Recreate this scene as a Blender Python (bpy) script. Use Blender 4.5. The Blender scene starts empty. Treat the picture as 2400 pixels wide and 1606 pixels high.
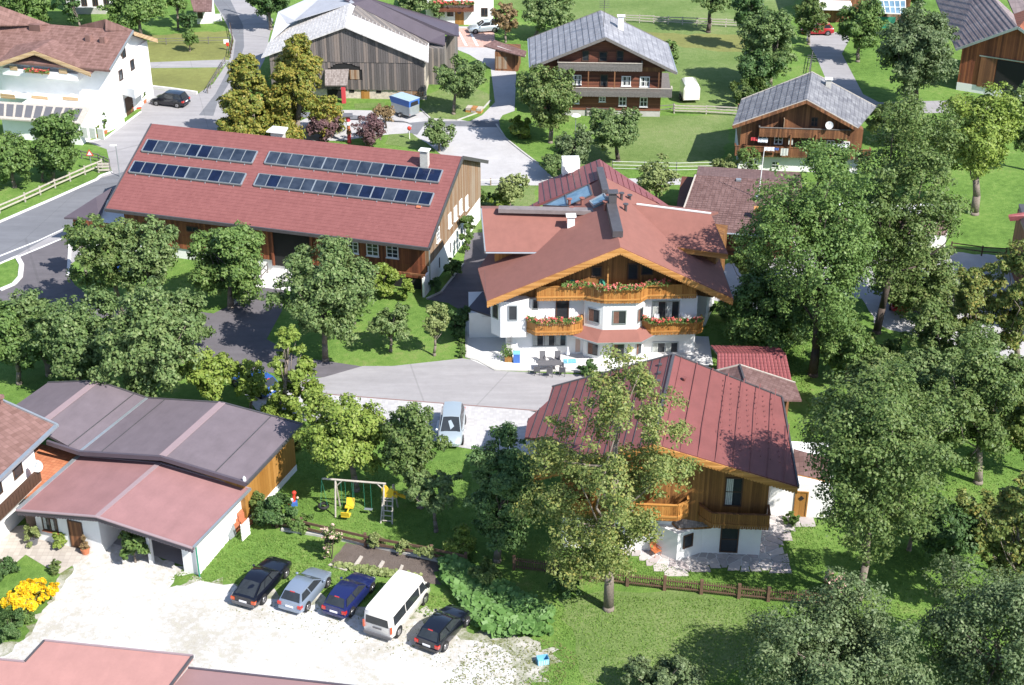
import bpy, bmesh, math, random
import numpy as np
from mathutils import Vector, Matrix

scene = bpy.context.scene
COL = scene.collection
random.seed(7)
RNG = np.random.default_rng(11)

# ------------------------------------------------------------------ camera
FPX, TH, CAMH, CX, CY = 3500.0, math.radians(29.0), 62.7, 1200.0, 803.0
cam_d = bpy.data.cameras.new('camera')
cam_d.sensor_width = 36.0
cam_d.lens = 36.0 * FPX / 2400.0
cam_d.clip_start = 1.0
cam_d.clip_end = 2000.0
cam = bpy.data.objects.new('camera', cam_d)
COL.objects.link(cam)
cam.location = (0, 0, CAMH)
cam.rotation_euler = (math.radians(90) - TH, 0, 0)
scene.camera = cam

# ------------------------------------------------------------------ light
SUN_EL = math.radians(45)
SUN_AZ = math.radians(131)          # clockwise from +Y
SD = Vector((math.sin(SUN_AZ) * math.cos(SUN_EL), math.cos(SUN_AZ) * math.cos(SUN_EL), math.sin(SUN_EL)))
world = bpy.data.worlds.new('World')
scene.world = world
world.use_nodes = True
wn = world.node_tree.nodes
bgn = wn['Background']
sky = wn.new('ShaderNodeTexSky')
sky.sky_type = 'NISHITA'
sky.sun_disc = False
sky.sun_elevation = SUN_EL
sky.sun_rotation = SUN_AZ
sky.altitude = 900
world.node_tree.links.new(sky.outputs[0], bgn.inputs[0])
bgn.inputs[1].default_value = 0.135
sun_d = bpy.data.lights.new('sun', 'SUN')
sun_d.energy = 5.0
sun_d.angle = math.radians(0.5)
sun_d.color = (1.0, 0.955, 0.9)
sun = bpy.data.objects.new('sun', sun_d)
COL.objects.link(sun)
sun.rotation_euler = (-SD).to_track_quat('-Z', 'Y').to_euler()
vs = scene.view_settings
vs.view_transform = 'Standard'
vs.look = 'None'
vs.gamma = 1.0
vs.exposure = 0.8

# ------------------------------------------------------------------ placing: where the sight line of a photo pixel meets a real plane
def ray(px, py):
    a = (px - CX) / FPX
    b = (CY - py) / FPX
    return Vector((a, math.cos(TH) + b * math.sin(TH), -math.sin(TH) + b * math.cos(TH)))
EYE = Vector((0, 0, CAMH))
def G(px, py, z=0.0):
    r = ray(px, py)
    return EYE + r * ((z - CAMH) / r.z)
def pscale(p):
    d = Vector(p) - EYE
    return FPX / (d.y * math.cos(TH) - d.z * math.sin(TH))
def tile(ox, oy, s):
    return lambda x, y: (ox + x / s, oy + y / s)

# ------------------------------------------------------------------ materials
def nmat(name):
    m = bpy.data.materials.new(name)
    m.use_nodes = True
    nt = m.node_tree
    return m, nt, nt.nodes['Principled BSDF'], nt.nodes, nt.links
def coords(N, L, scale=(1, 1, 1), rot=(0, 0, 0)):
    tc = N.new('ShaderNodeTexCoord'); mp = N.new('ShaderNodeMapping')
    mp.inputs['Scale'].default_value = scale
    mp.inputs['Rotation'].default_value = rot
    L.new(tc.outputs['Object'], mp.inputs[0])
    return mp.outputs[0]
def noise(N, L, co, scale, detail=4, rough=0.6):
    n = N.new('ShaderNodeTexNoise')
    n.inputs['Scale'].default_value = scale
    n.inputs['Detail'].default_value = detail
    n.inputs['Roughness'].default_value = rough
    L.new(co, n.inputs['Vector'])
    return n.outputs['Fac']
def ramp(N, L, fac, stops):
    r = N.new('ShaderNodeValToRGB')
    e = r.color_ramp.elements
    while len(e) < len(stops): e.new(0.5)
    for i, (p, c) in enumerate(stops):
        e[i].position = p
        e[i].color = (c[0], c[1], c[2], 1)
    L.new(fac, r.inputs[0])
    return r.outputs[0]
def mixc(N, L, fac, a, b, mode='MIX'):
    m = N.new('ShaderNodeMix'); m.data_type = 'RGBA'; m.blend_type = mode
    for sock, v in ((m.inputs[0], fac), (m.inputs[6], a), (m.inputs[7], b)):
        if hasattr(v, 'links') or hasattr(v, 'is_linked'): L.new(v, sock)
        elif isinstance(v, (int, float)): sock.default_value = v
        else: sock.default_value = (v[0], v[1], v[2], 1)
    return m.outputs[2]
def math_(N, L, op, a, b=None, c=None):
    m = N.new('ShaderNodeMath'); m.operation = op
    for i, v in enumerate((a, b, c)):
        if v is None: continue
        if isinstance(v, (int, float)): m.inputs[i].default_value = v
        else: L.new(v, m.inputs[i])
    return m.outputs[0]
def bump(N, L, B, h, strength=0.3, dist=0.05):
    b = N.new('ShaderNodeBump')
    b.inputs['Strength'].default_value = strength
    b.inputs['Distance'].default_value = dist
    L.new(h, b.inputs['Height']); L.new(b.outputs[0], B.inputs['Normal'])

def plain(name, c, rough=0.6, var=0.12, scale=3.0, metal=0.0, bmp=0.0, coat=0.0, c2=None, detail=5, stain=0.0):
    m, nt, B, N, L = nmat(name)
    co = coords(N, L)
    n = noise(N, L, co, scale, detail)
    n2 = noise(N, L, co, scale * 9, 3)
    f = math_(N, L, 'ADD', math_(N, L, 'MULTIPLY', n, 0.7), math_(N, L, 'MULTIPLY', n2, 0.3))
    lo = [x * (1 - var) for x in c] if c2 is None else c2
    hi = [min(1, x * (1 + var)) for x in c]
    c_ = ramp(N, L, f, [(0.3, lo), (0.7, hi)])
    if stain:                                   # rain streaks, dust and lichen that stay with the sheet
        s1 = noise(N, L, coords(N, L, (.8, .25, 1), (0, 0, .35)), 1.1, 9, 0.72)
        s2 = noise(N, L, co, 5.0, 8, 0.8)
        c_ = mixc(N, L, ramp(N, L, s1, [(0.42, (0, 0, 0)), (0.72, (stain,) * 3)]), c_, [x * .55 for x in c])
        c_ = mixc(N, L, ramp(N, L, s2, [(0.6, (0, 0, 0)), (0.72, (stain * .8,) * 3)]), c_, [min(1, x * 1.3 + .05) for x in c])
    L.new(c_, B.inputs['Base Color'])
    B.inputs['Roughness'].default_value = rough
    B.inputs['Metallic'].default_value = metal
    B.inputs['Coat Weight'].default_value = coat
    B.inputs['Coat Roughness'].default_value = 0.05
    if bmp: bump(N, L, B, n2, bmp, 0.03)
    return m

def boards(name, cols, width=0.18, rough=0.75, horizontal=False, joint=0.0, wear=None):
    """sawn boards: each board its own tone, grain along it, dark joint"""
    m, nt, B, N, L = nmat(name)
    tc = N.new('ShaderNodeTexCoord'); sp = N.new('ShaderNodeSeparateXYZ')
    L.new(tc.outputs['Object'], sp.inputs[0])
    if horizontal: s = sp.outputs[2]
    else: s = math_(N, L, 'ADD', sp.outputs[0], sp.outputs[1])
    t = math_(N, L, 'DIVIDE', s, width)
    fl = math_(N, L, 'FLOOR', t)
    wnz = N.new('ShaderNodeTexWhiteNoise'); wnz.noise_dimensions = '1D'
    L.new(fl, wnz.inputs['W'])
    co = coords(N, L, (1, 1, 8) if horizontal else (6, 6, 0.6))
    g = noise(N, L, co, 2.0, 6)
    co2 = coords(N, L)
    big = noise(N, L, co2, 0.5, 3)
    f = math_(N, L, 'ADD', math_(N, L, 'MULTIPLY', wnz.outputs['Value'], 0.45), math_(N, L, 'MULTIPLY', g, 0.35))
    f = math_(N, L, 'ADD', f, math_(N, L, 'MULTIPLY', big, 0.3))
    k = len(cols) - 1
    c = ramp(N, L, f, [(0.25 + 0.5 * i / k, cc) for i, cc in enumerate(cols)])
    fr = math_(N, L, 'FRACT', t)
    j = math_(N, L, 'LESS_THAN', fr, joint if joint else 0.08)
    c = mixc(N, L, math_(N, L, 'MULTIPLY', j, 0.6), c, [x * 0.35 for x in cols[0]])
    L.new(c, B.inputs['Base Color'])
    B.inputs['Roughness'].default_value = rough
    bump(N, L, B, math_(N, L, 'SUBTRACT', g, j), 0.5, 0.02)
    return m

def grid_mat(name, c, c2, du, dv, rough=0.6, metal=0.0, swap=False, amt=0.5, var=0.5):
    """sheet / tile covering: fine joints every du along x+, dv along y, patchy tone, on top of the modelled courses"""
    m, nt, B, N, L = nmat(name)
    tc = N.new('ShaderNodeTexCoord'); sp = N.new('ShaderNodeSeparateXYZ')
    L.new(tc.outputs['Object'], sp.inputs[0])
    a = math_(N, L, 'DIVIDE', sp.outputs[0], du); b = math_(N, L, 'DIVIDE', sp.outputs[1], dv)
    fa = math_(N, L, 'FLOOR', a); fb = math_(N, L, 'FLOOR', b)
    cb = N.new('ShaderNodeCombineXYZ'); L.new(fa, cb.inputs[0]); L.new(fb, cb.inputs[1])
    wz = N.new('ShaderNodeTexWhiteNoise'); wz.noise_dimensions = '2D'; L.new(cb.outputs[0], wz.inputs['Vector'])
    co = coords(N, L)
    n = noise(N, L, co, 0.35, 6, 0.65)
    f = math_(N, L, 'ADD', math_(N, L, 'MULTIPLY', wz.outputs['Value'], 1 - var), math_(N, L, 'MULTIPLY', n, var))
    base = ramp(N, L, f, [(0.2, c), (0.8, c2)])
    ja = math_(N, L, 'LESS_THAN', math_(N, L, 'FRACT', a), 0.09)
    jb = math_(N, L, 'LESS_THAN', math_(N, L, 'FRACT', b), 0.12)
    j = math_(N, L, 'MAXIMUM', ja, jb)
    base = mixc(N, L, math_(N, L, 'MULTIPLY', j, amt), base, [x * 0.4 for x in c])
    L.new(base, B.inputs['Base Color'])
    B.inputs['Roughness'].default_value = rough
    B.inputs['Metallic'].default_value = metal
    bump(N, L, B, j, -0.3, 0.01)
    return m

def leafmat(name, cols, rough=0.5, trans=0.25):
    m, nt, B, N, L = nmat(name)
    ge = N.new('ShaderNodeNewGeometry')
    co = coords(N, L)
    big = noise(N, L, co, 0.9, 3)
    f = math_(N, L, 'ADD', math_(N, L, 'MULTIPLY', ge.outputs['Random Per Island'], 0.46), math_(N, L, 'MULTIPLY', big, 0.55))
    oi = N.new('ShaderNodeObjectInfo'); f = math_(N, L, 'ADD', f, math_(N, L, 'MULTIPLY_ADD', oi.outputs['Random'], 0.12, -0.06))
    k = len(cols) - 1
    c = ramp(N, L, f, [(0.12 + 0.86 * i / k, cc) for i, cc in enumerate(cols)])
    L.new(c, B.inputs['Base Color'])
    B.inputs['Roughness'].default_value = rough
    B.inputs['Specular IOR Level'].default_value = 0.25
    tr = N.new('ShaderNodeBsdfTranslucent')
    L.new(mixc(N, L, 1.0, c, (1.0, 1.05, 0.6), 'MULTIPLY'), tr.inputs[0])
    mx = N.new('ShaderNodeMixShader'); mx.inputs[0].default_value = trans
    L.new(B.outputs[0], mx.inputs[1]); L.new(tr.outputs[0], mx.inputs[2])
    out = [n for n in N if n.type == 'OUTPUT_MATERIAL'][0]
    L.new(mx.outputs[0], out.inputs[0])
    return m

M = {}
M['white'] = plain('white_render', (0.78, 0.78, 0.76), 0.9, 0.05, 1.2, bmp=0.05)
M['cream'] = plain('cream_render', (0.66, 0.60, 0.50), 0.9, 0.08, 1.2)
M['pinkwall'] = plain('beige_render', (0.55, 0.40, 0.33), 0.9, 0.06)
M['concrete'] = plain('concrete', (0.42, 0.41, 0.38), 0.9, 0.15, 1.5, bmp=0.2)
M['stonewall'] = plain('rubble_stone', (0.50, 0.44, 0.36), 0.95, 0.35, 3.0, bmp=0.8)
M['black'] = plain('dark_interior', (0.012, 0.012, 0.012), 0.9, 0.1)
M['metal'] = plain('zinc', (0.42, 0.46, 0.48), 0.38, 0.12, 2, metal=0.6)
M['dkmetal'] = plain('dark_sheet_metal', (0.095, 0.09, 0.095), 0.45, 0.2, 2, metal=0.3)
M['whitepaint'] = plain('white_paint', (0.78, 0.78, 0.76), 0.5, 0.04)
M['brownpaint'] = plain('brown_stained_wood', (0.075, 0.04, 0.025), 0.6, 0.25, 4)
M['greywood'] = plain('weathered_grey_wood', (0.15, 0.138, 0.13), 0.85, 0.3, 5, bmp=0.2)
M['palewood'] = plain('pale_old_wood', (0.42, 0.38, 0.33), 0.85, 0.25, 5, bmp=0.2)
M['fencewood'] = plain('brown_fence_wood', (0.12, 0.07, 0.045), 0.75, 0.3, 4)
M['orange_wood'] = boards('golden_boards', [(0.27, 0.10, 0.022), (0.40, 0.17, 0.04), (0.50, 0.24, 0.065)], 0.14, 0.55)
M['fascia'] = boards('golden_fascia', [(0.33, 0.14, 0.035), (0.46, 0.22, 0.06), (0.55, 0.28, 0.09)], 0.13, 0.5, True)
M['palefascia'] = boards('pale_fascia', [(0.38, 0.25, 0.13), (0.48, 0.33, 0.18), (0.55, 0.40, 0.24)], 0.13, 0.6, True)
M['red_wood'] = boards('red_brown_boards', [(0.09, 0.025, 0.012), (0.19, 0.055, 0.025), (0.30, 0.10, 0.04)], 0.2, 0.7)
M['weather_wood'] = boards('sun_bleached_boards', [(0.17, 0.085, 0.04), (0.26, 0.16, 0.09), (0.30, 0.24, 0.18)], 0.2, 0.8)
M['dark_wood'] = boards('dark_house_boards', [(0.055, 0.02, 0.012), (0.125, 0.042, 0.024), (0.21, 0.075, 0.04)], 0.24, 0.75, True)
M['brown_wood'] = boards('mid_brown_boards', [(0.085, 0.035, 0.017), (0.165, 0.07, 0.03), (0.26, 0.115, 0.05)], 0.2, 0.7)
M['shade_wood'] = boards('shaded_boards', [(0.14, 0.06, 0.018), (0.22, 0.10, 0.028), (0.3, 0.14, 0.04)], 0.16, 0.65)  # darker copy of the golden boards, shade put into the colour
M['ochre_wood'] = boards('ochre_boards', [(0.25, 0.11, 0.02), (0.33, 0.16, 0.035), (0.38, 0.19, 0.05)], 0.4, 0.6, joint=0.05)
M['grey_boards'] = boards('grey_barn_boards', [(0.075, 0.068, 0.066), (0.16, 0.145, 0.135), (0.25, 0.21, 0.18)], 0.25, 0.85)
def plank_mat():
    m, nt, B, N, L = nmat('single_barn_plank')
    oi = N.new('ShaderNodeObjectInfo')
    co = coords(N, L, (6, 6, 0.5)); g = noise(N, L, co, 2.0, 6)
    f = math_(N, L, 'ADD', math_(N, L, 'MULTIPLY', oi.outputs['Random'], 0.6), math_(N, L, 'MULTIPLY', g, 0.4))
    L.new(ramp(N, L, f, [(0.15, (0.065, 0.058, 0.056)), (0.5, (0.13, 0.115, 0.11)), (0.85, (0.24, 0.19, 0.16))]), B.inputs['Base Color'])
    B.inputs['Roughness'].default_value = 0.85
    bump(N, L, B, g, 0.4, 0.02)
    return m
M['plank'] = plank_mat()
M['roof_red'] = grid_mat('red_roof_tiles', (0.182, 0.063, 0.057), (0.23, 0.085, 0.077), 0.33, 0.4, 0.6, amt=0.12, var=0.7)
M['roof_main'] = plain('red_brown_shingle', (0.238, 0.099, 0.077), 0.85, 0.09, 1.5, detail=10, bmp=0.2, stain=.25)
M['roof_main2'] = plain('dull_red_metal_sheet', (0.19, 0.064, 0.066), 0.6, 0.12, 0.8, stain=.25)
M['roof_near'] = plain('wine_red_metal_sheet', (0.192, 0.063, 0.057), 0.65, 0.14, 0.7, stain=.3)
M['roof_garage'] = plain('faded_rose_roofing', (0.275, 0.143, 0.140), 0.85, 0.10, 0.9, detail=8, stain=.3)
M['roof_grey'] = plain('mauve_grey_roofing', (0.145, 0.118, 0.132), 0.8, 0.12, 0.9, detail=8, stain=.35)
M['roof_strip'] = plain('ridge_strip_felt', (0.27, 0.2, 0.21), 0.8, 0.06)
M['roof_salmon'] = plain('salmon_roofing', (0.385, 0.20, 0.175), 0.85, 0.08, 0.8, detail=8, stain=.2)
M['roof_mauve'] = plain('brown_mauve_roofing', (0.24, 0.145, 0.145), 0.85, 0.06, 0.8, detail=8)
M['roof_brown'] = grid_mat('brown_concrete_tiles', (0.115, 0.062, 0.055), (0.19, 0.115, 0.105), 0.3, 0.36, 0.75, amt=0.5)
M['roof_hotel'] = grid_mat('hotel_brown_tiles', (0.15, 0.078, 0.062), (0.24, 0.135, 0.115), 0.33, 0.4, 0.75, amt=0.35)
M['roof_slate'] = grid_mat('grey_fibre_sheets', (0.20, 0.20, 0.22), (0.31, 0.31, 0.33), 0.6, 0.9, 0.6, amt=0.35)
M['roof_slate2'] = grid_mat('dark_grey_fibre_sheets', (0.125, 0.125, 0.14), (0.24, 0.24, 0.25), 0.6, 0.75, 0.65, amt=0.4)
M['roof_shingle'] = grid_mat('bleached_wood_shingles', (0.42, 0.40, 0.385), (0.62, 0.60, 0.58), 0.22, 0.35, 0.85, amt=0.35)
M['roof_bluegrey'] = plain('pale_grey_sheets', (0.33, 0.34, 0.37), 0.6, 0.12, 0.8)
M['duct'] = plain('weathered_duct_metal', (0.20, 0.17, 0.165), 0.6, 0.2, 2)
M['edgeline'] = plain('dark_red_edging', (0.22, 0.12, 0.105), 0.8, 0.1)
M['roof_purple'] = plain('dark_mauve_metal', (0.085, 0.07, 0.085), 0.45, 0.1, 1)
M['roof_barn'] = grid_mat('barn_fibre_sheets', (0.18, 0.14, 0.14), (0.28, 0.23, 0.22), 0.9, 1.3, 0.7, amt=0.3)
M['roof_tile'] = plain('red_pantile', (0.25, 0.078, 0.08), 0.5, 0.2, 2)
M['oldshingle'] = grid_mat('old_split_shingles', (0.16, 0.13, 0.115), (0.3, 0.26, 0.24), 0.14, 0.16, 0.85)
M['terracotta_tiles'] = grid_mat('terracotta_terrace', (0.38, 0.13, 0.06), (0.5, 0.2, 0.1), 0.3, 0.3, 0.75)
M['brick'] = plain('terracotta', (0.42, 0.14, 0.07), 0.7, 0.15, 4)
M['glass'] = plain('window_glass', (0.03, 0.035, 0.04), 0.06, 0.3, 0.8)
M['curtain'] = plain('net_curtain', (0.5, 0.52, 0.48), 0.9, 0.2, 6)
M['brcurtain'] = plain('brown_curtain', (0.2, 0.1, 0.07), 0.9, 0.4, 7)
def solar(name, a, b):
    m, nt, B, N, L = nmat(name)
    co = coords(N, L); n = noise(N, L, co, 0.9, 3)
    L.new(ramp(N, L, n, [(0.35, a), (0.65, b)]), B.inputs['Base Color'])
    B.inputs['Roughness'].default_value = 0.12
    B.inputs['Specular IOR Level'].default_value = 0.6
    return m
M['solar_blue'] = solar('solar_deep_blue', (0.005, 0.009, 0.026), (0.009, 0.016, 0.045))
M['solar_grey'] = solar('solar_grey_blue', (0.018, 0.026, 0.042), (0.042, 0.055, 0.078))
M['skyglass'] = solar('roof_glazing', (0.09, 0.17, 0.24), (0.18, 0.28, 0.36))
M['bark'] = plain('bark', (0.20, 0.165, 0.135), 0.95, 0.35, 5, bmp=1.0)
M['darkbark'] = plain('dark_bark', (0.08, 0.06, 0.05), 0.95, 0.35, 5, bmp=1.0)
M['rubber'] = plain('rubber', (0.015, 0.015, 0.016), 0.8, 0.2)
M['rim'] = plain('alloy_rim', (0.45, 0.45, 0.46), 0.3, 0.1, metal=0.8)
M['redlamp'] = plain('red_lamp', (0.5, 0.02, 0.01), 0.15, 0.1, coat=1)
M['orangelamp'] = plain('orange_red_lamp', (0.6, 0.09, 0.02), 0.15, 0.1, coat=1)
M['clearlamp'] = plain('clear_lamp', (0.6, 0.62, 0.62), 0.1, 0.1, coat=1)
M['plate'] = plain('number_plate', (0.75, 0.75, 0.78), 0.4, 0.02)
M['bumperg'] = plain('grey_bumper', (0.12, 0.12, 0.13), 0.6, 0.1)
M['yellow'] = plain('yellow_plastic', (0.75, 0.5, 0.04), 0.35, 0.06)
M['redplastic'] = plain('red_plastic', (0.6, 0.05, 0.03), 0.35, 0.06)
M['blueplastic'] = plain('blue_plastic', (0.05, 0.14, 0.42), 0.4, 0.06)
M['ltblue'] = plain('light_blue_plastic', (0.18, 0.45, 0.62), 0.4, 0.1)
M['paleblue'] = plain('pale_blue_sheet', (0.33, 0.44, 0.55), 0.5, 0.1)
M['green_rope'] = plain('green_rope', (0.03, 0.22, 0.14), 0.6, 0.1)
M['teak'] = plain('reddish_teak', (0.42, 0.13, 0.045), 0.5, 0.15, 5)
M['cloth_white'] = plain('white_cloth', (0.75, 0.76, 0.8), 0.9, 0.05)
M['cloth_red'] = plain('red_cloth', (0.5, 0.05, 0.06), 0.9, 0.1)
M['cloth_blue'] = plain('blue_cloth', (0.06, 0.12, 0.35), 0.9, 0.1)
M['pottery'] = plain('pottery', (0.45, 0.15, 0.07), 0.7, 0.1)
def paint(name, c, metal=0.2, rough=0.3):
    return plain(name, c, rough, 0.02, 1, metal=metal, coat=1.0)
M['p_black'] = paint('black_paint', (0.006, 0.007, 0.014))
M['p_navy'] = paint('navy_paint', (0.012, 0.018, 0.10))
M['p_silverblue'] = paint('silver_blue_paint', (0.27, 0.33, 0.42), 0.4)
M['p_silver'] = paint('silver_paint', (0.45, 0.52, 0.55), 0.4)
M['p_white'] = paint('white_car_paint', (0.80, 0.77, 0.72), 0.0, 0.35)
M['p_red'] = paint('red_car_paint', (0.35, 0.01, 0.015), 0.1)
M['p_blue'] = paint('blue_car_paint', (0.02, 0.09, 0.35), 0.1)

# leaf palettes
LF = {
 'green':  [(0.050, 0.100, 0.028), (0.085, 0.155, 0.042), (0.135, 0.215, 0.062), (0.24, 0.30, 0.11)],
 'grey':   [(0.052, 0.100, 0.034), (0.095, 0.158, 0.054), (0.155, 0.220, 0.085), (0.28, 0.33, 0.16)],
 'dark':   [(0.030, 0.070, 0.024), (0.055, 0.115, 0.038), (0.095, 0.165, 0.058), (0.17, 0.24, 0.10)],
 'blue':   [(0.050, 0.086, 0.038), (0.092, 0.140, 0.062), (0.150, 0.205, 0.100), (0.28, 0.32, 0.19)],
 'olive':  [(0.048, 0.090, 0.026), (0.088, 0.145, 0.042), (0.145, 0.198, 0.068), (0.28, 0.27, 0.12)],
 'pear':   [(0.070, 0.115, 0.028), (0.125, 0.175, 0.050), (0.195, 0.230, 0.080), (0.42, 0.34, 0.07)],
 'bright': [(0.085, 0.145, 0.024), (0.150, 0.225, 0.042), (0.215, 0.285, 0.066), (0.34, 0.36, 0.12)],
 'gold':   [(0.080, 0.125, 0.026), (0.140, 0.180, 0.038), (0.240, 0.220, 0.046), (0.38, 0.25, 0.06)],
 'purple': [(0.075, 0.042, 0.050), (0.130, 0.078, 0.088), (0.190, 0.115, 0.120), (0.26, 0.19, 0.18)],
 'brown':  [(0.110, 0.085, 0.045), (0.180, 0.135, 0.070), (0.250, 0.180, 0.100), (0.32, 0.24, 0.14)],
 'rust':   [(0.055, 0.100, 0.026), (0.100, 0.150, 0.040), (0.165, 0.195, 0.055), (0.34, 0.24, 0.06)],
 'sage':   [(0.10, 0.15, 0.05), (0.17, 0.22, 0.08), (0.24, 0.29, 0.12), (0.34, 0.38, 0.22)],
}
for k, v in LF.items():
    v = [(r * 1.18, g * 1.12, b * 1.06) for r, g, b in v]
    M['leaf_' + k] = leafmat(k + '_foliage', v)
M['blossom_red'] = leafmat('red_blossom', [(0.48, 0.04, 0.03), (0.60, 0.09, 0.08), (0.70, 0.24, 0.21), (0.8, 0.48, 0.45)])
M['blossom_yellow'] = leafmat('yellow_blossom', [(0.6, 0.32, 0.01), (0.75, 0.45, 0.015), (0.85, 0.6, 0.02), (0.9, 0.7, 0.05)])
M['blossom_pink'] = leafmat('pink_blossom', [(0.6, 0.3, 0.28), (0.7, 0.45, 0.4), (0.8, 0.6, 0.5), (0.8, 0.7, 0.6)])
M['cabbage'] = leafmat('broad_leaf', [(0.06, 0.14, 0.03), (0.10, 0.20, 0.05), (0.15, 0.27, 0.08), (0.22, 0.33, 0.12)])

# ground materials
def ground_mat(name, stops, s1=0.12, s2=1.5, s3=14, bm=0.4, rough=0.95, w=(0.45, 0.3, 0.25), streak=0.0):
    m, nt, B, N, L = nmat(name)
    co = coords(N, L)
    a = noise(N, L, co, s1, 5); b = noise(N, L, co, s2, 5, 0.7); c = noise(N, L, co, s3, 3, 0.8)
    f = math_(N, L, 'ADD', math_(N, L, 'MULTIPLY', a, w[0]), math_(N, L, 'MULTIPLY', b, w[1]))
    f = math_(N, L, 'ADD', f, math_(N, L, 'MULTIPLY', c, w[2]))
    c_ = ramp(N, L, f, stops)
    if streak:                                  # tyre-worn bands and patched areas
        co3 = coords(N, L, (0.12, 0.9, 1), (0, 0, 0.5)); st = noise(N, L, co3, 1.3, 5, 0.6)
        c_ = mixc(N, L, streak, c_, ramp(N, L, st, [(0.35, (.25, .25, .25)), (0.5, (.5, .5, .5)), (0.65, (.8, .8, .8))]), 'OVERLAY')
        vo = N.new('ShaderNodeTexVoronoi'); vo.feature = 'DISTANCE_TO_EDGE'; vo.inputs['Scale'].default_value = 0.09
        L.new(coords(N, L, (1, .45, 1), (0, 0, 0.3)), vo.inputs['Vector'])
        ck = math_(N, L, 'LESS_THAN', vo.outputs['Distance'], 0.004)
        c_ = mixc(N, L, math_(N, L, 'MULTIPLY', ck, 0.2), c_, (0.06, 0.06, 0.06))
    L.new(c_, B.inputs['Base Color'])
    B.inputs['Roughness'].default_value = rough
    B.inputs['Specular IOR Level'].default_value = 0.2
    bump(N, L, B, math_(N, L, 'ADD', c, b), bm, 0.1)
    return m
M['grass'] = ground_mat('lawn', [(0.36, (0.065, 0.125, 0.022)), (0.46, (0.105, 0.195, 0.036)), (0.54, (0.145, 0.245, 0.05)), (0.64, (0.22, 0.26, 0.085))], s3=9, w=(0.42, 0.40, 0.18), bm=0.9)
M['field'] = ground_mat('field_grass', [(0.34, (0.085, 0.135, 0.035)), (0.47, (0.125, 0.19, 0.052)), (0.56, (0.175, 0.23, 0.08)), (0.66, (0.24, 0.25, 0.12))], s3=6, bm=0.8)
M['drygrass'] = ground_mat('dry_mown_grass', [(0.36, (0.12, 0.13, 0.045)), (0.5, (0.18, 0.19, 0.06)), (0.62, (0.23, 0.25, 0.08))], s3=8, bm=0.5)
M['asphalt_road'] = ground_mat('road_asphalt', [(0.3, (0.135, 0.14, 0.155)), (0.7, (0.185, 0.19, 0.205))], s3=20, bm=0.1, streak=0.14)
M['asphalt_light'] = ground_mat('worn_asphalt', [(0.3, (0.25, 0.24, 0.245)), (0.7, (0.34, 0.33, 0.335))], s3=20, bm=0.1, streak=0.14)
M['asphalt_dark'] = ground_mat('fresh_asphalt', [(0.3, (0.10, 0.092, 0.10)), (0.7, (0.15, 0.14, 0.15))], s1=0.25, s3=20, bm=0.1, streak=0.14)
M['soil'] = ground_mat('garden_soil', [(0.3, (0.10, 0.075, 0.06)), (0.7, (0.2, 0.165, 0.145))], s3=12, bm=1.0)
M['paleyard'] = ground_mat('pale_yard_surface', [(0.3, (0.33, 0.32, 0.32)), (0.55, (0.43, 0.42, 0.42)), (0.75, (0.50, 0.49, 0.48))], s1=0.3, s3=12, bm=0.3)
M['patio'] = ground_mat('patio_stone', [(0.3, (0.55, 0.54, 0.52)), (0.7, (0.68, 0.67, 0.66))], s1=0.5, bm=0.1)
M['setts'] = grid_mat('light_pavers', (0.38, 0.37, 0.37), (0.48, 0.47, 0.47), 0.25, 0.25, 0.85, amt=0.15)
M['pinkpave'] = grid_mat('pink_pavers', (0.45, 0.27, 0.22), (0.55, 0.36, 0.3), 0.3, 0.3, 0.85, amt=0.2)
M['beigepave'] = grid_mat('beige_pavers', (0.36, 0.32, 0.28), (0.46, 0.42, 0.37), 0.4, 0.4, 0.85, amt=0.25)
def gravel_mat():
    m, nt, B, N, L = nmat('white_gravel')
    co = coords(N, L)
    a = noise(N, L, co, 0.18, 6, 0.75); c = noise(N, L, co, 22, 3, 0.8); b = noise(N, L, co, 2.2, 6, 0.75)
    stone = ramp(N, L, c, [(0.3, (0.36, 0.345, 0.33)), (0.45, (0.58, 0.57, 0.56)), (0.65, (0.70, 0.695, 0.69))])
    dirt = ramp(N, L, b, [(0.3, (0.22, 0.19, 0.13)), (0.6, (0.40, 0.37, 0.29)), (0.8, (0.24, 0.27, 0.12))])
    f = math_(N, L, 'ADD', math_(N, L, 'MULTIPLY', a, 0.55), math_(N, L, 'MULTIPLY', b, 0.55))
    mask = ramp(N, L, f, [(0.50, (0, 0, 0)), (0.63, (1, 1, 1))])
    L.new(mixc(N, L, math_(N, L, 'MULTIPLY', mask, 0.75), stone, dirt), B.inputs['Base Color'])
    B.inputs['Roughness'].default_value = 0.95
    bump(N, L, B, c, 0.8, 0.06)
    return m
M['gravel'] = gravel_mat()
def weedy_mat():
    m, nt, B, N, L = nmat('weedy_gravel')
    co = coords(N, L)
    a = noise(N, L, co, 0.5, 7, 0.75); c = noise(N, L, co, 22, 3, 0.8)
    stone = ramp(N, L, c, [(0.3, (0.36, 0.33, 0.29)), (0.7, (0.66, 0.64, 0.6))])
    gr = ramp(N, L, c, [(0.3, (0.09, 0.13, 0.03)), (0.7, (0.2, 0.21, 0.09))])
    mask = ramp(N, L, a, [(0.38, (0, 0, 0)), (0.60, (1, 1, 1))])
    L.new(mixc(N, L, mask, stone, gr), B.inputs['Base Color'])
    B.inputs['Roughness'].default_value = 0.95
    bump(N, L, B, c, 0.8, 0.06)
    return m
M['weedy'] = weedy_mat()

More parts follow.
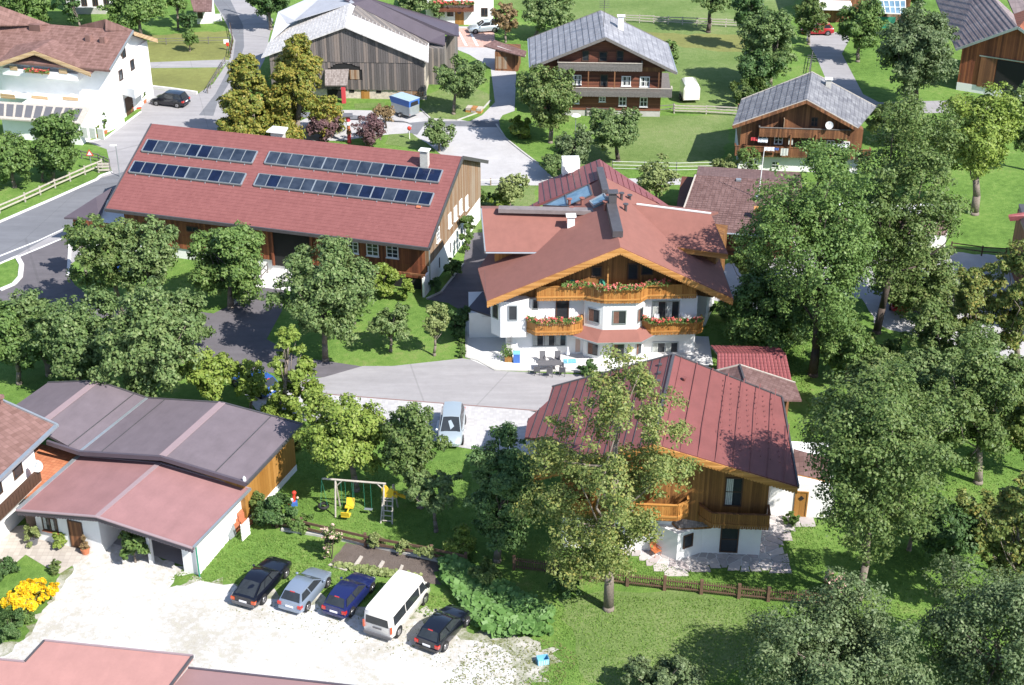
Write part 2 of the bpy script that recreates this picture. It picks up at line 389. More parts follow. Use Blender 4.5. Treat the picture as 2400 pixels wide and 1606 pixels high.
# ------------------------------------------------------------------ objects
def link(name, me, parent=None, mat=None):
    o = bpy.data.objects.new(name, me)
    COL.objects.link(o)
    if mat is not None and me is not None and not me.materials: me.materials.append(mat)
    if parent is not None: o.parent = parent
    return o
def tag(o, label, cat=None, group=None, kind=None):
    if label: o['label'] = label
    if cat: o['category'] = cat
    if group: o['group'] = group
    if kind: o['kind'] = kind
    return o
class Frame:
    """a thing's root: an Empty at its base plus local axes (u right, v back, w up)"""
    def __init__(s, name, loc, yaw=0.0, label=None, cat=None, group=None, scale=1.0):
        s.o = Vector(loc); s.yaw = math.radians(yaw); s.k = scale
        s.U = Vector((math.cos(s.yaw), math.sin(s.yaw), 0)); s.V = Vector((-math.sin(s.yaw), math.cos(s.yaw), 0))
        s.root = link(name, None)
        s.root.location = s.o; s.root.rotation_euler = (0, 0, s.yaw); s.root.scale = (scale,) * 3
        s.root.empty_display_size = 0.3
        tag(s.root, label, cat, group)
    def L(s, p):
        d = Vector(p) - s.o
        return Vector((d.dot(s.U), d.dot(s.V), d.z)) / s.k
    def h(s, px, py, w):                      # local point at height w
        return s.L(G(px, py, w + s.o.z))
    def f(s, px, py, v=0.0):                  # local point on the vertical plane v
        r = ray(px, py); t = (v - (EYE - s.o).dot(s.V)) / r.dot(s.V)
        return s.L(EYE + r * t)
    def g(s, px, py, u=0.0):                  # local point on the vertical plane u
        r = ray(px, py); t = (u - (EYE - s.o).dot(s.U)) / r.dot(s.U)
        return s.L(EYE + r * t)
    def pl(s, px, py, fn):                    # local point on a surface w = fn(u, v), by iteration
        w = 5.0
        for _ in range(40):
            p = s.h(px, py, w); w = 0.5 * w + 0.5 * fn(p.x, p.y)
        return s.h(px, py, w)
class MB:
    def __init__(s): s.v = []; s.f = []
    def quad(s, *pts):
        n = len(s.v); s.v += [tuple(p) for p in pts]; s.f.append(tuple(range(n, n + len(pts)))); return s
    def box(s, x0, x1, y0, y1, z0, z1):
        if x0 > x1: x0, x1 = x1, x0
        if y0 > y1: y0, y1 = y1, y0
        if z0 > z1: z0, z1 = z1, z0
        n = len(s.v)
        s.v += [(x, y, z) for z in (z0, z1) for x, y in ((x0, y0), (x1, y0), (x1, y1), (x0, y1))]
        s.f += [tuple(n + i for i in q) for q in ((3, 2, 1, 0), (4, 5, 6, 7), (0, 1, 5, 4), (1, 2, 6, 5), (2, 3, 7, 6), (3, 0, 4, 7))]
        return s
    def prism(s, pts, vec):
        """polygon pts extruded by vec"""
        pts = [Vector(p) for p in pts]; vec = Vector(vec)
        k = len(pts); n = len(s.v)
        nrm = Vector((0, 0, 0))
        for i in range(k): nrm += pts[i].cross(pts[(i + 1) % k])
        if nrm.dot(vec) > 0: pts = pts[::-1]
        s.v += [tuple(p) for p in pts] + [tuple(p + vec) for p in pts]
        s.f.append(tuple(range(n, n + k))); s.f.append(tuple(range(n + 2 * k - 1, n + k - 1, -1)))
        for i in range(k):
            j = (i + 1) % k
            s.f.append((n + j, n + i, n + k + i, n + k + j))
        return s
    def slab(s, pts, t):
        """roof sheet: top surface pts, thickness t straight down"""
        return s.prism(pts, (0, 0, -t))
    def beam(s, a, b, w, h, up=(0, 0, 1)):
        a = Vector(a); b = Vector(b); d = (b - a)
        if d.length < 1e-6: return s
        d.normalize(); up = Vector(up)
        x = d.cross(up)
        if x.length < 1e-3: x = d.cross(Vector((1, 0, 0)))
        x.normalize(); y = x.cross(d).normalized()
        x *= w / 2; y *= h / 2
        return s.prism([a - x - y, a + x - y, a + x + y, a - x + y], b - a)
    def tube(s, a, b, r0, r1=None, n=8):
        a = Vector(a); b = Vector(b); r1 = r0 if r1 is None else r1
        d = (b - a).normalized(); x = d.cross(Vector((0.31, 0.2, 0.93))).normalized(); y = d.cross(x)
        m = len(s.v)
        for p, r in ((a, r0), (b, r1)):
            for i in range(n):
                t = 2 * math.pi * i / n
                s.v.append(tuple(p + x * (r * math.cos(t)) + y * (r * math.sin(t))))
        for i in range(n):
            j = (i + 1) % n
            s.f.append((m + i, m + j, m + n + j, m + n + i))
        s.f.append(tuple(range(m + n - 1, m - 1, -1))); s.f.append(tuple(range(m + n, m + 2 * n)))
        return s
    def sphere(s, c, r, sz=1.0, n=10, k=6):
        m = len(s.v)
        for j in range(k + 1):
            ph = math.pi * j / k
            for i in range(n):
                t = 2 * math.pi * i / n
                s.v.append((c[0] + r * math.sin(ph) * math.cos(t), c[1] + r * math.sin(ph) * math.sin(t), c[2] + r * sz * math.cos(ph)))
        for j in range(k):
            for i in range(n):
                i2 = (i + 1) % n
                s.f.append((m + j * n + i, m + (j + 1) * n + i, m + (j + 1) * n + i2, m + j * n + i2))
        return s
    def mesh(s, name, smooth=False):
        me = bpy.data.meshes.new(name)
        me.from_pydata([tuple(v) for v in s.v], [], s.f)
        if smooth:
            for p in me.polygons: p.use_smooth = True
        me.update()
        return me
    def build(s, name, mat, parent=None, label=None, kind=None, smooth=False):
        o = link(name, s.mesh(name, smooth), parent, mat)
        if label: o['label'] = label
        if kind: o['kind'] = kind
        return o

def poly_lines(pts, d, spacing, off=0.0):
    """parallel segments along d across a planar polygon"""
    pts = [Vector(p) for p in pts]; d = Vector(d).normalized()
    n = (pts[1] - pts[0]).cross(pts[2] - pts[0]).normalized()
    e = n.cross(d).normalized(); o = pts[0]
    cs = [((p - o).dot(e), (p - o).dot(d)) for p in pts]
    lo = min(c[0] for c in cs); hi = max(c[0] for c in cs)
    out = []; k = math.ceil((lo - off) / spacing); x = off + k * spacing
    while x < hi:
        hits = []
        for i in range(len(cs)):
            a, b = cs[i], cs[(i + 1) % len(cs)]
            if (a[0] - x) * (b[0] - x) < 0:
                t = (x - a[0]) / (b[0] - a[0]); hits.append(a[1] + t * (b[1] - a[1]))
        hits.sort()
        for i in range(0, len(hits) - 1, 2):
            if hits[i + 1] - hits[i] > 0.15:
                out.append((o + e * x + d * hits[i], o + e * x + d * hits[i + 1]))
        x += spacing
    return out, (n if n.z > 0 else -n)
def courses(root, name, pts, d, spacing, mat, h=0.025, w=0.04):
    """raised lips of a roof's courses, one joined part"""
    segs, n = poly_lines(pts, d, spacing, spacing * 0.5)
    b = MB()
    for a, c in segs: b.beam(a + n * h * 0.5, c + n * h * 0.5, w, h, n)
    return b.build(name, mat, root, kind='stuff')
def seams(root, pts, d, spacing, mat, h=0.05, w=0.035, name='seam'):
    segs, n = poly_lines(pts, d, spacing, spacing * 0.5)
    for a, c in segs: MB().beam(a + n * h * 0.5, c + n * h * 0.5, w, h, n).build(name, mat, root)

# ------------------------------------------------------------------ house pieces
def wmap(F, v):       # wall facing the viewer at v: (along, out, up)
    return lambda a, b, c: Vector((a, v - b, c))
def rmap(F, u):       # wall facing right at u
    return lambda a, b, c: Vector((u + b, a, c))
def lmap(F, u):       # wall facing left at u
    return lambda a, b, c: Vector((u - b, a, c))
def mbox(b, mp, a0, a1, o0, o1, c0, c1):
    b.prism([mp(a0, o0, c0), mp(a1, o0, c0), mp(a1, o0, c1), mp(a0, o0, c1)], mp(a0, o1, c0) - mp(a0, o0, c0))
def window(root, mp, a0, a1, c0, c1, frame='whitepaint', glass='glass', nx=2, ny=1, curtain=None, sill=None, fw=0.09, name='window', label=None, shutters=None):
    if a0 > a1: a0, a1 = a1, a0
    if c0 > c1: c0, c1 = c1, c0
    b = MB()
    mbox(b, mp, a0, a1, 0.0, 0.07, c1 - fw, c1); mbox(b, mp, a0, a1, 0.0, 0.07, c0, c0 + fw)
    mbox(b, mp, a0, a0 + fw, 0.0, 0.07, c0 + fw, c1 - fw); mbox(b, mp, a1 - fw, a1, 0.0, 0.07, c0 + fw, c1 - fw)
    for i in range(1, nx):
        x = a0 + (a1 - a0) * i / nx; mbox(b, mp, x - fw * .4, x + fw * .4, 0.0, 0.055, c0 + fw, c1 - fw)
    for i in range(1, ny):
        z = c0 + (c1 - c0) * i / ny; mbox(b, mp, a0 + fw, a1 - fw, 0.0, 0.05, z - fw * .3, z + fw * .3)
    w = b.build(name, M[frame], root, label)
    for i in range(nx):
        x0 = a0 + (a1 - a0) * i / nx + fw * .4; x1 = a0 + (a1 - a0) * (i + 1) / nx - fw * .4
        g = MB(); mbox(g, mp, x0, x1, -0.02, 0.02, c0 + fw * .5, c1 - fw * .5)
        g.build('pane', M[glass], w)
        if curtain:
            k = MB(); ww = (x1 - x0) * 0.42
            n = 4
            for j in range(n):
                q0 = x0 + fw * .6 + (ww) * j / n
                mbox(k, mp, q0, q0 + ww / n * 0.8, 0.021, 0.028 + 0.008 * (j % 2), c0 + fw * 1.3, c1 - fw * 1.5)
            k.build('curtain', M[curtain], w)
    if sill:
        s_ = MB(); mbox(s_, mp, a0 - .06, a1 + .06, 0.0, 0.16, c0 - 0.06, c0 - 0.005); s_.build('sill', M[sill], w)
    return w
def pwindow(F, v, p0, p1, **k):
    a = F.f(*p0, v); b = F.f(*p1, v)
    return window(F.root, wmap(F, v), a.x, b.x, b.z, a.z, **k)
def door(root, mp, a0, a1, c0, c1, mat='brown_wood', frame='brownpaint', label=None):
    b = MB()
    fw = 0.09
    mbox(b, mp, a0, a0 + fw, 0, .06, c0, c1); mbox(b, mp, a1 - fw, a1, 0, .06, c0, c1); mbox(b, mp, a0 + fw, a1 - fw, 0, .06, c1 - fw, c1)
    mbox(b, mp, a0 + fw, a1 - fw, 0, .035, c0, c1 - fw)
    d = b.build('door', M[mat], root, label)
    h = MB(); mbox(h, mp, a1 - 0.25, a1 - 0.12, .035, .09, c0 + 1.0, c0 + 1.05); h.build('handle', M['metal'], d)
    return d
def balcony(root, path, w0, w1, mat, rail, depthv, name='balcony', cut=True, trim=None, overhang=0.0):
    """path: outer edge points (u, v); closed back to v = depthv"""
    b = MB()
    pts = [Vector((p[0], p[1], w0)) for p in path]
    poly = pts + [Vector((path[-1][0], depthv, w0)), Vector((path[0][0], depthv, w0))]
    b.prism(poly, (0, 0, 0.14))
    bal = b.build(name, M[mat], root)
    bo = MB(); rl = MB(); tr = MB()
    path2 = [(path[0][0], depthv)] + list(path) + [(path[-1][0], depthv)]
    for (x0, y0), (x1, y1) in zip(path2, path2[1:]):
        a = Vector((x0, y0, 0)); c = Vector((x1, y1, 0)); L_ = (c - a).length
        if L_ < 0.05: continue
        n = max(1, int(L_ / 0.15)); d = (c - a) / n; nn = Vector((d.y, -d.x, 0)).normalized()
        for i in range(n):
            p = a + d * (i + 0.06); q = a + d * (i + 0.94)
            z0 = w0 - 0.18 - 0.03 * (i % 2)
            bo.prism([p + Vector((0, 0, z0)), q + Vector((0, 0, z0)), q + Vector((0, 0, w1 - .02)), p + Vector((0, 0, w1 - .02))], nn * 0.03)
        rl.beam(a + Vector((0, 0, w1 + .02)), c + Vector((0, 0, w1 + .02)), 0.16, 0.06)
        if trim:
            tr.beam(a + nn * 0.05 + Vector((0, 0, w0 + (w1 - w0) * .12)), c + nn * 0.05 + Vector((0, 0, w0 + (w1 - w0) * .12)), 0.05, 0.16)
    bo.build('board', M[mat], bal, kind='stuff')
    rl.build('rail', M[rail], bal)
    if trim: tr.build('trim_board', M[trim], bal)
    return bal
def chimney(root, x, y, z0, z1, sx, sy, mat='white', cap='dkmetal', label=None):
    c = MB().box(x - sx / 2, x + sx / 2, y - sy / 2, y + sy / 2, z0, z1).build('chimney', M[mat], root, label)
    b = MB()
    for dx in (-1, 1):
        for dy in (-1, 1): b.box(x + dx * (sx / 2 - .06) - .04, x + dx * (sx / 2 - .06) + .04, y + dy * (sy / 2 - .06) - .04, y + dy * (sy / 2 - .06) + .04, z1, z1 + .14)
    b.box(x - sx / 2 - .12, x + sx / 2 + .12, y - sy / 2 - .12, y + sy / 2 + .12, z1 + .14, z1 + .22)
    b.build('cap', M[cap], c)
    return c
def gable_roof(F, u0, u1, v0, v1, ze0, ze1, ur, zr, mat, t=0.22, fascia=None, name='roof', vr=None):
    """ridge along v. eaves at u0 (height ze0) and u1 (ze1), ridge at ur, zr. returns the two top polygons"""
    L_ = [Vector((ur, v0, zr)), Vector((u0, v0, ze0)), Vector((u0, v1, ze0)), Vector((ur, v1, zr))]
    R_ = [Vector((ur, v0, zr)), Vector((u1, v0, ze1)), Vector((u1, v1, ze1)), Vector((ur, v1, zr))]
    b = MB(); b.slab(L_, t); b.slab(R_, t)
    o = b.build(name, mat if not isinstance(mat, str) else M[mat], F.root)
    if fascia:
        for vv, sg in ((v0, -1), (v1, 1)):
            for (a, c) in ((L_[0], L_[1]), (R_[0], R_[1])):
                p = Vector((a.x, vv + sg * .03, a.z - t * .75)); q = Vector((c.x, vv + sg * .03, c.z - t * .75))
                MB().beam(p, q, 0.06, t * 1.7).build('barge_board', M[fascia], F.root)
    return o, L_, R_
def gable_wall(F, u0, u1, v0, v1, z0, ur, zfun, mat, name='wall'):
    """prism whose top follows the roof"""
    pts = [Vector((u0, v0, z0)), Vector((u1, v0, z0)), Vector((u1, v0, zfun(u1))), Vector((ur, v0, zfun(ur))), Vector((u0, v0, zfun(u0)))]
    lo = min(zfun(u0), zfun(u1))
    return MB().prism(pts, (0, min(1.0, v1 - v0), 0)).box(u0 + .01, u1 - .01, v0 + 1.0, v1, z0, max(z0 + .1, lo - .35)).build(name, M[mat], F.root)
def proof(F, polys, mat, t=0.2, name='roof'):
    """roof from polygons of (px, py, height)"""
    out = []; b = MB()
    for P_ in polys:
        pts = [F.h(*q) for q in P_]; out.append(pts); b.slab(pts, t)
    o = b.build(name, M[mat], F.root)
    return o, out
def gutter(F, a, b, r=0.09, mat='metal'):
    return MB().tube(a, b, r, n=8).build('gutter', M[mat], F.root)

# ------------------------------------------------------------------ foliage
def quadmesh(name, V):
    n = len(V) // 4
    me = bpy.data.meshes.new(name)
    me.vertices.add(len(V)); me.vertices.foreach_set('co', V.astype(np.float32).ravel())
    me.loops.add(n * 4); me.loops.foreach_set('vertex_index', np.arange(n * 4, dtype=np.int32))
    me.polygons.add(n)
    me.polygons.foreach_set('loop_start', np.arange(0, n * 4, 4, dtype=np.int32))
    me.update(calc_edges=True)
    return me
def unit(a): return a / np.maximum(np.linalg.norm(a, axis=1, keepdims=True), 1e-6)
def leaves(P, Nr, size, aspect=0.55, jit=0.8, rng=RNG):
    """rhombic leaves at P with rough normals Nr"""
    n = len(P)
    nn = unit(Nr + rng.normal(0, jit, (n, 3)))
    a = unit(np.cross(nn, rng.normal(0, 1, (n, 3)))); b = np.cross(nn, a)
    s = (size * rng.uniform(0.6, 1.35, n))[:, None]
    a = a * s * 0.62; b = b * s * 0.62 * aspect
    V = np.empty((n, 4, 3))
    V[:, 0] = P - a; V[:, 1] = P - b - a * .1; V[:, 2] = P + a; V[:, 3] = P + b - a * .1
    return V.reshape(-1, 3)
def blob_points(lumps, n, rng, fill=0.25, drop=0.0):
    """points on and in the lumps: lumps rows cx,cy,cz,r,sz"""
    w = lumps[:, 3] ** 2; idx = rng.choice(len(lumps), n, p=w / w.sum())
    L_ = lumps[idx]; d = unit(rng.normal(0, 1, (n, 3)))
    d[:, 2] = np.where((d[:, 2] < -0.35) & (rng.random(n) < 0.6), -d[:, 2], d[:, 2])
    rr = np.where(rng.random(n) < fill, rng.uniform(0.2, 0.9, n), rng.normal(0.97, 0.13, n))
    rr = np.where(rng.random(n) < .035, rng.uniform(1.1, 1.5, n), rr)
    P = L_[:, :3] + d * (L_[:, 3] * rr)[:, None] * np.stack([np.ones(n), np.ones(n), L_[:, 4]], 1)
    return P, d
def crown_lumps(rx, ry, rz, cz, nl, rng, ls=0.33, shape='round', bias=0.0):
    d = unit(rng.normal(0, 1, (nl, 3)))
    r = rng.uniform(0.15, 0.95, nl) ** 0.55 * 0.9
    lobes = unit(rng.normal(0, 1, (5, 3)))      # a few big limbs reach farther than the rest
    r = r * (.76 + .34 * np.clip((d @ lobes.T).max(1), 0, 1) ** 3)
    c = d * r[:, None]
    if shape == 'cone':
        c[:, 2] = rng.uniform(-0.95, 0.9, nl); k = 0.88 * (1 - (c[:, 2] + 1) / 2) ** 0.8 + 0.06
        an = rng.uniform(0, 6.283, nl); q = np.sqrt(rng.uniform(0.2, 1, nl)) * k
        c[:, 0] = np.cos(an) * q; c[:, 1] = np.sin(an) * q
    elif shape == 'pear':                      # narrow top, widest at mid height, hanging lobe to the left
        c[:, 2] = rng.uniform(-0.95, 0.97, nl); t_ = (c[:, 2] + 1) / 2
        k = 0.92 * np.interp(t_, [0, .1, .3, .55, .7, .85, 1], [.35, .6, .95, 1, .72, .4, .12])
        an = rng.uniform(0, 6.283, nl); q = np.sqrt(rng.uniform(0.2, 1, nl)) * k
        c[:, 0] = np.cos(an) * q + np.interp(t_, [0, .25, .5, 1], [-.36, -.17, .0, .05]); c[:, 1] = np.sin(an) * q
    elif shape == 'drop':                      # narrow top, broad below
        c[:, 2] = rng.uniform(-0.9, 0.92, nl); t_ = (c[:, 2] + 1) / 2
        k = 0.85 * np.clip(1.15 - t_ * 0.95, 0.12, 1.0) * np.clip(0.55 + t_ * 2.0, 0, 1)
        an = rng.uniform(0, 6.283, nl); q = np.sqrt(rng.uniform(0.15, 1, nl)) * k
        c[:, 0] = np.cos(an) * q; c[:, 1] = np.sin(an) * q
    lr = min(rx, rz * 1.1) * ls * rng.uniform(0.55, 1.25, nl)
    if shape in ('cone', 'drop', 'pear'): lr *= np.clip(1.15 - (c[:, 2] + 1) * 0.32, 0.4, 1.2)
    L_ = np.stack([c[:, 0] * rx, c[:, 1] * ry, cz + c[:, 2] * rz, lr * .68, rng.uniform(0.6, 0.95, nl)], 1)
    k = 5                                      # smaller tufts budding off every lump
    sd = unit(rng.normal(0, 1, (nl * k, 3)) + np.repeat(np.stack([c[:, 0], c[:, 1], c[:, 2] + .35], 1), k, 0) * .9)
    base = np.repeat(L_, k, 0); sr = base[:, 3] * rng.uniform(.3, .7, nl * k)
    S = base.copy(); S[:, :3] += sd * (base[:, 3] * rng.uniform(.8, 1.35, nl * k))[:, None]; S[:, 3] = sr; S[:, 4] = rng.uniform(.45, .9, nl * k)
    L_[:, 3] *= rng.uniform(.7, 1.15, nl)
    return np.concatenate([L_, S])
def limb_mesh(b, p, q, r0, r1, rng, segs=4, wob=0.12, n=7):
    p = np.array(p, float); q = np.array(q, float); prev = p; L_ = np.linalg.norm(q - p)
    for i in range(1, segs + 1):
        t = i / segs; c = p + (q - p) * t + (rng.normal(0, wob * L_ / segs, 3) if i < segs else 0)
        b.tube(prev, c, r0 + (r1 - r0) * (i - 1) / segs, r0 + (r1 - r0) * t, n); prev = c
TREE_N = 0
def tree(foot, bbox, kind, label, name='tree', shape='round', dens=1.0, leaf=0.24, bark='bark', group=None, trunk_r=None, cat='tree', ls=0.33, nl=None, lean=0.0, ry=None, fill=0.22, topz=None, extra=None):
    """foot: pixel of the trunk's foot; bbox: x0,y0,x1,y1 of the crown in the photo"""
    global TREE_N
    TREE_N += 1
    rng = np.random.default_rng(100 + TREE_N)
    o = G(*foot); x0, y0, x1, y1 = bbox
    cxp, cyp = (x0 + x1) / 2, (y0 + y1) / 2
    r = ray(cxp, cyp); c = EYE + r * (o.y / r.y)
    s = pscale(c); al = math.atan2(CAMH - c.z, c.y)
    rx = (x1 - x0) / 2 / s; ryy = ry or rx * 0.95; Hh = (y1 - y0) / 2 / s
    rz = math.sqrt(max(Hh * Hh - (ryy * math.sin(al)) ** 2, (0.45 * Hh) ** 2)) / math.cos(al)
    cz = max(c.z, rz * 0.8 + 0.3)
    root = link(name, None); root.location = (o.x, o.y, 0); root.empty_display_size = 0.3
    tag(root, label, cat, group)
    vol = (rx * ryy * rz) ** (1 / 3)
    nl = int((nl or int(np.clip(14 + vol * 7, 14, 60))) * 1.5)
    lum = crown_lumps(rx, ryy, rz, cz, nl, rng, ls, shape)
    lum[:, 0] += c.x - o.x
    n = int(dens * 2.2 * 4 * math.pi * vol * vol / (leaf * leaf * 0.34))
    n = int(np.clip(n, 500, 42000))
    P, D = blob_points(lum, n, rng, fill)
    ok = P[:, 2] > 0.15; P = P[ok]; D = D[ok]
    ctr = np.array([c.x - o.x, 0, cz])
    Nn = unit(P - ctr) * 0.4 + D * .75 + np.array([0, 0, 0.3])
    V = leaves(P, Nn, leaf, 0.62, 0.45, rng)
    link('crown', quadmesh('crown', V), root, M['leaf_' + kind])
    if extra:                                   # flowers / fruit among the leaves
        mk, frac, sz = extra
        k = rng.choice(len(P), max(8, int(len(P) * frac)))
        V2 = leaves(P[k] + unit(P[k] - ctr) * 0.06, Nn[k], sz, 0.9, 0.4, rng)
        link('blossom', quadmesh('blossom', V2), root, M[mk]).__setitem__('kind', 'stuff')
    b = MB(); tr = trunk_r or max(0.05, 0.055 * vol + 0.02 * cz * 0.5)
    top = (c.x - o.x, 0, cz + rz * (0.1 if shape == 'round' else 0.6))
    b.tube((0, 0, -.1), (0, 0, .3), tr * 1.35, tr * 1.05, 10)
    limb_mesh(b, (0, 0, .3), top, tr * 1.05, tr * .3, rng, 5, 0.06, 10)
    for i in rng.choice(len(lum), min(len(lum), 12), replace=False):
        t_ = rng.uniform(0.3, 0.7)
        st = np.array([0, 0, .3]) * (1 - t_) + np.array(top) * t_
        limb_mesh(b, st, lum[i, :3], tr * .28, tr * .07, rng, 3, 0.2, 6)
    b.build('trunk', M[bark], root, smooth=True)
    return root
def bush(px, w, h, kind, label, name='shrub', cat='shrub', leaf=0.14, dens=1.0, base=0.0, group=None, extra=None, rz=None, ry=None, nl=16, ls=0.42, zb=0.0):
    """px: pixel of the base centre; w, h metres"""
    global TREE_N
    TREE_N += 1
    rng = np.random.default_rng(300 + TREE_N)
    o = G(px[0], px[1], zb)
    root = link(name, None); root.location = o; tag(root, label, cat, group); root.empty_display_size = 0.3
    lum = crown_lumps(w / 2, (ry or w / 2), h * .5, h * .5, nl, rng, ls)
    lum[:, 2] = np.maximum(lum[:, 2], lum[:, 3] * .5)
    n = int(np.clip(dens * 4 * math.pi * (w * w * h / 8) ** (2 / 3) * 2.2 / (leaf * leaf * .34), 150, 9000))
    P, D = blob_points(lum, n, rng, 0.2); P = P[P[:, 2] > 0.02]
    Nn = unit(P - np.array([0, 0, h * .3])) * .6 + np.array([0, 0, .4])
    link('foliage', quadmesh('foliage', leaves(P, Nn, leaf, .65, .55, rng)), root, M['leaf_' + kind])
    if extra:
        mk, frac, sz = extra
        k = rng.choice(len(P), max(8, int(len(P) * frac)))
        V2 = leaves(P[k] + unit(P[k] - np.array([0, 0, h * .3])) * 0.05, Nn[k], sz, .9, .4, rng)
        q = link('blossom', quadmesh('blossom', V2), root, M[mk]); q['kind'] = 'stuff'
    b = MB()
    for i in range(5):
        a = rng.uniform(0, 6.28); b.tube((0, 0, -.03), (math.cos(a) * w * .2, math.sin(a) * w * .2, h * .6), .03, .012, 5)
    b.build('stem', M['darkbark'], root)
    return root
def geraniums(F, path, w, label, red='blossom_red', n=900, size=.11):
    """planted window boxes along a balcony rail"""
    root = link('flower_box', None); a = F.L(F.o); root.location = F.o; root.rotation_euler = (0, 0, F.yaw)
    tag(root, label, 'flowers', 'geranium boxes on balcony rails')
    b = MB()
    P = []
    for (x0, y0), (x1, y1) in zip(path, path[1:]):
        A = Vector((x0, y0, w)); B = Vector((x1, y1, w)); b.beam(A + Vector((0, 0, .0)), B + Vector((0, 0, .0)), .24, .18)
        k = int(n * (B - A).length / 6) + 8
        t = RNG.random(k)[:, None]
        P.append(np.array(A)[None] * (1 - t) + np.array(B)[None] * t + RNG.normal(0, 1, (k, 3)) * np.array([.08, .13, .1]) + np.array([0, -.04, .2]))
    b.build('box', M['fascia'], root)
    P = np.concatenate(P)
    link('foliage', quadmesh('foliage', leaves(P, np.tile([0, -.5, .8], (len(P), 1)), size, .8, .6)), root, M['leaf_green'])
    # clustered blooms
    m = max(8, len(P) // 24); C = P[RNG.choice(len(P), m)]
    Q = np.repeat(C, 9, 0) + RNG.normal(0, .055, (m * 9, 3)) + np.array([0, -.05, .1])
    q = link('blossom', quadmesh('blossom', leaves(Q, np.tile([0, -.5, .8], (len(Q), 1)), size * .85, .95, .5)), root, M[red]); q['kind'] = 'stuff'
    return root

# ================================================================== THE GROUND
def patch(name, pts, z, mat, jag=0.0, step=1.0):
    W = [G(x, y, z) for x, y in pts]
    if jag:
        out = []; rr = random.Random(len(pts) * 7 + int(pts[0][0]))
        for i in range(len(W)):
            a, c = W[i], W[(i + 1) % len(W)]; n = max(1, int((c - a).length / step))
            nn = Vector((a.y - c.y, c.x - a.x, 0)).normalized()
            for k in range(n):
                out.append(a.lerp(c, k / n) + nn * (rr.uniform(-jag, jag) if k else 0))
        W = out
    o = MB().quad(*W).build(name, M[mat]); o['kind'] = 'structure'
    return o
b = MB().quad((-600, -100, 0), (600, -100, 0), (600, 1400, 0), (-600, 1400, 0)); b.build('ground', M['grass'])['kind'] = 'structure'
patch('field', [(1380, 42), (1480, -60), (2000, -60), (1750, 60), (1745, 245), (1640, 260), (1580, 235), (1560, 180), (1480, 70)], .004, 'field', .4)
patch('field', [(1180, -80), (1480, -80), (1480, -20), (1440, 48), (1300, 50), (1180, 10)], .0045, 'field', .4)
patch('meadow', [(1440, 275), (1720, 268), (1690, 395), (1440, 390), (1300, 390), (1400, 330)], .005, 'field', .4)
patch('verge', [(320, 85), (538, 72), (537, 140), (326, 147)], .004, 'drygrass', .3)
patch('verge', [(330, 160), (521, 159), (480, 218), (340, 204)], .004, 'drygrass', .3)
patch('lawn', [(1010, 440), (1260, 432), (1240, 500), (1110, 550), (1085, 520)], .005, 'field', .3)
patch('lawn', [(640, 850), (700, 790), (1090, 720), (1092, 838), (920, 858), (850, 860), (760, 846)], .005, 'grass', .1)

patch('bare_patch', [(1478, 72), (1560, 78), (1740, 84), (1745, 122), (1660, 118), (1590, 108), (1500, 98)], .008, 'drygrass', .5)
patch('garage_floor', [(238, 1266), (330, 1205), (520, 1240), (458, 1336), (350, 1298)], .020, 'asphalt_light')
# roads and yards
patch('road', [(-300, 780), (-300, 665), (-100, 570), (0, 522), (120, 468), (228, 420), (262, 402), (250, 350), (205, 333), (250, 322), (290, 290), (330, 262), (338, 206), (462, 221), (500, 196), (537, 141), (548, 95), (530, 55), (498, 0), (480, -60), (600, -60), (575, 0), (600, 20), (640, 45), (620, 140), (590, 200), (540, 300), (500, 330), (360, 420), (300, 520), (165, 620), (0, 700)], .006, 'asphalt_light')
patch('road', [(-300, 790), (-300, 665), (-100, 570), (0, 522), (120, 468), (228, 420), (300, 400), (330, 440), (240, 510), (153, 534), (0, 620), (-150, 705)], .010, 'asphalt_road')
patch('asphalt_strip', [(498, 0), (480, -60), (520, -60), (540, 0), (570, 60), (572, 110), (552, 170), (510, 240), (500, 272), (466, 270), (505, 220), (545, 145), (552, 95), (532, 50)], .010, 'asphalt_road')
patch('footpath', [(326, 147), (521, 140), (537, 141), (521, 158), (330, 160)], .008, 'asphalt_light')
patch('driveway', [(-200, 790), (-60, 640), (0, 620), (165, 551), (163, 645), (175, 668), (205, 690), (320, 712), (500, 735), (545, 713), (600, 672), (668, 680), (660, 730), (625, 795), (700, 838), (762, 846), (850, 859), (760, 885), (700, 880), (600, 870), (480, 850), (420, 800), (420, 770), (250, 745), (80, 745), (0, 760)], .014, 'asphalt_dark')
patch('grass_island', [(-260, 770), (-120, 690), (0, 619), (38, 604), (50, 622), (48, 650), (35, 668), (0, 680), (-100, 700), (-200, 780)], .020, 'grass')
patch('ramp', [(600, 672), (628, 610), (700, 612), (690, 684), (668, 680)], .016, 'patio')
patch('court', [(700, 893), (760, 884), (850, 858), (920, 858), (1085, 840), (1120, 846), (1160, 869), (1400, 880), (1400, 1000), (1240, 963), (790, 927), (690, 915)], .018, 'asphalt_light')
patch('parking_bays', [(560, 905), (700, 915), (790, 927), (1240, 963), (1330, 970), (1330, 1075), (1120, 1055), (1070, 1047), (900, 1010), (700, 985), (600, 960)], .018, 'setts')
patch('edging', [(690, 912), (790, 925), (1290, 964), (1290, 965.6), (790, 926.8), (690, 914)], .026, 'edgeline')
patch('terrace', [(1090, 735), (1130, 740), (1300, 760), (1660, 790), (1662, 858), (1500, 868), (1370, 872), (1160, 868), (1093, 838)], .022, 'patio')
patch('shaded_path', [(1000, 702), (1034, 686), (1062, 650), (1086, 620), (1092, 575), (1108, 546), (1200, 540), (1220, 800), (1095, 790), (1092, 735), (1050, 710)], .012, 'asphalt_dark')
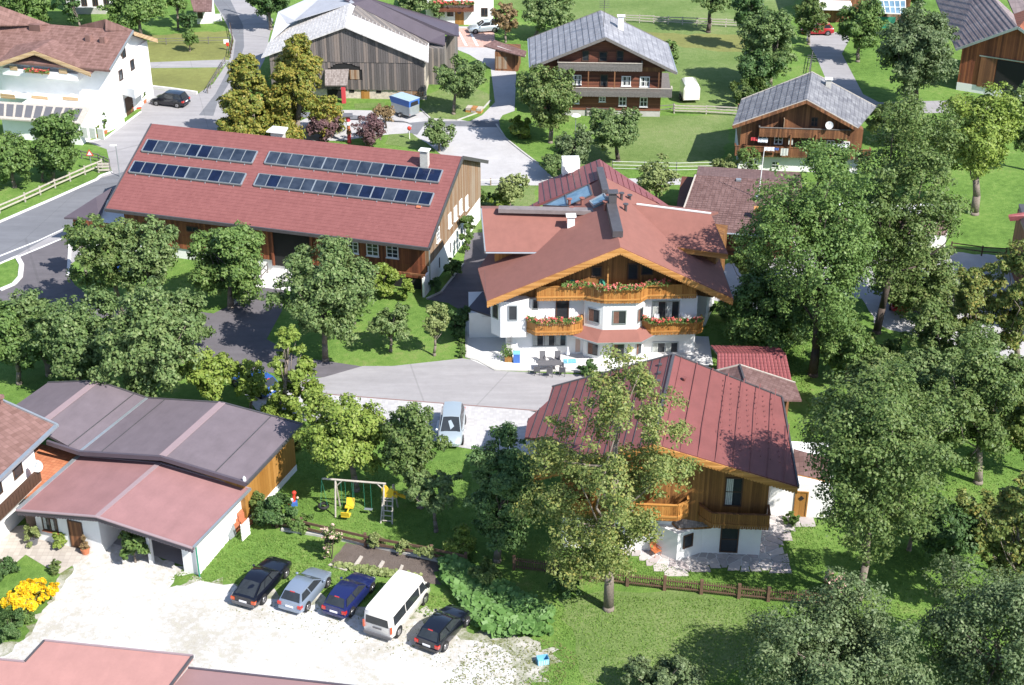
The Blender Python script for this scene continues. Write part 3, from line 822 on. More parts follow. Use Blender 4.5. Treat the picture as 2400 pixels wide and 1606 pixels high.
patch('yard', [(690, 290), (760, 258), (830, 258), (985, 262), (1100, 285), (1130, 270), (1160, 240), (1150, 160), (1100, 128), (1075, 118), (1050, 100), (1045, 60), (1150, 65), (1170, 120), (1210, 170), (1206, 260), (1178, 270), (1163, 292), (1185, 325), (1262, 385), (1300, 420), (1540, 418), (1720, 415), (1720, 432), (1520, 434), (1090, 435), (1080, 400), (1000, 335), (960, 312), (880, 318), (800, 330), (700, 330)], .008, 'paleyard')
patch('asphalt_strip', [(700, 262), (830, 270), (960, 288), (1000, 284), (1170, 284), (1172, 299), (1000, 294), (992, 296), (978, 316), (955, 312), (966, 294), (940, 283), (820, 280), (700, 275)], .014, 'asphalt_road')
patch('pink_paving', [(1050, 66), (1158, 66), (1160, 112), (1056, 110)], .014, 'pinkpave')
patch('lawn', [(985, 255), (1000, 222), (1045, 205), (1110, 205), (1150, 222), (1148, 236), (1125, 262), (1070, 282), (1010, 278)], .018, 'field')
patch('lawn', [(903, 338), (912, 315), (965, 312), (1000, 340), (990, 350)], .018, 'field')
patch('verge', [(905, 252), (832, 255), (830, 243), (900, 240)], .018, 'field')
patch('road', [(1895, 70), (1985, 78), (1990, 95), (1973, 126), (2023, 221), (2060, 240), (2250, 235), (2330, 250), (2330, 262), (2060, 268), (1980, 240), (1944, 202), (1932, 177), (1913, 133), (1890, 95)], .008, 'asphalt_light')
patch('gravel_yard', [(2020, 700), (2048, 757), (2086, 773), (2216, 801), (2307, 840), (2420, 900), (2600, 960), (2600, 650), (2340, 600), (2230, 590), (2060, 585), (1990, 600), (1840, 560), (1700, 620), (1700, 720), (1800, 725), (1900, 700)], .008, 'paleyard', .3)
patch('gravel_path', [(1640, 670), (1740, 700), (1800, 730), (1740, 722), (1640, 695)], .012, 'paleyard')
# the white gravel car park
patch('weedy_edge', [(385, 1370), (470, 1352), (560, 1372), (700, 1400), (1000, 1420), (1090, 1465), (1180, 1492), (1250, 1500), (1310, 1522), (1285, 1572), (1240, 1650), (1100, 1700), (-200, 1700), (-60, 1560), (60, 1490), (130, 1370), (185, 1300), (300, 1260)], .006, 'weedy', .65, .45)
patch('gravel', [(190, 1298), (240, 1262), (350, 1290), (455, 1342), (410, 1352), (396, 1378), (470, 1362), (560, 1378), (650, 1405), (830, 1440), (985, 1448), (1080, 1500), (1180, 1520), (1210, 1570), (1180, 1640), (900, 1720), (-60, 1720), (-30, 1560), (55, 1500), (100, 1430), (150, 1370)], .012, 'gravel', .35, .5)
patch('forecourt', [(-60, 1250), (60, 1230), (240, 1258), (225, 1292), (170, 1325), (140, 1345), (110, 1330), (60, 1300), (0, 1350), (-60, 1380)], .018, 'beigepave')
patch('vegetable_bed', [(769, 1325), (812, 1272), (1082, 1322), (1060, 1335), (1016, 1341), (1035, 1371), (960, 1362), (860, 1345)], .010, 'soil', .06, .5)
patch('field', [(1300, 1400), (1500, 1390), (1760, 1402), (1800, 1480), (1700, 1600), (1560, 1640), (1380, 1600), (1350, 1500)], .007, 'field', .5)

def kerb(pts, w=.22, h=.1, mat='concrete', name='kerb'):
    b = MB()
    for a, c in zip(pts, pts[1:]):
        A = G(*a, 0); B = G(*c, 0); b.beam(A + Vector((0, 0, h / 2)), B + Vector((0, 0, h / 2)), w, h)
    o = b.build(name, M[mat]); o['kind'] = 'structure'
kerb([(-80, 561), (0, 521), (120, 469), (228, 421), (236, 413), (262, 404)], .3, .12, 'patio')
kerb([(0, 681), (33, 667), (48, 650), (51, 622), (42, 606), (36, 603)], .45, .12, 'patio')
kerb([(36, 603), (0, 619), (-80, 656)], .18, .1, 'patio')
kerb([(165, 552), (163, 600), (160, 648)], .3, .12, 'patio')
kerb([(545, 714), (600, 674), (625, 628)], .35, .25, 'patio')
kerb([(340, 205), (400, 212), (462, 221)], .3, .35, 'patio')
kerb([(1163, 292), (1185, 325), (1225, 357), (1262, 385)], .2, .1)
kerb([(985, 256), (1010, 279), (1070, 283), (1125, 263), (1150, 236)], .2, .08)
kerb([(1093, 742), (1093, 838), (1120, 846), (1160, 868), (1370, 873)], .18, .08)
kerb([(1000, 702), (1034, 686), (1062, 650), (1086, 620)], .15, .15)
kerb([(1654, 790), (1664, 856)], .5, .05, 'patio')
kerb([(660, 1243), (735, 1254), (860, 1278), (1090, 1330)], .25, .18)
kerb([(205, 334), (250, 323), (330, 263)], .2, .1, 'patio')
patch('road_marking', [(0, 598.5), (90, 563), (153, 533.5), (153, 535.5), (90, 565.5), (0, 601.5), (-60, 627), (-60, 624)], .018, 'whitepaint')
patch('road_marking', [(0, 618), (100, 577), (165, 550), (165, 552), (100, 580), (0, 621)], .018, 'whitepaint')
for q in ([(1106, 1048), (1109, 1010), (1114, 1010), (1112, 1050)], [(1190, 1052), (1192, 1005), (1197, 1005), (1195, 1054)], [(1020, 1010), (1026, 985), (1030, 985), (1026, 1012)]):
    patch('bay_line', q, .024, 'whitepaint')
for q in ([(1074, 75), (1078, 75), (1096, 108), (1090, 108)], [(1098, 72), (1103, 72), (1122, 108), (1116, 108)]):
    patch('bay_line', q, .020, 'whitepaint')
for bi, q in enumerate(([(769, 1324), (774, 1320), (815, 1333), (812, 1338)], [(822, 1333), (844, 1302), (851, 1304), (831, 1337)], [(878, 1340), (895, 1313), (902, 1316), (887, 1342)], [(930, 1345), (940, 1323), (946, 1325), (938, 1345)])):
    W = [G(x, y, .09) for x, y in q]
    o = MB().slab(W, .12).build('board', M['palewood']); o.name = 'bed_board'
    tag(o, ['long pale board along the near left edge of the vegetable bed', 'pale board laid across the left part of the bare vegetable bed', 'pale board laid across the middle of the vegetable bed', 'short pale board in the vegetable bed above the white minibus'][bi], 'board', 'boards dividing the vegetable bed')

# crazy paving round the near house: every slab its own stone
tz = tile(1100, 1176, 3.647)
PAV = [(1440, 1292), (1456, 1284), (1480, 1293), (1511, 1305), (1535, 1320), (1561, 1331), (1590, 1337), (1618, 1336), (1648, 1323), (1690, 1324), (1740, 1326), (1828, 1332), (1826, 1290), (1822, 1262), (1840, 1240), (1885, 1222), (1870, 1205), (1800, 1200), (1700, 1225), (1560, 1235), (1440, 1250)]
pav = patch('paving', PAV, .012, 'patio')
def clip(poly, p, n):
    out = []
    for i in range(len(poly)):
        a, c = poly[i], poly[(i + 1) % len(poly)]
        da = (a[0] - p[0]) * n[0] + (a[1] - p[1]) * n[1]; dc = (c[0] - p[0]) * n[0] + (c[1] - p[1]) * n[1]
        if da <= 0: out.append(a)
        if da * dc < 0:
            t = da / (da - dc); out.append((a[0] + t * (c[0] - a[0]), a[1] + t * (c[1] - a[1])))
    return out
def inside(poly, x, y):
    r = False
    for i in range(len(poly)):
        (x0, y0), (x1, y1) = poly[i], poly[(i + 1) % len(poly)]
        if (y0 > y) != (y1 > y) and x < (x1 - x0) * (y - y0) / (y1 - y0) + x0: r = not r
    return r
PW = [tuple(G(*p)[:2]) for p in PAV]
xs = [p[0] for p in PW]; ys = [p[1] for p in PW]
M['slabs'] = [plain('slab_%s' % i, c, 0.85, .12, 3, bmp=.3) for i, c in enumerate([(0.40, .35, .34), (.47, .43, .41), (.36, .33, .32)])]
pts = []
y = min(ys)
while y < max(ys):
    x = min(xs)
    while x < max(xs):
        p = (x + random.uniform(-.28, .28), y + random.uniform(-.22, .22))
        if inside(PW, *p): pts.append(p)
        x += .68
    y += .56
for i, p in enumerate(pts):
    poly = [(p[0] - .8, p[1] - .8), (p[0] + .8, p[1] - .8), (p[0] + .8, p[1] + .8), (p[0] - .8, p[1] + .8)]
    for j, q in enumerate(pts):
        if i == j or abs(q[0] - p[0]) > 1.6 or abs(q[1] - p[1]) > 1.6: continue
        dx, dy = q[0] - p[0], q[1] - p[1]; l = math.hypot(dx, dy); n = (dx / l, dy / l)
        poly = clip(poly, (p[0] + dx / 2 - n[0] * .04, p[1] + dy / 2 - n[1] * .04), n)
        if len(poly) < 3: break
    if len(poly) >= 3 and all(inside(PW, *c) or True for c in poly):
        poly = [c for c in poly]
        MB().prism([Vector((a, c, .012)) for a, c in poly], (0, 0, .03 + random.uniform(0, .01))).build('paving_slab', random.choice(M['slabs']), pav)

# ================================================================== BUILDINGS
# ---- long barn with the solar collectors
z1 = tile(0, 0, 3.647); z2 = tile(560, 0, 3.647); z2b = tile(560, 400, 3.647); z1b = tile(0, 400, 3.647)
B1 = Frame('barn', G(1004, 699), -15.6, 'long barn with a dull red roof carrying four rows of solar collectors', 'barn')
ze, zr = 5.0, 9.7
e1 = B1.h(1005, 582, ze); e0 = B1.h(248, 488, ze); r1 = B1.h(1087, 365, zr); r0 = B1.h(352, 292, zr)
vE = (e0.y + e1.y) / 2; vR = (r0.y + r1.y) / 2; uL = (e0.x + r0.x) / 2; uR = (e1.x + r1.x) / 2
sl1 = (zr - ze) / (vR - vE)
near = [Vector((uL, vE, ze)), Vector((uR, vE, ze)), Vector((uR, vR, zr)), Vector((uL, vR, zr))]
vF = vR + (vR - vE) * .78; zF = zr - (vF - vR) * sl1
far = [Vector((uL, vR, zr)), Vector((uR, vR, zr)), Vector((uR, vF, zF)), Vector((uL, vF, zF))]
rb = MB(); rb.slab(near, .25); rb.slab(far, .25)
rf1 = rb.build('roof', M['roof_red'], B1.root)
courses(B1.root, 'tile_course', near, (1, 0, 0), .4, M['roof_red'], .014, .05)
for a, c in ((near[1], near[2]), (near[0], near[3]), (far[1], far[2])):
    MB().beam(a + Vector((0, 0, -.1)), c + Vector((0, 0, -.1)), .14, .34).build('barge_board', M['dkmetal'], B1.root)
MB().beam(near[0] + Vector((0, -.1, -.1)), near[1] + Vector((0, -.1, -.1)), .18, .3).build('eaves_board', M['dkmetal'], B1.root)
vW = vE + 1.3; uw1 = uR - .55; uw0 = uL + 1.0; vb = vF - 1.0
zb = 2.55
MB().box(uw0, uw1, vW, vb, 0, zb).build('plinth_wall', M['white'], B1.root)
# timber upper storey, set over the white base
zf = lambda v: min(ze + (v - vE) * sl1, zr - (v - vR) * sl1) - .27
def side_prism(x0, x1, mat, name, za):
    p = [Vector((x0, vW - .12, za)), Vector((x0, vb + .05, za)), Vector((x0, vb + .05, zf(vb))), Vector((x0, vR, zf(vR))), Vector((x0, vW - .12, zf(vW)))]
    MB().prism(p, (x1 - x0, 0, 0)).build(name, M[mat], B1.root)
side_prism(uw0 + .2, uw1 - .25, 'red_wood', 'timber_wall', zb)
side_prism(uw1 - .25, uw1 + .06, 'weather_wood', 'gable_boarding', zb)
MB().box(uw0 + .3, uw1 - .1, vW - .14, vW - .01, 1.15, zb - .01).build('lower_boarding', M['red_wood'], B1.root)
# barn door opening with the pale ramp, reveals
dl = B1.f(*z2b(290, 540), vW - .12).x; dr = B1.f(*z2b(610, 640), vW - .12).x
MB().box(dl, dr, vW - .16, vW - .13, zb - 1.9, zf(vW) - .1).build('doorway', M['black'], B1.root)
MB().box(dl - .25, dl, vW - .3, vW - .13, zb - 1.9, zf(vW) - .1).build('post', M['red_wood'], B1.root)
MB().box(dr, dr + .25, vW - .3, vW - .13, zb - 1.9, zf(vW) - .1).build('post', M['red_wood'], B1.root)
for q0, q1 in (((930, 600), (1025, 710)), ((1088, 612), (1197, 735)), ((1258, 630), (1366, 752))):
    pwindow(B1, vW - .12, z2b(*q0), z2b(*q1), nx=2, ny=3, sill='whitepaint')
pwindow(B1, vW - .12, z1b(1590, 470), z1b(1700, 530), nx=2, ny=1, frame='brownpaint')
mp = rmap(B1, uw1 + .06)
for q0, q1, n in (((1682, 500), (1716, 580), 2), ((1785, 365), (1812, 470), 1), ((1833, 305), (1862, 410), 1), ((1880, 250), (1905, 350), 1), ((1935, 235), (1952, 300), 1)):
    a = B1.g(*z2b(*q0), uw1 + .06); c = B1.g(*z2b(*q1), uw1 + .06); wd = .9
    mid = B1.g(*z2b((q0[0] + q1[0]) / 2, (q0[1] + q1[1]) / 2), uw1 + .06)
    window(B1.root, mp, mid.y - wd / 2, mid.y + wd / 2, mid.z - .75, mid.z + .6, nx=2, ny=3, sill='whitepaint', glass='glass' if n == 2 else 'curtain')
for k in range(3):
    vv = vW + 3 + k * 3.4; s_ = MB(); mbox(s_, rmap(B1, uw1), vv, vv + .18, 0, .04, .9, 1.9); s_.build('slit', M['black'], B1.root)
MB().tube((uw1 + .12, vW - .05, 0), (uw1 + .12, vW - .05, zf(vW)), .06).build('downpipe', M['metal'], B1.root)
# open shed bay and pergola posts at the right end of the front
a = B1.f(*z2b(1270, 960), vW); c = B1.f(*z2b(1470, 960), vW)
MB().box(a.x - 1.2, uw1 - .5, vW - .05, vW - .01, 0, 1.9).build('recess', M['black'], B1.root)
MB().box(uw1 - .15, uw1 + .05, vW - 1.5, vW, 0, 1.9).build('wing_wall', M['white'], B1.root)
P_ = [Vector((a.x - 2.5, vW - 1.3, 2.15)), Vector((uw1 + .1, vW - 1.3, 2.15)), Vector((uw1 + .1, vW, 2.5)), Vector((a.x - 2.5, vW, 2.5))]
MB().beam(P_[0], P_[1], .14, .16).beam(P_[0], P_[3], .12, .12).build('pergola_beam', M['brown_wood'], B1.root)
for xx in (a.x - 2.5, a.x, uw1 - .2): MB().box(xx - .07, xx + .07, vW - 1.4, vW - 1.25, 0, 2.1).build('post', M['brown_wood'], B1.root)
# chimney and dormer hood on the ridge
cc = B1.pl(*z2(1590, 1420), lambda u, v: ze + (v - vE) * sl1)
chimney(B1.root, cc.x, cc.y, cc.z - .3, cc.z + 1.45, .75, .6, 'concrete', 'whitepaint')
cc = B1.h(*z2(340, 1150), zr)
MB().box(cc.x - .6, cc.x + .6, vR + .1, vR + .9, zr - .5, zr + .35).build('vent', M['concrete'], B1.root)
MB().slab([Vector((cc.x - .95, vR - .1, zr + .5)), Vector((cc.x + .95, vR - .1, zr + .5)), Vector((cc.x + .8, vR + 1.2, zr + .62)), Vector((cc.x - .8, vR + 1.2, zr + .62))], .1).build('vent_cap', M['whitepaint'], B1.root)
# little red mark below the lower collectors
cc = B1.pl(*z2b(1535, 320), lambda u, v: ze + (v - vE) * sl1); nrm = Vector((0, -sl1, 1)).normalized()
MB().prism([cc + Vector((-.22, -.1, .03)), cc + Vector((.22, -.1, .03)), cc + Vector((.22, .15, .03 + .25 * sl1)), cc + Vector((-.22, .15, .03 + .25 * sl1))], nrm * .06).build('roof_hatch', M['brick'], B1.root)
# the collectors: four mounted rows, each panel a part of its row
fnB = lambda u, v: ze + (v - vE) * sl1 + .16
PANELS = [
 ('upper left row of ten solar collectors on the long barn roof', z1(1262, 1198), z1(2203, 1292), z1(1232, 1298), 10, 'bgggb bgggg'.replace(' ', '')),
 ('lower left row of ten solar collectors on the long barn roof', z1(1150, 1383), z1(2107, 1482), z1(1122, 1478), 10, 'bbbbbggbgg'),
 ('upper right row of fifteen solar collectors on the long barn roof', z2(262, 1305), z2(1745, 1450), z2(235, 1405), 15, 'ggggggggggbbbbb'),
 ('lower right row of fifteen solar collectors on the long barn roof', z2b(170, 35), z2b(1670, 188), z2b(140, 135), 15, 'gbgggggbgbbgbgbb'),
]
for lab, a, c, d, n, cols in PANELS:
    A = B1.pl(*a, fnB); C_ = B1.pl(*c, fnB); D = B1.pl(*d, fnB)
    rt = link('solar_collectors', None); rt.location = B1.root.location; rt.rotation_euler = B1.root.rotation_euler
    tag(rt, lab, 'solar panels', 'rows of solar collectors on the barn roof')
    v1 = (A.y + C_.y) / 2; u0, u1 = A.x, C_.x; v0 = v1 - (A.y - D.y) * 1.0
    st = (u1 - u0) / n
    up = lambda u, v, e=0: Vector((u, v, ze + (v - vE) * sl1 + .16 + e + (v - v0) * .0))
    fr_ = MB()
    for v in (v0, v1): fr_.beam(up(u0, v), up(u1, v), .06, .14)
    for i in range(n + 1):
        u = u0 + st * i; fr_.beam(up(u, v0), up(u, v1), .055 if i % 5 else .12, .15)
    fr_.build('frame', M['metal'], rt)
    ft = MB()
    for i in range(int(n * .8)):
        u = u0 + (u1 - u0) * (i + .5) / (n * .8); ft.beam(up(u, v0 - .2, -.12), up(u, v0 + .1, -.12), .05, .08)
    ft.build('bracket', M['metal'], rt)
    MB().box(u0, u1, v0 - .05, v0 + .02, ze + (v0 - vE) * sl1, ze + (v0 - vE) * sl1 + .12).build('shadow_strip', M['dkmetal'], rt)  # dark strip painted in as the shadow under the collectors
    for i in range(n):
        x0 = u0 + st * i + .05; x1 = u0 + st * (i + 1) - .05
        nn = (up(0, 1) - up(0, 0)).cross(Vector((-1, 0, 0))).normalized()
        MB().prism([up(x0, v0 + .05, -.03), up(x1, v0 + .05, -.03), up(x1, v1 - .05, -.03), up(x0, v1 - .05, -.03)], Vector((0, 0, .07))).build('solar_panel', M['solar_blue' if cols[i] == 'b' else 'solar_grey'], rt)
# lean-to at the left end
b_ = B1
lt, lp = proof(B1, [[(150, 510, 3.0), (232, 512, 3.0), (262, 440, 4.4), (225, 462, 4.2)]], 'roof_purple', .18, 'lean_to_roof')
q = [B1.h(*p) for p in ((165, 511, 3.0), (238, 512, 3.0))]
MB().box(q[0].x, uw0 + .3, q[0].y + .4, q[0].y + 5.5, 0, 2.7).build('lean_to_wall', M['white'], B1.root)
MB().box(q[0].x, uw0 + .3, q[0].y + .34, q[0].y + .39, 2.1, 2.75).build('lean_to_boarding', M['red_wood'], B1.root)

# ---- main guest house
z3 = tile(1100, 400, 3.647)
H1 = Frame('guest_house', (8, 111.2, 0), 2.2, 'large guest house with orange wooden balconies, geraniums and a wide red-brown gable roof', 'house')
zr = 10.8; ur = H1.h(1454, 578, zr).x
eL = H1.f(*z3(150, 1110), -1.6); eR = H1.f(*z3(2255, 1090), -1.6)
sL = (zr - eL.z) / (ur - eL.x); sR = (zr - eR.z) / (eR.x - ur)
fL = lambda u, v: zr - sL * (ur - u); fR = lambda u, v: zr - sR * (u - ur)
fz = lambda u: (fL(u, 0) if u < ur else fR(u, 0))
vB = H1.h(1398, 373, zr).y
Lp = [Vector((ur, -1.6, zr)), Vector((eL.x, -1.6, eL.z)), H1.pl(1120, 630, fL), Vector((-8.6, 9.5, fL(-8.6, 0))), Vector((ur, 13.0, zr))]
Rp = [Vector((ur, -1.6, zr)), Vector((eR.x, -1.6, eR.z)), Vector((eR.x, 7.5, eR.z)), Vector((7.2, 12.5, fR(7.2, 0))), Vector((ur, 13.0, zr))]
b = MB(); b.slab(Lp, .25); b.slab(Rp, .25); b.build('roof', M['roof_main'], H1.root)
# rear part of the roof: sheet metal with seams
Lq = [Vector((ur, 13.0, zr - .01)), Vector((-7.4, 13.0, fL(-7.4, 0) - .01)), H1.pl(1262, 471, fL), H1.pl(1262, 430, fL), Vector((ur, vB, zr - .01))]
Rq = [Vector((ur, 13.0, zr - .01)), Vector((ur, vB, zr - .01)), H1.pl(1515, 452, fR), H1.pl(1556, 486, fR), Vector((7.6, 13.0, fR(7.6, 0) - .01))]
b = MB(); b.slab(Lq, .25); b.slab(Rq, .25); b.build('rear_roof', M['roof_main2'], H1.root)
seams(H1.root, Lq, (0, 1, 0), .6, M['dkmetal'], .05, .04); seams(H1.root, Rq, (0, 1, 0), .6, M['roof_main2'], .05, .04)
# glazing on the rear left slope
g0 = [H1.pl(*z3(*p), lambda u, v: fL(u, v) + .05) for p in ((630, 290), (1020, 120), (1050, 210), (835, 310))]
g0[0] = H1.pl(*z3(630, 300), lambda u, v: fL(u, v) + .05)
sk = MB().slab(g0, .1).build('roof_glazing', M['skyglass'], H1.root)
gb = MB()
for a, c in zip(g0, g0[1:] + g0[:1]): gb.beam(a, c, .12, .14)
m0 = H1.pl(*z3(822, 205), lambda u, v: fL(u, v) + .06); m1 = H1.pl(*z3(838, 310), lambda u, v: fL(u, v) + .06); gb.beam(m0, m1, .12, .12)
gb.build('glazing_bar', M['dkmetal'], sk)
g1 = [H1.pl(*z3(*p), lambda u, v: fL(u, v) + .25) for p in ((1030, 265), (1150, 200), (1180, 245), (1065, 300))]
sk = MB().slab(g1, .3).build('skylight', M['skyglass'], H1.root)
gb = MB()
for a, c in zip(g1, g1[1:] + g1[:1]): gb.beam(a, c, .12, .16)
gb.build('skylight_frame', M['metal'], sk)
# ridge duct boxes
def ridgebox(p0, p1, w, h, z, nm='ridge_duct', mt='dkmetal'):
    a = H1.h(*p0, z); c = H1.h(*p1, z)
    MB().beam(a, c, w, h).build(nm, M[mt], H1.root)
ridgebox(z3(1270, 545), z3(1200, 240), .85, .55, zr + .25)
ridgebox(z3(1165, 180), z3(1115, -15), .6, .4, zr + .2)
ridgebox(z3(250, 330), z3(1110, 350), .8, .35, 10.0, mt='duct')
# cross gables
Lc = [H1.h(1129, 489, 9.8), H1.h(*z3(140, 690), 8.0), Vector((-3.0, 3.35, 8.0)), Vector((0, 8.3, 9.8))]
b = MB(); b.slab(Lc, .22)
b.slab([Lc[0], Lc[0] + Vector((0, 4.2, -1.6)), Vector((-1, 12.4, 8.2)), Lc[3]], .22)
b.build('left_wing_roof', M['roof_main'], H1.root)
MB().beam(Lc[0] + Vector((-.05, 0, -.1)), Lc[1] + Vector((-.05, 0, -.1)), .1, .34).build('barge_board', M['metal'], H1.root)
MB().tube(Lc[1] + Vector((0, -.1, -.1)), Vector((-4.9, 3.45, 7.92)), .08).build('gutter', M['metal'], H1.root)
MB().box(-9.2, -2, 5.0, 12.0, 0, 7.75).build('left_wing_wall', M['orange_wood'], H1.root)
MB().box(-9.3, -8.7, 4.9, 5.6, 4.6, 7.8).build('post', M['orange_wood'], H1.root)
Rc0 = H1.h(*z3(2065, 370), 9.7); Rc1 = H1.h(*z3(2212, 712), 8.0); Rc2 = H1.h(*z3(1540, 622), 8.0); Rc3 = H1.h(*z3(1430, 290), 9.7)
dirr = (Rc1 - Rc2).normalized()
Rc2b = Rc2 - dirr * 2.5; Rc3b = Rc3 - (Rc0 - Rc3).normalized() * 2.5
b = MB(); b.slab([Rc0, Rc3b, Rc2b, Rc1], .22)
b.slab([Rc0, Rc0 + Vector((1.4, 4.0, -1.6)), Rc3b + Vector((1.4, 4.0, -1.6)), Rc3b], .22)
b.build('right_wing_roof', M['roof_main'], H1.root)
MB().beam(Rc2 + Vector((0, -.04, -.26)), Rc1 + Vector((0, -.04, -.26)), .08, .44).build('barge_board', M['fascia'], H1.root)
MB().beam(Rc3 + Vector((0, 0, .05)), Rc0 + Vector((0, 0, .05)), .18, .1).build('ridge_cap', M['whitepaint'], H1.root)
nl_ = Vector((-dirr.y, dirr.x, 0))
q0 = Rc1 - dirr * 1.2 + nl_ * 1.3; q1 = Rc2 + nl_ * 1.3
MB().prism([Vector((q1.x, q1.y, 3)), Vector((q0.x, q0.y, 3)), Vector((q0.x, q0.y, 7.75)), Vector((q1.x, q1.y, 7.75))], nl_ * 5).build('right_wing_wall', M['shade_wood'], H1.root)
MB().prism([Vector((q1.x, q1.y + .3, 0)), Vector((q0.x - .5, q0.y + .3, 0)), Vector((q0.x - .5, q0.y + .3, 3)), Vector((q1.x, q1.y + .3, 3))], nl_ * 4).build('right_wing_base', M['white'], H1.root)
# scalloped barge boards of the big gable
def scallop(root, A, B, drop, mat, off=-.08, n=None, thick=.05, name='barge_board'):
    b = MB(); L_ = (B - A).length; n = n or int(L_ / .22); d = (B - A) / n
    b.prism([A, B, B + Vector((0, 0, -drop)), A + Vector((0, 0, -drop))], (0, off, 0))
    lo = MB()
    for i in range(n):
        p = A + d * i + Vector((0, 0, -drop)); q = p + d
        lo.prism([p, q, q + Vector((0, 0, -.04)), q.lerp(p, .25) + Vector((0, 0, -.13)), q.lerp(p, .75) + Vector((0, 0, -.13)), p + Vector((0, 0, -.04))], (0, off * .7, 0))
    o = b.build(name, M[mat], root); lo.build('scallop', M[mat], o, kind='stuff')
    return o
ap = Vector((ur, -1.62, zr - .06))
for c in (Vector((eL.x, -1.62, eL.z - .06)), Vector((eR.x, -1.62, eR.z - .06))): scallop(H1.root, ap, c, .48, 'fascia')
for c, s in ((eL, 1), (eR, -1)):
    MB().beam(Vector((c.x, -1.6, c.z - .12)), Vector((c.x, 6 if s < 0 else 4.0, c.z - .12)), .12, .2).build('gutter', M['dkmetal'], H1.root)
# body
WL, WR = -8.5, 7.6
zf2 = lambda u: fz(u) - .3
MB().box(WL, WR, 0, 14, 0, 5.35).build('wall', M['white'], H1.root)
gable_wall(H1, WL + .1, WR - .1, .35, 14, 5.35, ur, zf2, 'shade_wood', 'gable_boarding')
# rafters under the gable
for uu in (-7.6, -4.6, ur, 4.6, 7.2): MB().box(uu - .1, uu + .1, -1.5, .5, fz(uu) - .55, fz(uu) - .3).build('purlin', M['fascia'], H1.root)
# upper balcony with its bay
P0 = [H1.f(*z3(580, 1085), -1.2).x, -1.9, -.4, 2.7, 3.6, 7.2]
path = [(P0[0], -.75), (-2.0, -.75), (-.45, -1.45), (2.55, -1.45), (3.2, -.75), (7.3, -.75)]
balcony(H1.root, path, 5.75, 6.85, 'orange_wood', 'fascia', .3, trim='fascia')
MB().box(-5.9, -3.9, .32, .36, 5.4, 6.9).build('panel', M['orange_wood'], H1.root)
# white wall recess seen between the balconies
for (q0, q1) in (((1045, 820), (1130, 905)), ((1355, 790), (1440, 930)), ((1470, 800), (1570, 890))):
    pwindow(H1, .3, z3(*q0), z3(*q1), frame='brownpaint', nx=1)
MB().beam(Vector((-.05, -.2, 5.9)), Vector((-.05, -.2, 8.4)), .12, .12).build('parasol_pole', M['fascia'], H1.root)
# middle bay, two storeys
def bay(z0_, z1_, out, name, cols):
    p = [(-2.0, 0), (-1.35, -out), (1.05, -out - .0), (2.6, -out), (3.2, 0)]
    p = [(-2.0, 0.02), (-1.95, -.35), (-.45, -out), (2.35, -out), (3.15, -.35), (3.2, .02)]
    MB().prism([Vector((x, y, z0_)) for x, y in p], (0, 0, z1_ - z0_)).build(name, M['white'], H1.root)
    return p
pb = bay(2.75, 5.55, 1.2, 'bay_wall', None)
pg = bay(0, 2.3, 1.1, 'bay_wall', None)
def facet_window(p, q, t0, t1, c0, c1, **k):
    A = Vector((p[0], p[1], 0)); B = Vector((q[0], q[1], 0)); d = (B - A); L_ = d.length; d.normalize(); n = Vector((d.y, -d.x, 0))
    window(H1.root, lambda a, b, c: A + d * a + n * b + Vector((0, 0, c)), t0 * L_, t1 * L_, c0, c1, **k)
for z_, hh in ((3.45, 1.35), (.25, 1.75)):
    P_ = pb if z_ > 3 else pg
    facet_window(P_[1], P_[2], .2, .85, z_, z_ + hh, nx=1, frame='metal', curtain='brcurtain')
    facet_window(P_[2], P_[3], .28, .70, z_, z_ + hh, nx=1, frame='metal', curtain='brcurtain')
    facet_window(P_[3], P_[4], .05, .75, z_, z_ + hh, nx=1, frame='metal', curtain='brcurtain')
# skirt roof over the ground floor bay
sk0 = [(-2.1, .05, 3.0), (-2.0, -.45, 3.0), (-.5, -1.3, 3.0), (2.4, -1.3, 3.0), (3.25, -.45, 3.0), (3.3, .05, 3.0)]
sk1 = [(-3.4, .05, 2.55), (-3.3, -.9, 2.4), (-1.0, -2.2, 2.25), (2.7, -2.2, 2.25), (4.3, -.9, 2.4), (4.4, .05, 2.55)]
b = MB()
for i in range(5): b.slab([Vector(sk0[i]), Vector(sk1[i]), Vector(sk1[i + 1]), Vector(sk0[i + 1])], .08)
b.build('canopy', M['roof_main'], H1.root)
b = MB()
for i in range(5): b.beam(Vector(sk1[i]) + Vector((0, 0, -.06)), Vector(sk1[i + 1]) + Vector((0, 0, -.06)), .1, .14)
b.build('canopy_gutter', M['metal'], H1.root)
# first floor: windows, doors
pwindow(H1, 0, z3(740, 1095), z3(850, 1270), frame='brownpaint', nx=1, name='balcony_door')
pwindow(H1, 0, z3(1565, 1112), z3(1790, 1275), frame='metal', nx=2, curtain='curtain', name='balcony_door')
pwindow(H1, 0, z3(538, 1090), z3(590, 1185), frame='metal', nx=1)
# lower side balconies
balcony(H1.root, [(-6.75, -.6), (-6.1, -1.25), (-3.1, -1.25), (-2.15, -.9)], 2.75, 3.78, 'orange_wood', 'fascia', 0.0, trim='fascia')
balcony(H1.root, [(2.95, -.6), (3.6, -1.25), (7.55, -1.25), (8.0, -.9)], 2.6, 3.55, 'orange_wood', 'fascia', 0.0, trim='fascia')
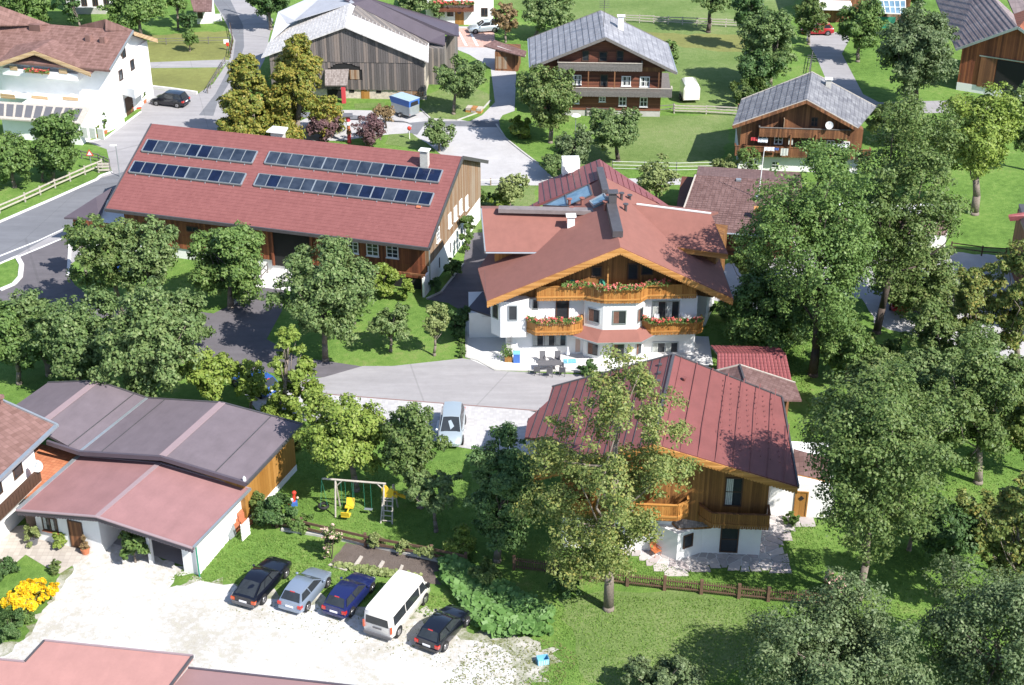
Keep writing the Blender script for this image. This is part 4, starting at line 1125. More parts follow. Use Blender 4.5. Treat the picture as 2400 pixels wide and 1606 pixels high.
# left corner oriel
p = [(-9.9, .6), (-9.6, -.9), (-8.4, -1.5), (-6.6, -1.3), (-6.2, .1), (-8.5, 1.5)]
p = [(-9.75, 2.0), (-9.75, .1), (-9.0, -.75), (-6.9, -.75), (-6.5, .02), (-8.5, 2.0)]
MB().prism([Vector((x, y, 2.15)) for x, y in p], (0, 0, 3.35)).build('oriel_wall', M['white'], H1.root)
facet_window(p[2], p[3], .30, .68, 3.75, 5.2, nx=1, frame='metal')
facet_window(p[1], p[2], .15, .85, 3.75, 5.2, nx=1, frame='metal')
facet_window(p[0], p[1], .4, .8, 3.75, 5.2, nx=1, frame='metal')
# ground floor
pwindow(H1, 0, z3(535, 1402), z3(830, 1500), frame='metal', nx=3, curtain='curtain')
pwindow(H1, 0, z3(1562, 1465), z3(1780, 1600), frame='metal', nx=2, curtain='curtain')
MB().box(-2.6, -2.2, -.02, -.002, .2, 2.3).build('panel', M['pinkwall'], H1.root)
# chimneys and vents
cc = H1.h(*z3(867, 500), 9.0)
chimney(H1.root, cc.x, cc.y, 8.6, 10.1, .62, .55, 'white', 'whitepaint')
cc = H1.h(*z3(1215, 330), zr); chimney(H1.root, cc.x + .1, cc.y + .3, zr - .2, zr + 1.3, .65, .65, 'dkmetal', 'dkmetal')
for q, hh in (((873, 380), .7), ((855, 300), .6), ((962, 292), .6), ((1160, 340), .8), ((1300, 250), .6), ((1370, 245), .35), ((1335, 345), .6)):
    cc = H1.pl(*z3(*q), lambda u, v: fz(u))
    o = MB().tube(cc + Vector((0, 0, -.2)), cc + Vector((0, 0, hh)), .13, .13, 8).tube(cc + Vector((0, 0, hh)), cc + Vector((0, 0, hh + .08)), .24, .24, 8).build('vent_pipe', M['dkmetal' if q[0] > 1200 else 'roof_main'], H1.root)
# dish and white box on the rear slope
cc = H1.pl(*z3(850, 10), fL)
MB().box(cc.x - .6, cc.x + 1.0, cc.y - .3, cc.y + 1.2, cc.z - .5, cc.z + 1.1).build('roof_box', M['white'], H1.root)
o = MB()
dsh = Frame('satellite_dish', H1.root.location + (H1.U * (cc.x + .1) + H1.V * (cc.y - .9)) + Vector((0, 0, cc.z)), 2.2, 'white satellite dish at the back of the guest house roof', 'satellite dish')
def dish(F, r, tilt=0.35, mast=.9, yaw=0):
    F_ = MB(); m = 14
    ctr = Vector((0, 0, mast)); ax = Vector((math.sin(yaw), -math.cos(yaw), tilt)).normalized(); x = ax.cross(Vector((0, 0, 1))).normalized(); y = ax.cross(x)
    rings = [(0.0, 0.0), (.5, .06), (.85, .16), (1.0, .22)]
    F_.v.append(tuple(ctr)); base = [0]
    for k, (rr, dd) in enumerate(rings[1:]):
        for i in range(m):
            t = 2 * math.pi * i / m; F_.v.append(tuple(ctr + (x * math.cos(t) + y * math.sin(t)) * rr * r + ax * dd * r))
    for i in range(m): F_.f.append((0, 1 + i, 1 + (i + 1) % m))
    for k in range(2):
        for i in range(m):
            j = (i + 1) % m; F_.f.append((1 + k * m + i, 1 + (k + 1) * m + i, 1 + (k + 1) * m + j, 1 + k * m + j))
    F_.build('reflector', M['whitepaint'], F.root, smooth=True)
    MB().tube((0, 0, 0), (0, .04, mast), .035).build('mast', M['metal'], F.root)
    MB().tube(ctr - y * r * .8, ctr + ax * r * .9, .02).tube(ctr + ax * r * .85, ctr + ax * r * 1.0, .05).build('feed_arm', M['metal'], F.root)
dish(dsh, .55)
# garage annex in the shade at the left
an, ap_ = proof(H1, [[(1097, 722, 2.6), (1130, 684, 3.3), (1175, 690, 3.3), (1160, 743, 2.6)]], 'roof_purple', .15, 'side_roof')
a = H1.L(G(1100, 792))
MB().box(a.x, -8.6, a.y, a.y + 4, 0, 2.45).build('side_wall', M['white'], H1.root)
door(H1.root, wmap(H1, a.y), a.x + 1.1, a.x + 2.2, 0, 2.1, 'whitepaint', 'metal')

def onplane(F, px, py, p3):
    n = (p3[1] - p3[0]).cross(p3[2] - p3[0])
    r = ray(px, py); d = Vector((r.dot(F.U), r.dot(F.V), r.z)); e = F.L(EYE)
    return e + d * ((p3[0] - e).dot(n) / d.dot(n))
# ---- near house at the right
zn = tile(1200, 800, 3.336)
N1 = Frame('near_house', (10, G(1690, 1298).y + .3, 0), -4, 'house with a wine-red seamed metal roof behind the tall pear tree', 'house')
EZ, RZ = 6.7, 9.7
a0 = N1.h(1533, 1040, RZ); a1 = N1.h(1579, 832, RZ); rf = N1.h(1870, 1140, EZ); rb_ = N1.h(1832, 932, EZ); lb = N1.h(1294, 908, EZ - .1)
Rn = [a0, rf, rb_, a1]
pl3 = [a0, a1, lb]
Ln = [a0, a1, lb, onplane(N1, 1285, 939, pl3), onplane(N1, 1237, 983, pl3), onplane(N1, 1230, 1025, pl3), onplane(N1, 1264, 1028, pl3), onplane(N1, 1250, 1112, pl3)]
b = MB(); b.slab(Ln, .22); b.slab(Rn, .22); b.build('roof', M['roof_near'], N1.root)
seams(N1.root, Ln, a1 - a0, .62, M['dkmetal'], .05, .035); seams(N1.root, Rn, a1 - a0, 1.2, M['roof_near'], .02, .06)
MB().beam(a0 + Vector((0, 0, .05)), a1 + Vector((0, 0, .05)), .2, .08).build('ridge_cap', M['dkmetal'], N1.root)
MB().beam(rf + Vector((.04, 0, -.05)), rb_ + Vector((.04, 0, -.05)), .12, .26).build('gutter', M['dkmetal'], N1.root)
MB().beam(a1 + Vector((0, .03, 0)), rb_ + Vector((0, .03, 0)), .1, .2).beam(a1 + Vector((0, .03, 0)), lb + Vector((0, .03, 0)), .1, .2).build('edge_flashing', M['dkmetal'], N1.root)
scallop(N1.root, a0 + Vector((0, -.03, -.05)), rf + Vector((0, -.03, -.05)), .4, 'fascia')
scallop(N1.root, a0 + Vector((0, -.03, -.05)), Ln[-1] + Vector((0, -.03, -.05)), .4, 'fascia')
# snow guards
sg = MB()
nn = (rf - a0).cross(a1 - a0).normalized(); nn = nn if nn.z > 0 else -nn
for i in range(7):
    for j in range(13):
        t = .46 + i * .072; s_ = .2 + j * .06
        p = (a0.lerp(rf, t)).lerp(a1.lerp(rb_, t), s_) + nn * .03
        sg.box(p.x - .02, p.x + .02, p.y - .07, p.y + .07, p.z, p.z + .05)
sg.build('snow_guard', M['roof_near'], N1.root, kind='stuff')
skp = [onplane(N1, *zn(*q), [p + nn * .08 for p in Rn[:3]]) for q in ((1492, 415), (1565, 432), (1568, 468), (1492, 448))]
MB().slab(skp, .12).build('roof_window', M['dkmetal'], N1.root)
cc = onplane(N1, *zn(1345, 340), Rn[:3]); MB().tube(cc, cc + Vector((0, 0, .5)), .09).tube(cc + Vector((0, 0, .5)), cc + Vector((0, 0, .6)), .18).build('vent_pipe', M['roof_near'], N1.root)
for q in ((1158, 190), (1152, 255), (1147, 318)):
    cc = onplane(N1, *zn(*q), pl3); MB().box(cc.x - .12, cc.x + .12, cc.y - .12, cc.y + .12, cc.z - .05, cc.z + .15).build('roof_step', M['dkmetal'], N1.root)
# walls
WLn, WRn = -6.6, N1.f(1780, 1298).x
fzN = lambda u: (RZ - (RZ - EZ) * (u - a0.x) / (rf.x - a0.x) if u > a0.x else RZ - (a1.z - lb.z) * (a0.x - u) / (a1.x - lb.x)) - .32
MB().box(WLn, WRn, 0, 10, 0, 2.6).build('wall', M['white'], N1.root)
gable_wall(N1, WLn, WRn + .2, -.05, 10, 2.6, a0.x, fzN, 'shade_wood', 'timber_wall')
pwindow(N1, -.05, zn(1672, 1060), zn(1792, 1290), frame='brownpaint', nx=1, ny=2, name='balcony_door', curtain='curtain')
pwindow(N1, 0, zn(1635, 1440), zn(1762, 1652), frame='brownpaint', nx=1, ny=2, name='terrace_door')
pwindow(N1, -.05, zn(880, 1010), zn(1110, 1140), frame='orange_wood', nx=2, name='window')
pwindow(N1, -.05, zn(630, 1030), zn(760, 1160), frame='orange_wood', nx=2, name='window')
pwindow(N1, 0, zn(940, 1385), zn(1070, 1520), frame='brownpaint', nx=1, name='terrace_door')
qa = N1.f(*zn(880, 1010), -.6); qb = N1.f(*zn(1130, 1150), -.6)
for xx in (qa.x, qb.x - .16):
    MB().box(xx, xx + .2, -.6, -.06, qb.z - .8, qa.z).build('post', M['fascia'], N1.root)
MB().box(qa.x - .05, qb.x + .1, -.62, -.06, qa.z, qa.z + .2).build('lintel', M['fascia'], N1.root)
w0_ = N1.f(1775, 1240, -1.2).z + .15; w1_ = N1.f(1775, 1207, -1.2).z; w2_ = N1.f(1470, 1215, -1.2).z + .15
balcony(N1.root, [(N1.f(1640, 1220, -.7).x, -.35), (N1.f(1668, 1220, -1.2).x, -1.2), (N1.f(1803, 1220, -1.2).x, -1.2)], w0_, w1_, 'shade_wood', 'brown_wood', 0, trim='shade_wood')
balcony(N1.root, [(-3.6, -1.2), (1.2, -1.2), (1.9, -.6)], w2_, w2_ + 1.05, 'orange_wood', 'fascia', 0, trim='fascia')
balcony(N1.root, [(-6.8, -1.2), (-4.6, -1.2)], w2_, w2_ + 1.05, 'orange_wood', 'fascia', 0, trim='fascia')
# pointed entrance bay with the old shingle roof
co = N1.L(G(1585, 1316))
pe = [(-.2 + co.x - .3, .05), (co.x, -1.55), (3.9, .05)]
pe = [(co.x - 1.6, .05), (co.x, co.y), (N1.L(G(1645, 1292)).x, .05)]
MB().prism([Vector((x, y, 0)) for x, y in pe], (0, 0, 2.3)).build('entrance_bay', M['white'], N1.root)
apx = N1.h(1622, 1172, 3.7); apx.y = max(apx.y, .0)
ev = [N1.h(1556, 1200, 2.75), N1.h(1590, 1237, 2.45), N1.h(1667, 1232, 2.45), N1.h(1680, 1205, 2.6)]
b = MB()
for i in range(3): b.slab([apx, ev[i], ev[i + 1]], .14)
b.build('shingle_roof', M['oldshingle'], N1.root)
b = MB()
for i in range(3): b.beam(ev[i] + Vector((0, 0, -.15)), ev[i + 1] + Vector((0, 0, -.15)), .1, .14)
b.build('eaves_board', M['shade_wood'], N1.root)
A = Vector((pe[1][0], pe[1][1], 0)); B = Vector((pe[2][0], pe[2][1], 0)); d = (B - A).normalized(); n_ = Vector((d.y, -d.x, 0))
window(N1.root, lambda a, b, c: A + d * a + n_ * b + Vector((0, 0, c)), .45, 1.25, .9, 2.0, frame='brownpaint', nx=1)
# right annex with the orange door
N2 = Frame('garden_annex', G(1856, 1210), -6, 'low white annex with an orange plank door beside the wine-red house', 'outbuilding')
proof(N2, [[(1860, 1052, 3.9), (1942, 1075, 3.9), (1946, 1128, 3.0), (1866, 1110, 3.0)]], 'roof_brown', .16)
MB().box(-1.7, 2.9, 0, 5.5, 0, 2.85).build('wall', M['white'], N2.root)
scallop(N2.root, N2.h(1866, 1110, 2.95), N2.h(1946, 1128, 2.95), .22, 'fascia')
window(N2.root, wmap(N2, 0), .05, 1.0, .02, 2.2, frame='ochre_wood', glass='ochre_wood', nx=1, name='door', label='orange plank door with a small diamond window')
p = Vector((.52, -.03, 1.62)); MB().prism([p + Vector((-.2, 0, 0)), p + Vector((0, 0, -.2)), p + Vector((.2, 0, 0)), p + Vector((0, 0, .2))], (0, -.04, 0)).build('diamond_pane', M['black'], N2.root)
# red-tiled shed: every tile its own piece
S1 = Frame('garden_shed', G(1690, 905), -3, 'small shed with a bright red tiled roof behind the wine-red house', 'shed')
rl_ = S1.h(1681, 829, 3.3); rr_ = S1.h(1842, 830, 3.3); el_ = S1.h(1681, 896, 2.2); er_ = S1.h(1857, 897, 2.2); fl_ = S1.h(1665, 810, 2.9); fr2 = S1.h(1826, 814, 2.9)
ro = MB().slab([rl_, rr_, er_, el_], .12).slab([rl_, rr_, fr2, fl_], .12).build('roof', M['dkmetal'], S1.root)
for (c0, c1, d0, d1, nx_, ny_) in ((el_, er_, rl_, rr_, 20, 9), (rl_, rr_, fl_, fr2, 20, 3)):
    for j in range(ny_):
        for i in range(nx_):
            t0, t1 = i / nx_ + .003, (i + 1) / nx_ - .003; s0, s1_ = j / ny_ - .02, (j + 1) / ny_
            P = lambda t, s, e: (c0.lerp(c1, t)).lerp(d0.lerp(d1, t), s) + Vector((0, 0, e))
            tm = (t0 + t1) / 2
            tb = MB()
            tb.v = [tuple(P(t0, s0, .07)), tuple(P(tm, s0, .11)), tuple(P(t1, s0, .07)), tuple(P(t1, s1_, .02)), tuple(P(tm, s1_, .06)), tuple(P(t0, s1_, .02)), tuple(P(t0, s0, .01)), tuple(P(t1, s0, .01))]
            tb.f = [(0, 1, 4, 5), (1, 2, 3, 4), (6, 7, 2, 1, 0)]
            tb.build('roof_tile', M['roof_tile'], ro)
MB().box(el_.x + .3, er_.x - .3, el_.y + .4, fl_.y - .3, 0, 2.2).build('wall', M['brown_wood'], S1.root)
S2 = Frame('carport', G(1790, 960), -20, 'low carport with a hipped pinkish brown roof between the red shed and the wine-red house', 'carport')
proof(S2, [[(1734, 855, 4.4), (1864, 897, 3.3), (1879, 938, 3.3), (1760, 935, 4.4)], [(1734, 855, 4.4), (1677, 869, 3.7), (1700, 905, 3.7), (1757, 930, 4.4)]], 'roof_brown', .16)
a = S2.h(1734, 855, 4.42); c = S2.h(1864, 897, 3.32); d = S2.h(1677, 869, 3.72); e = S2.h(1757, 930, 4.42)
MB().beam(a, c, .12, .1).beam(a, d, .12, .1).build('edge_trim', M['palewood'], S2.root)
MB().beam(a, e, .14, .1).build('ridge_cap', M['dkmetal'], S2.root)
q = S2.h(1864, 900, 3.0); MB().box(q.x - 5.5, q.x - .3, q.y - 2.6, q.y - .4, 0, 3.0).build('wall', M['brown_wood'], S2.root)

# ---- double grey barn roof and the rose garage in front of it
za = tile(0, 800, 3.647); zb_ = tile(0, 1176, 3.647)
K1 = Frame('garage', (-27.46, 81.85, 0), -18.6, 'white garage with a faded rose roof and open bays at the gravel car park', 'garage')
ro, (KL, KR) = proof(K1, [[(41, 1195, 3.0), (228, 1210, 3.9), (374, 1085, 3.9), (186, 1068, 3.0)], [(228, 1210, 3.9), (453, 1284, 3.0), (587, 1146, 3.0), (374, 1085, 3.9)]], 'roof_garage', .18)
MB().beam(KL[1] + Vector((0, 0, .02)), KL[2] + Vector((0, 0, .02)), .35, .05).build('ridge_strip', M['roof_strip'], K1.root)
for a, c in ((KL[0], KL[1]), (KR[0], KR[1])):
    scallop(K1.root, a + Vector((0, -.03, .02)), c + Vector((0, -.03, .02)), .3, 'roof_purple', name='barge_board')
    MB().tube(a + Vector((0, -.12, .05)), c + Vector((0, -.12, .05)), .1).build('edge_roll', M['roof_strip'], K1.root)
MB().beam(KR[1], KR[2], .16, .14).build('gutter', M['metal'], K1.root)
MB().beam(KL[0], KL[3], .3, .16).build('gutter', M['metal'], K1.root)
MB().beam(KL[3], KL[2], .15, .1).beam(KR[3], KR[2], .15, .1).build('flashing', M['roof_strip'], K1.root)
vf = .9
xr = KR[1].x - .35; g1_ = K1.f(*zb_(870, 350), vf); xl = KL[0].x + .6
d0 = K1.f(*zb_(590, 250), vf).x; d1 = K1.f(*zb_(710, 250), vf).x
xb0 = K1.f(*zb_(860, 300), vf).x; xp = K1.f(*zb_(1270, 400), vf).x; xr0 = K1.f(*zb_(1560, 480), vf).x
zK = lambda u: (3.9 - .9 * abs(u - KL[1].x) / (KR[1].x - KL[1].x if u > KL[1].x else KL[1].x - KL[0].x)) - .24
def kwall(x0, x1, v0, v1, z0=0, mat='white', nm='wall'):
    pts = [Vector((x0, v0, z0)), Vector((x1, v0, z0)), Vector((x1, v0, zK(x1))), Vector((x0, v0, zK(x0)))]
    if x0 < KL[1].x < x1: pts.insert(3, Vector((KL[1].x, v0, zK(KL[1].x))))
    MB().prism(pts, (0, v1 - v0, 0)).build(nm, M[mat], K1.root)
kwall(xl, xb0, vf, vf + 4.5); kwall(xp - .12, xp + .12, vf, vf + .3, nm='pier'); kwall(xr0, xr, vf, vf + .35); kwall(xr - .3, xr, vf + .35, vf + 6.3); kwall(xb0, xr - .3, vf + 4.3, vf + 4.5, nm='back_wall')
window(K1.root, wmap(K1, vf), d0, d1, .05, 2.35, frame='brownpaint', glass='brown_wood', nx=1, name='door')
a = K1.f(*zb_(355, 130), vf); c = K1.f(*zb_(500, 235), vf)
window(K1.root, wmap(K1, vf), a.x, c.x, 1.0, 2.2, frame='brownpaint', nx=2, curtain='curtain', sill='brick')
MB().box(xl - .9, xl - .1, vf + .1, vf + .6, 0, 2.5).build('post', M['brownpaint'], K1.root)
MB().tube((xr + .08, vf - .15, 0), (xr + .08, vf - .15, 2.6), .06).build('downpipe', M['green_rope'], K1.root)
K2 = Frame('storage_barn', G(640, 1180), -17, 'barn with a double-pitched mauve grey roof behind the rose garage', 'barn')
zt = {'v': 3.9, 'r': 4.8}
gp = dict(rf=(378, 1072, 4.8), rb=(521, 944, 4.8), ef=(578, 1133, 3.9), eb=(708, 994, 3.9), vf=(186, 1060, 3.9), vb=(345, 933, 3.9), sb=(227, 893, 4.8), sf=(60, 1020, 4.8), tb=(112, 897, 3.9), tf=(-60, 1020, 3.9), vx=(20, 1005, 3.9))
ro, KP = proof(K2, [[gp['rf'], gp['ef'], gp['eb'], gp['rb']], [gp['vf'], gp['rf'], gp['rb'], gp['vb']], [gp['vf'], gp['vb'], gp['sb'], (84, 1003, 4.8)], [gp['sb'], gp['tb'], (-40, 1003, 3.9), (84, 1003, 4.8)]], 'roof_grey', .2)
def kb(a, c, w, h, m, nm, dz=0.02): MB().beam(K2.h(*a) + Vector((0, 0, dz)), K2.h(*c) + Vector((0, 0, dz)), w, h).build(nm, M[m], K2.root)
kb(gp['rf'], gp['rb'], .55, .05, 'roof_strip', 'ridge_strip'); kb((84, 1003, 4.8), gp['sb'], .55, .05, 'roof_strip', 'ridge_strip')
kb(gp['vf'], gp['vb'], .22, .06, 'metal', 'valley_gutter')
for a, c in ((gp['rf'], gp['ef']), (gp['vf'], gp['rf'])): kb(a, c, .2, .34, 'roof_purple', 'edge_board', -.06)
kb(gp['vf'], (110, 1035, 4.2), .2, .34, 'roof_purple', 'edge_board', -.06)
for a, c in ((gp['vb'], gp['rb']), (gp['rb'], gp['eb']), (gp['ef'], gp['eb']), (gp['vb'], gp['sb']), (gp['sb'], gp['tb'])): kb(a, c, .14, .22, 'dkmetal', 'edge_board', -.05)
for a0_, a1_, t in (('rf', 'ef', .62), ('vf', 'rf', .25), ('vf', None, 0)):
    if a1_ is None:
        A = K2.h(*gp['vf']).lerp(K2.h(84, 1003, 4.8), .25); B = K2.h(*gp['vb']).lerp(K2.h(*gp['sb']), .25)
    else:
        A = K2.h(*gp[a0_]).lerp(K2.h(*gp[a1_]), t); q = {'rf': 'rb', 'ef': 'eb', 'vf': 'vb'}; B = K2.h(*gp[q[a0_]]).lerp(K2.h(*gp[q[a1_]]), t)
    MB().beam(A + Vector((0, 0, .02)), B + Vector((0, 0, .02)), .07, .04).build('felt_joint', M['dkmetal'], K2.root)
ef = K2.h(*gp['ef']); eb = K2.h(*gp['eb']); vfp = K2.h(*gp['vf'])
dd = (eb - ef); dd.z = 0; dd.normalize(); side = Vector((dd.y, -dd.x, 0))
A = ef - side * .5 + dd * .4; B = eb - side * .5 - dd * .5
MB().prism([Vector((A.x, A.y, .5)), Vector((B.x, B.y, .5)), Vector((B.x, B.y, 3.72)), Vector((A.x, A.y, 3.72))], -side * 9).build('timber_wall', M['ochre_wood'], K2.root)
MB().prism([Vector((A.x, A.y, 0)) + side * .05, Vector((B.x, B.y, 0)) + side * .05, Vector((B.x, B.y, .5)) + side * .05, Vector((A.x, A.y, .5)) + side * .05], -side * 9).build('plinth', M['white'], K2.root)
MB().tube(ef + Vector((-.2, .1, 0)), ef + Vector((-.2, .1, .35)), .12).tube(ef + Vector((-.2, .1, .35)), ef + Vector((-.2, .1, .5)), .1, .02).build('vent_pipe', M['whitepaint'], K2.root)
# terrace slab between the left house and the garage
t_ = [K2.h(*q) for q in ((93, 1040, 2.6), (183, 1064, 2.6), (76, 1166, 2.6), (50, 1160, 2.6), (20, 1090, 2.6))]
MB().slab(t_, .3).build('roof_terrace', M['terracotta_tiles'], K2.root)
# ---- house at the left edge
Q1 = Frame('corner_house', G(60, 1230), -35, 'white house at the left edge with a brown tiled roof and dark balcony', 'house')
ro, QP = proof(Q1, [[(-160, 880, 8.5), (0, 936, 7.0), (134, 996, 5.8), (0, 1122, 5.8), (-140, 1250, 5.8)]], 'roof_hotel', .2)
kq = lambda a, c, w, h, m, nm: MB().beam(Q1.h(*a), Q1.h(*c), w, h).build(nm, M[m], Q1.root)
kq((0, 936, 7.05), (134, 996, 5.85), .16, .16, 'metal', 'edge_flashing'); kq((134, 996, 5.8), (0, 1122, 5.8), .3, .16, 'metal', 'gutter'); kq((0, 1122, 5.8), (-140, 1250, 5.8), .3, .16, 'metal', 'gutter')
a = Q1.h(65, 1075, 5.2); a = Q1.L(G(75, 1232))
c1_ = Q1.h(134, 996, 5.8); c0_ = Q1.h(0, 1122, 5.8)
dd = (c0_ - c1_).normalized(); nn_ = Vector((dd.y, -dd.x, 0)); nn_ = nn_ if nn_.x > 0 else -nn_
A = c1_ - nn_ * 1.3 + dd * 1.4; B = A + dd * 12
MB().prism([Vector((A.x, A.y, 0)), Vector((B.x, B.y, 0)), Vector((B.x, B.y, 5.65)), Vector((A.x, A.y, 5.65))], -nn_ * 7).build('wall', M['white'], Q1.root)
for k in range(2):
    p = A + dd * (1.6 + k * 2.5) + nn_ * .0
    mpq = lambda a_, b_, c_, p=p: Vector((p.x, p.y, 0)) + dd * a_ + nn_ * b_ + Vector((0, 0, c_))
    window(Q1.root, mpq, 0, 1.1, 3.4, 4.9, frame='brownpaint', nx=1)
b = MB(); w_ = MB()
for k in range(26):
    p = A + dd * (1.2 + k * .34); p = Vector((p.x, p.y, 0)) + nn_ * 1.1
    b.prism([p + Vector((0, 0, 2.7)), p + dd * .3 + Vector((0, 0, 2.7)), p + dd * .3 + Vector((0, 0, 3.65)), p + Vector((0, 0, 3.65))], nn_ * .05)
p = Vector((A.x, A.y, 0)) + dd * 1.2
w_.prism([p + Vector((0, 0, 2.6)), p + dd * 9 + Vector((0, 0, 2.6)), p + dd * 9 + nn_ * 1.1 + Vector((0, 0, 2.6)), p + nn_ * 1.1 + Vector((0, 0, 2.6))], (0, 0, .12))
bq = w_.build('balcony', M['concrete'], Q1.root); b.build('board', M['brownpaint'], bq, kind='stuff')
MB().beam(p + nn_ * 1.1 + Vector((0, 0, 3.7)), p + nn_ * 1.1 + dd * 9 + Vector((0, 0, 3.7)), .16, .08).build('rail', M['brownpaint'], bq)
cc = Q1.h(6, 955, 6.6); MB().tube(cc - Vector((0, 0, .2)), cc + Vector((0, 0, .8)), .14).tube(cc + Vector((0, 0, .8)), cc + Vector((0, 0, .95)), .28).build('flue', M['roof_hotel'], Q1.root)
dq = Frame('satellite_dish', Q1.root.location + Q1.U * (p + nn_ * 1.25 + dd * .3).x + Q1.V * (p + nn_ * 1.25 + dd * .3).y + Vector((0, 0, 3.75)), -35, 'white satellite dish on the balcony rail of the left edge house', 'satellite dish')
dish(dq, .45, mast=.4, yaw=.5)
# ---- flat roofs at the bottom edge
Z1 = Frame('workshop', G(250, 1650), -6, 'flat salmon-coloured roof at the bottom left edge of the photo', 'building')
ro, ZP = proof(Z1, [[(104, 1502, 5.0), (452, 1538, 5.0), (330, 1700, 4.8), (250, 1800, 4.8), (-200, 1800, 4.8), (-200, 1530, 5.0), (0, 1546, 5.0), (58, 1552, 5.0)]], 'roof_salmon', .25)
for a, c, m_ in (((452, 1538, 5), (330, 1700, 4.8), 'dkmetal'), ((104, 1502, 5), (58, 1552, 5), 'dkmetal'), ((104, 1502, 5), (452, 1538, 5), 'roof_strip'), ((58, 1552, 5), (-100, 1537, 5), 'roof_strip')):
    MB().beam(Z1.h(*a), Z1.h(*c), .12, .16).build('edge_trim', M[m_], Z1.root)
a = Z1.h(70, 1580, 4.7); c = Z1.h(420, 1560, 4.7)
MB().box(a.x - 5, c.x - .5, a.y - 8, c.y - 1.2, 0, 4.7).build('wall', M['white'], Z1.root)
Z2 = Frame('lean_to', G(560, 1700), -6, 'low brown-mauve roof beside the salmon roof at the bottom edge', 'building')
ro, ZP = proof(Z2, [[(441, 1566, 4.2), (640, 1587, 4.2), (840, 1608, 4.2), (1020, 1630, 4.2), (1020, 1800, 4.0), (250, 1800, 4.0), (330, 1700, 4.05)]], 'roof_mauve', .2)
MB().beam(Z2.h(441, 1566, 4.2), Z2.h(1020, 1630, 4.2), .12, .14).build('edge_trim', M['roof_purple'], Z2.root)
a = Z2.h(441, 1590, 4.0); c = Z2.h(1000, 1650, 4.0)
MB().box(a.x, c.x - .5, a.y - 9, c.y - .9, 0, 3.95).build('wall', M['white'], Z2.root)

# ---- hotel, top left
HO = Frame('hotel', (-45, 170, 0), -14, 'white hotel with brown tiled gable roofs and planted balconies at the upper left', 'hotel')
R = HO.h(312.6, 72.7, 9.8); E_ = HO.h(257.7, 164.5, 7.0); Fb = HO.h(345 * 1.0 + 23.8, 90.5, 7.0)
ufar = -34
nr = [Vector((R.x, R.y, 9.8)), Vector((ufar, R.y, 9.8)), Vector((ufar, E_.y, 7)), Vector((E_.x, E_.y, 7))]
fr3 = [Vector((R.x, R.y, 9.8)), Vector((ufar, R.y, 9.8)), Vector((ufar, Fb.y, 7)), Vector((Fb.x, Fb.y, 7))]
b = MB(); b.slab(nr, .25); b.slab(fr3, .25); b.build('roof', M['roof_hotel'], HO.root)
courses(HO.root, 'tile_course', nr, (1, 0, 0), .45, M['roof_hotel'], .03, .05)
scallop(HO.root, nr[0] + Vector((.03, 0, -.05)), fr3[3] + Vector((.03, 0, -.05)), .35, 'palefascia')
MB().beam(nr[0], nr[3], .12, .25).build('barge_board', M['metal'], HO.root)
CA = HO.h(79.5, 118, 8.6); CB = HO.h(138.5, 83.6, 8.9); CLft = HO.h(-30, 155, 6.4); CRt = HO.h(212.5, 170, 6.5); CRb = HO.h(223, 161, 6.9)
cr = [CA, CRt, CRb, CB]
cl = [CA, CB, HO.h(20, 100, 8.0), CLft]
b = MB(); b.slab(cr, .22); b.slab(cl, .22); b.build('cross_roof', M['roof_hotel'], HO.root)
scallop(HO.root, CA + Vector((0, -.04, -.02)), CRt + Vector((0, -.04, -.02)), .4, 'palefascia'); scallop(HO.root, CA + Vector((0, -.04, -.02)), CLft + Vector((0, -.04, -.02)), .4, 'palefascia')
proof(HO, [[(-80, -30, 12.5), (0, 14, 11.6), (118, 57, 9.85), (-60, 60, 9.85)], [(247, 45, 11.0), (247, 66, 9.9), (185, 60, 9.8)], [(247, 45, 11.0), (315, 72, 9.8), (247, 70, 9.85)]], 'roof_hotel', .15, 'rear_roof')
for q, w_, h_ in (((85, 230), .5, .9), ((310, 270), .9, .8), ((757, 360), .4, .8), ((880, 375), .4, .8)):
    cc = HO.pl(*z1(*q), lambda u, v: 7 + (9.8 - 7) * (v - E_.y) / (R.y - E_.y))
    MB().box(cc.x - w_, cc.x + w_ * .6, cc.y, cc.y + .6, cc.z - .3, cc.z + h_).build('vent_stack', M['roof_hotel'], HO.root)
vh = E_.y + 1.3
MB().box(ufar, R.x - 1.0, vh, Fb.y - 1.2, 0, 7.1).build('wall', M['white'], HO.root)
gw = [Vector((R.x - 1.2, vh, 7.05)), Vector((R.x - 1.2, Fb.y - 1.2, 7.05)), Vector((R.x - 1.2, R.y, 9.5))]
MB().prism(gw, (-12, 0, 0)).build('gable_wall', M['white'], HO.root)
vc = CA.y + 1.4; xr_ = CRt.x - 1.2
MB().box(-24, xr_, vc, vh + 3, 0, 6.1).build('wing_wall', M['white'], HO.root)
MB().prism([Vector((CLft.x + 1, vc + .05, 6.1)), Vector((xr_ - .6, vc + .05, 6.1)), Vector((CA.x, vc + .05, 8.2))], (0, 5, 0)).build('gable_boarding', M['dark_wood'], HO.root)
def hbox(q0, q1, v, dep, mat, nm):
    a = HO.f(*z1(*q0), v); c = HO.f(*z1(*q1), v); return MB().box(a.x, c.x, v, v + dep, c.z, a.z).build(nm, M[mat], HO.root)
hbox((15, 580), (665, 695), vc - 1.2, 1.2, 'white', 'balcony'); hbox((0, 810), (790, 900), vc - 1.3, 1.3, 'white', 'balcony')
hbox((80, 565), (150, 605), vc - 1.25, .05, 'palefascia', 'rail_panel'); hbox((500, 590), (575, 635), vc - 1.25, .05, 'palefascia', 'rail_panel')
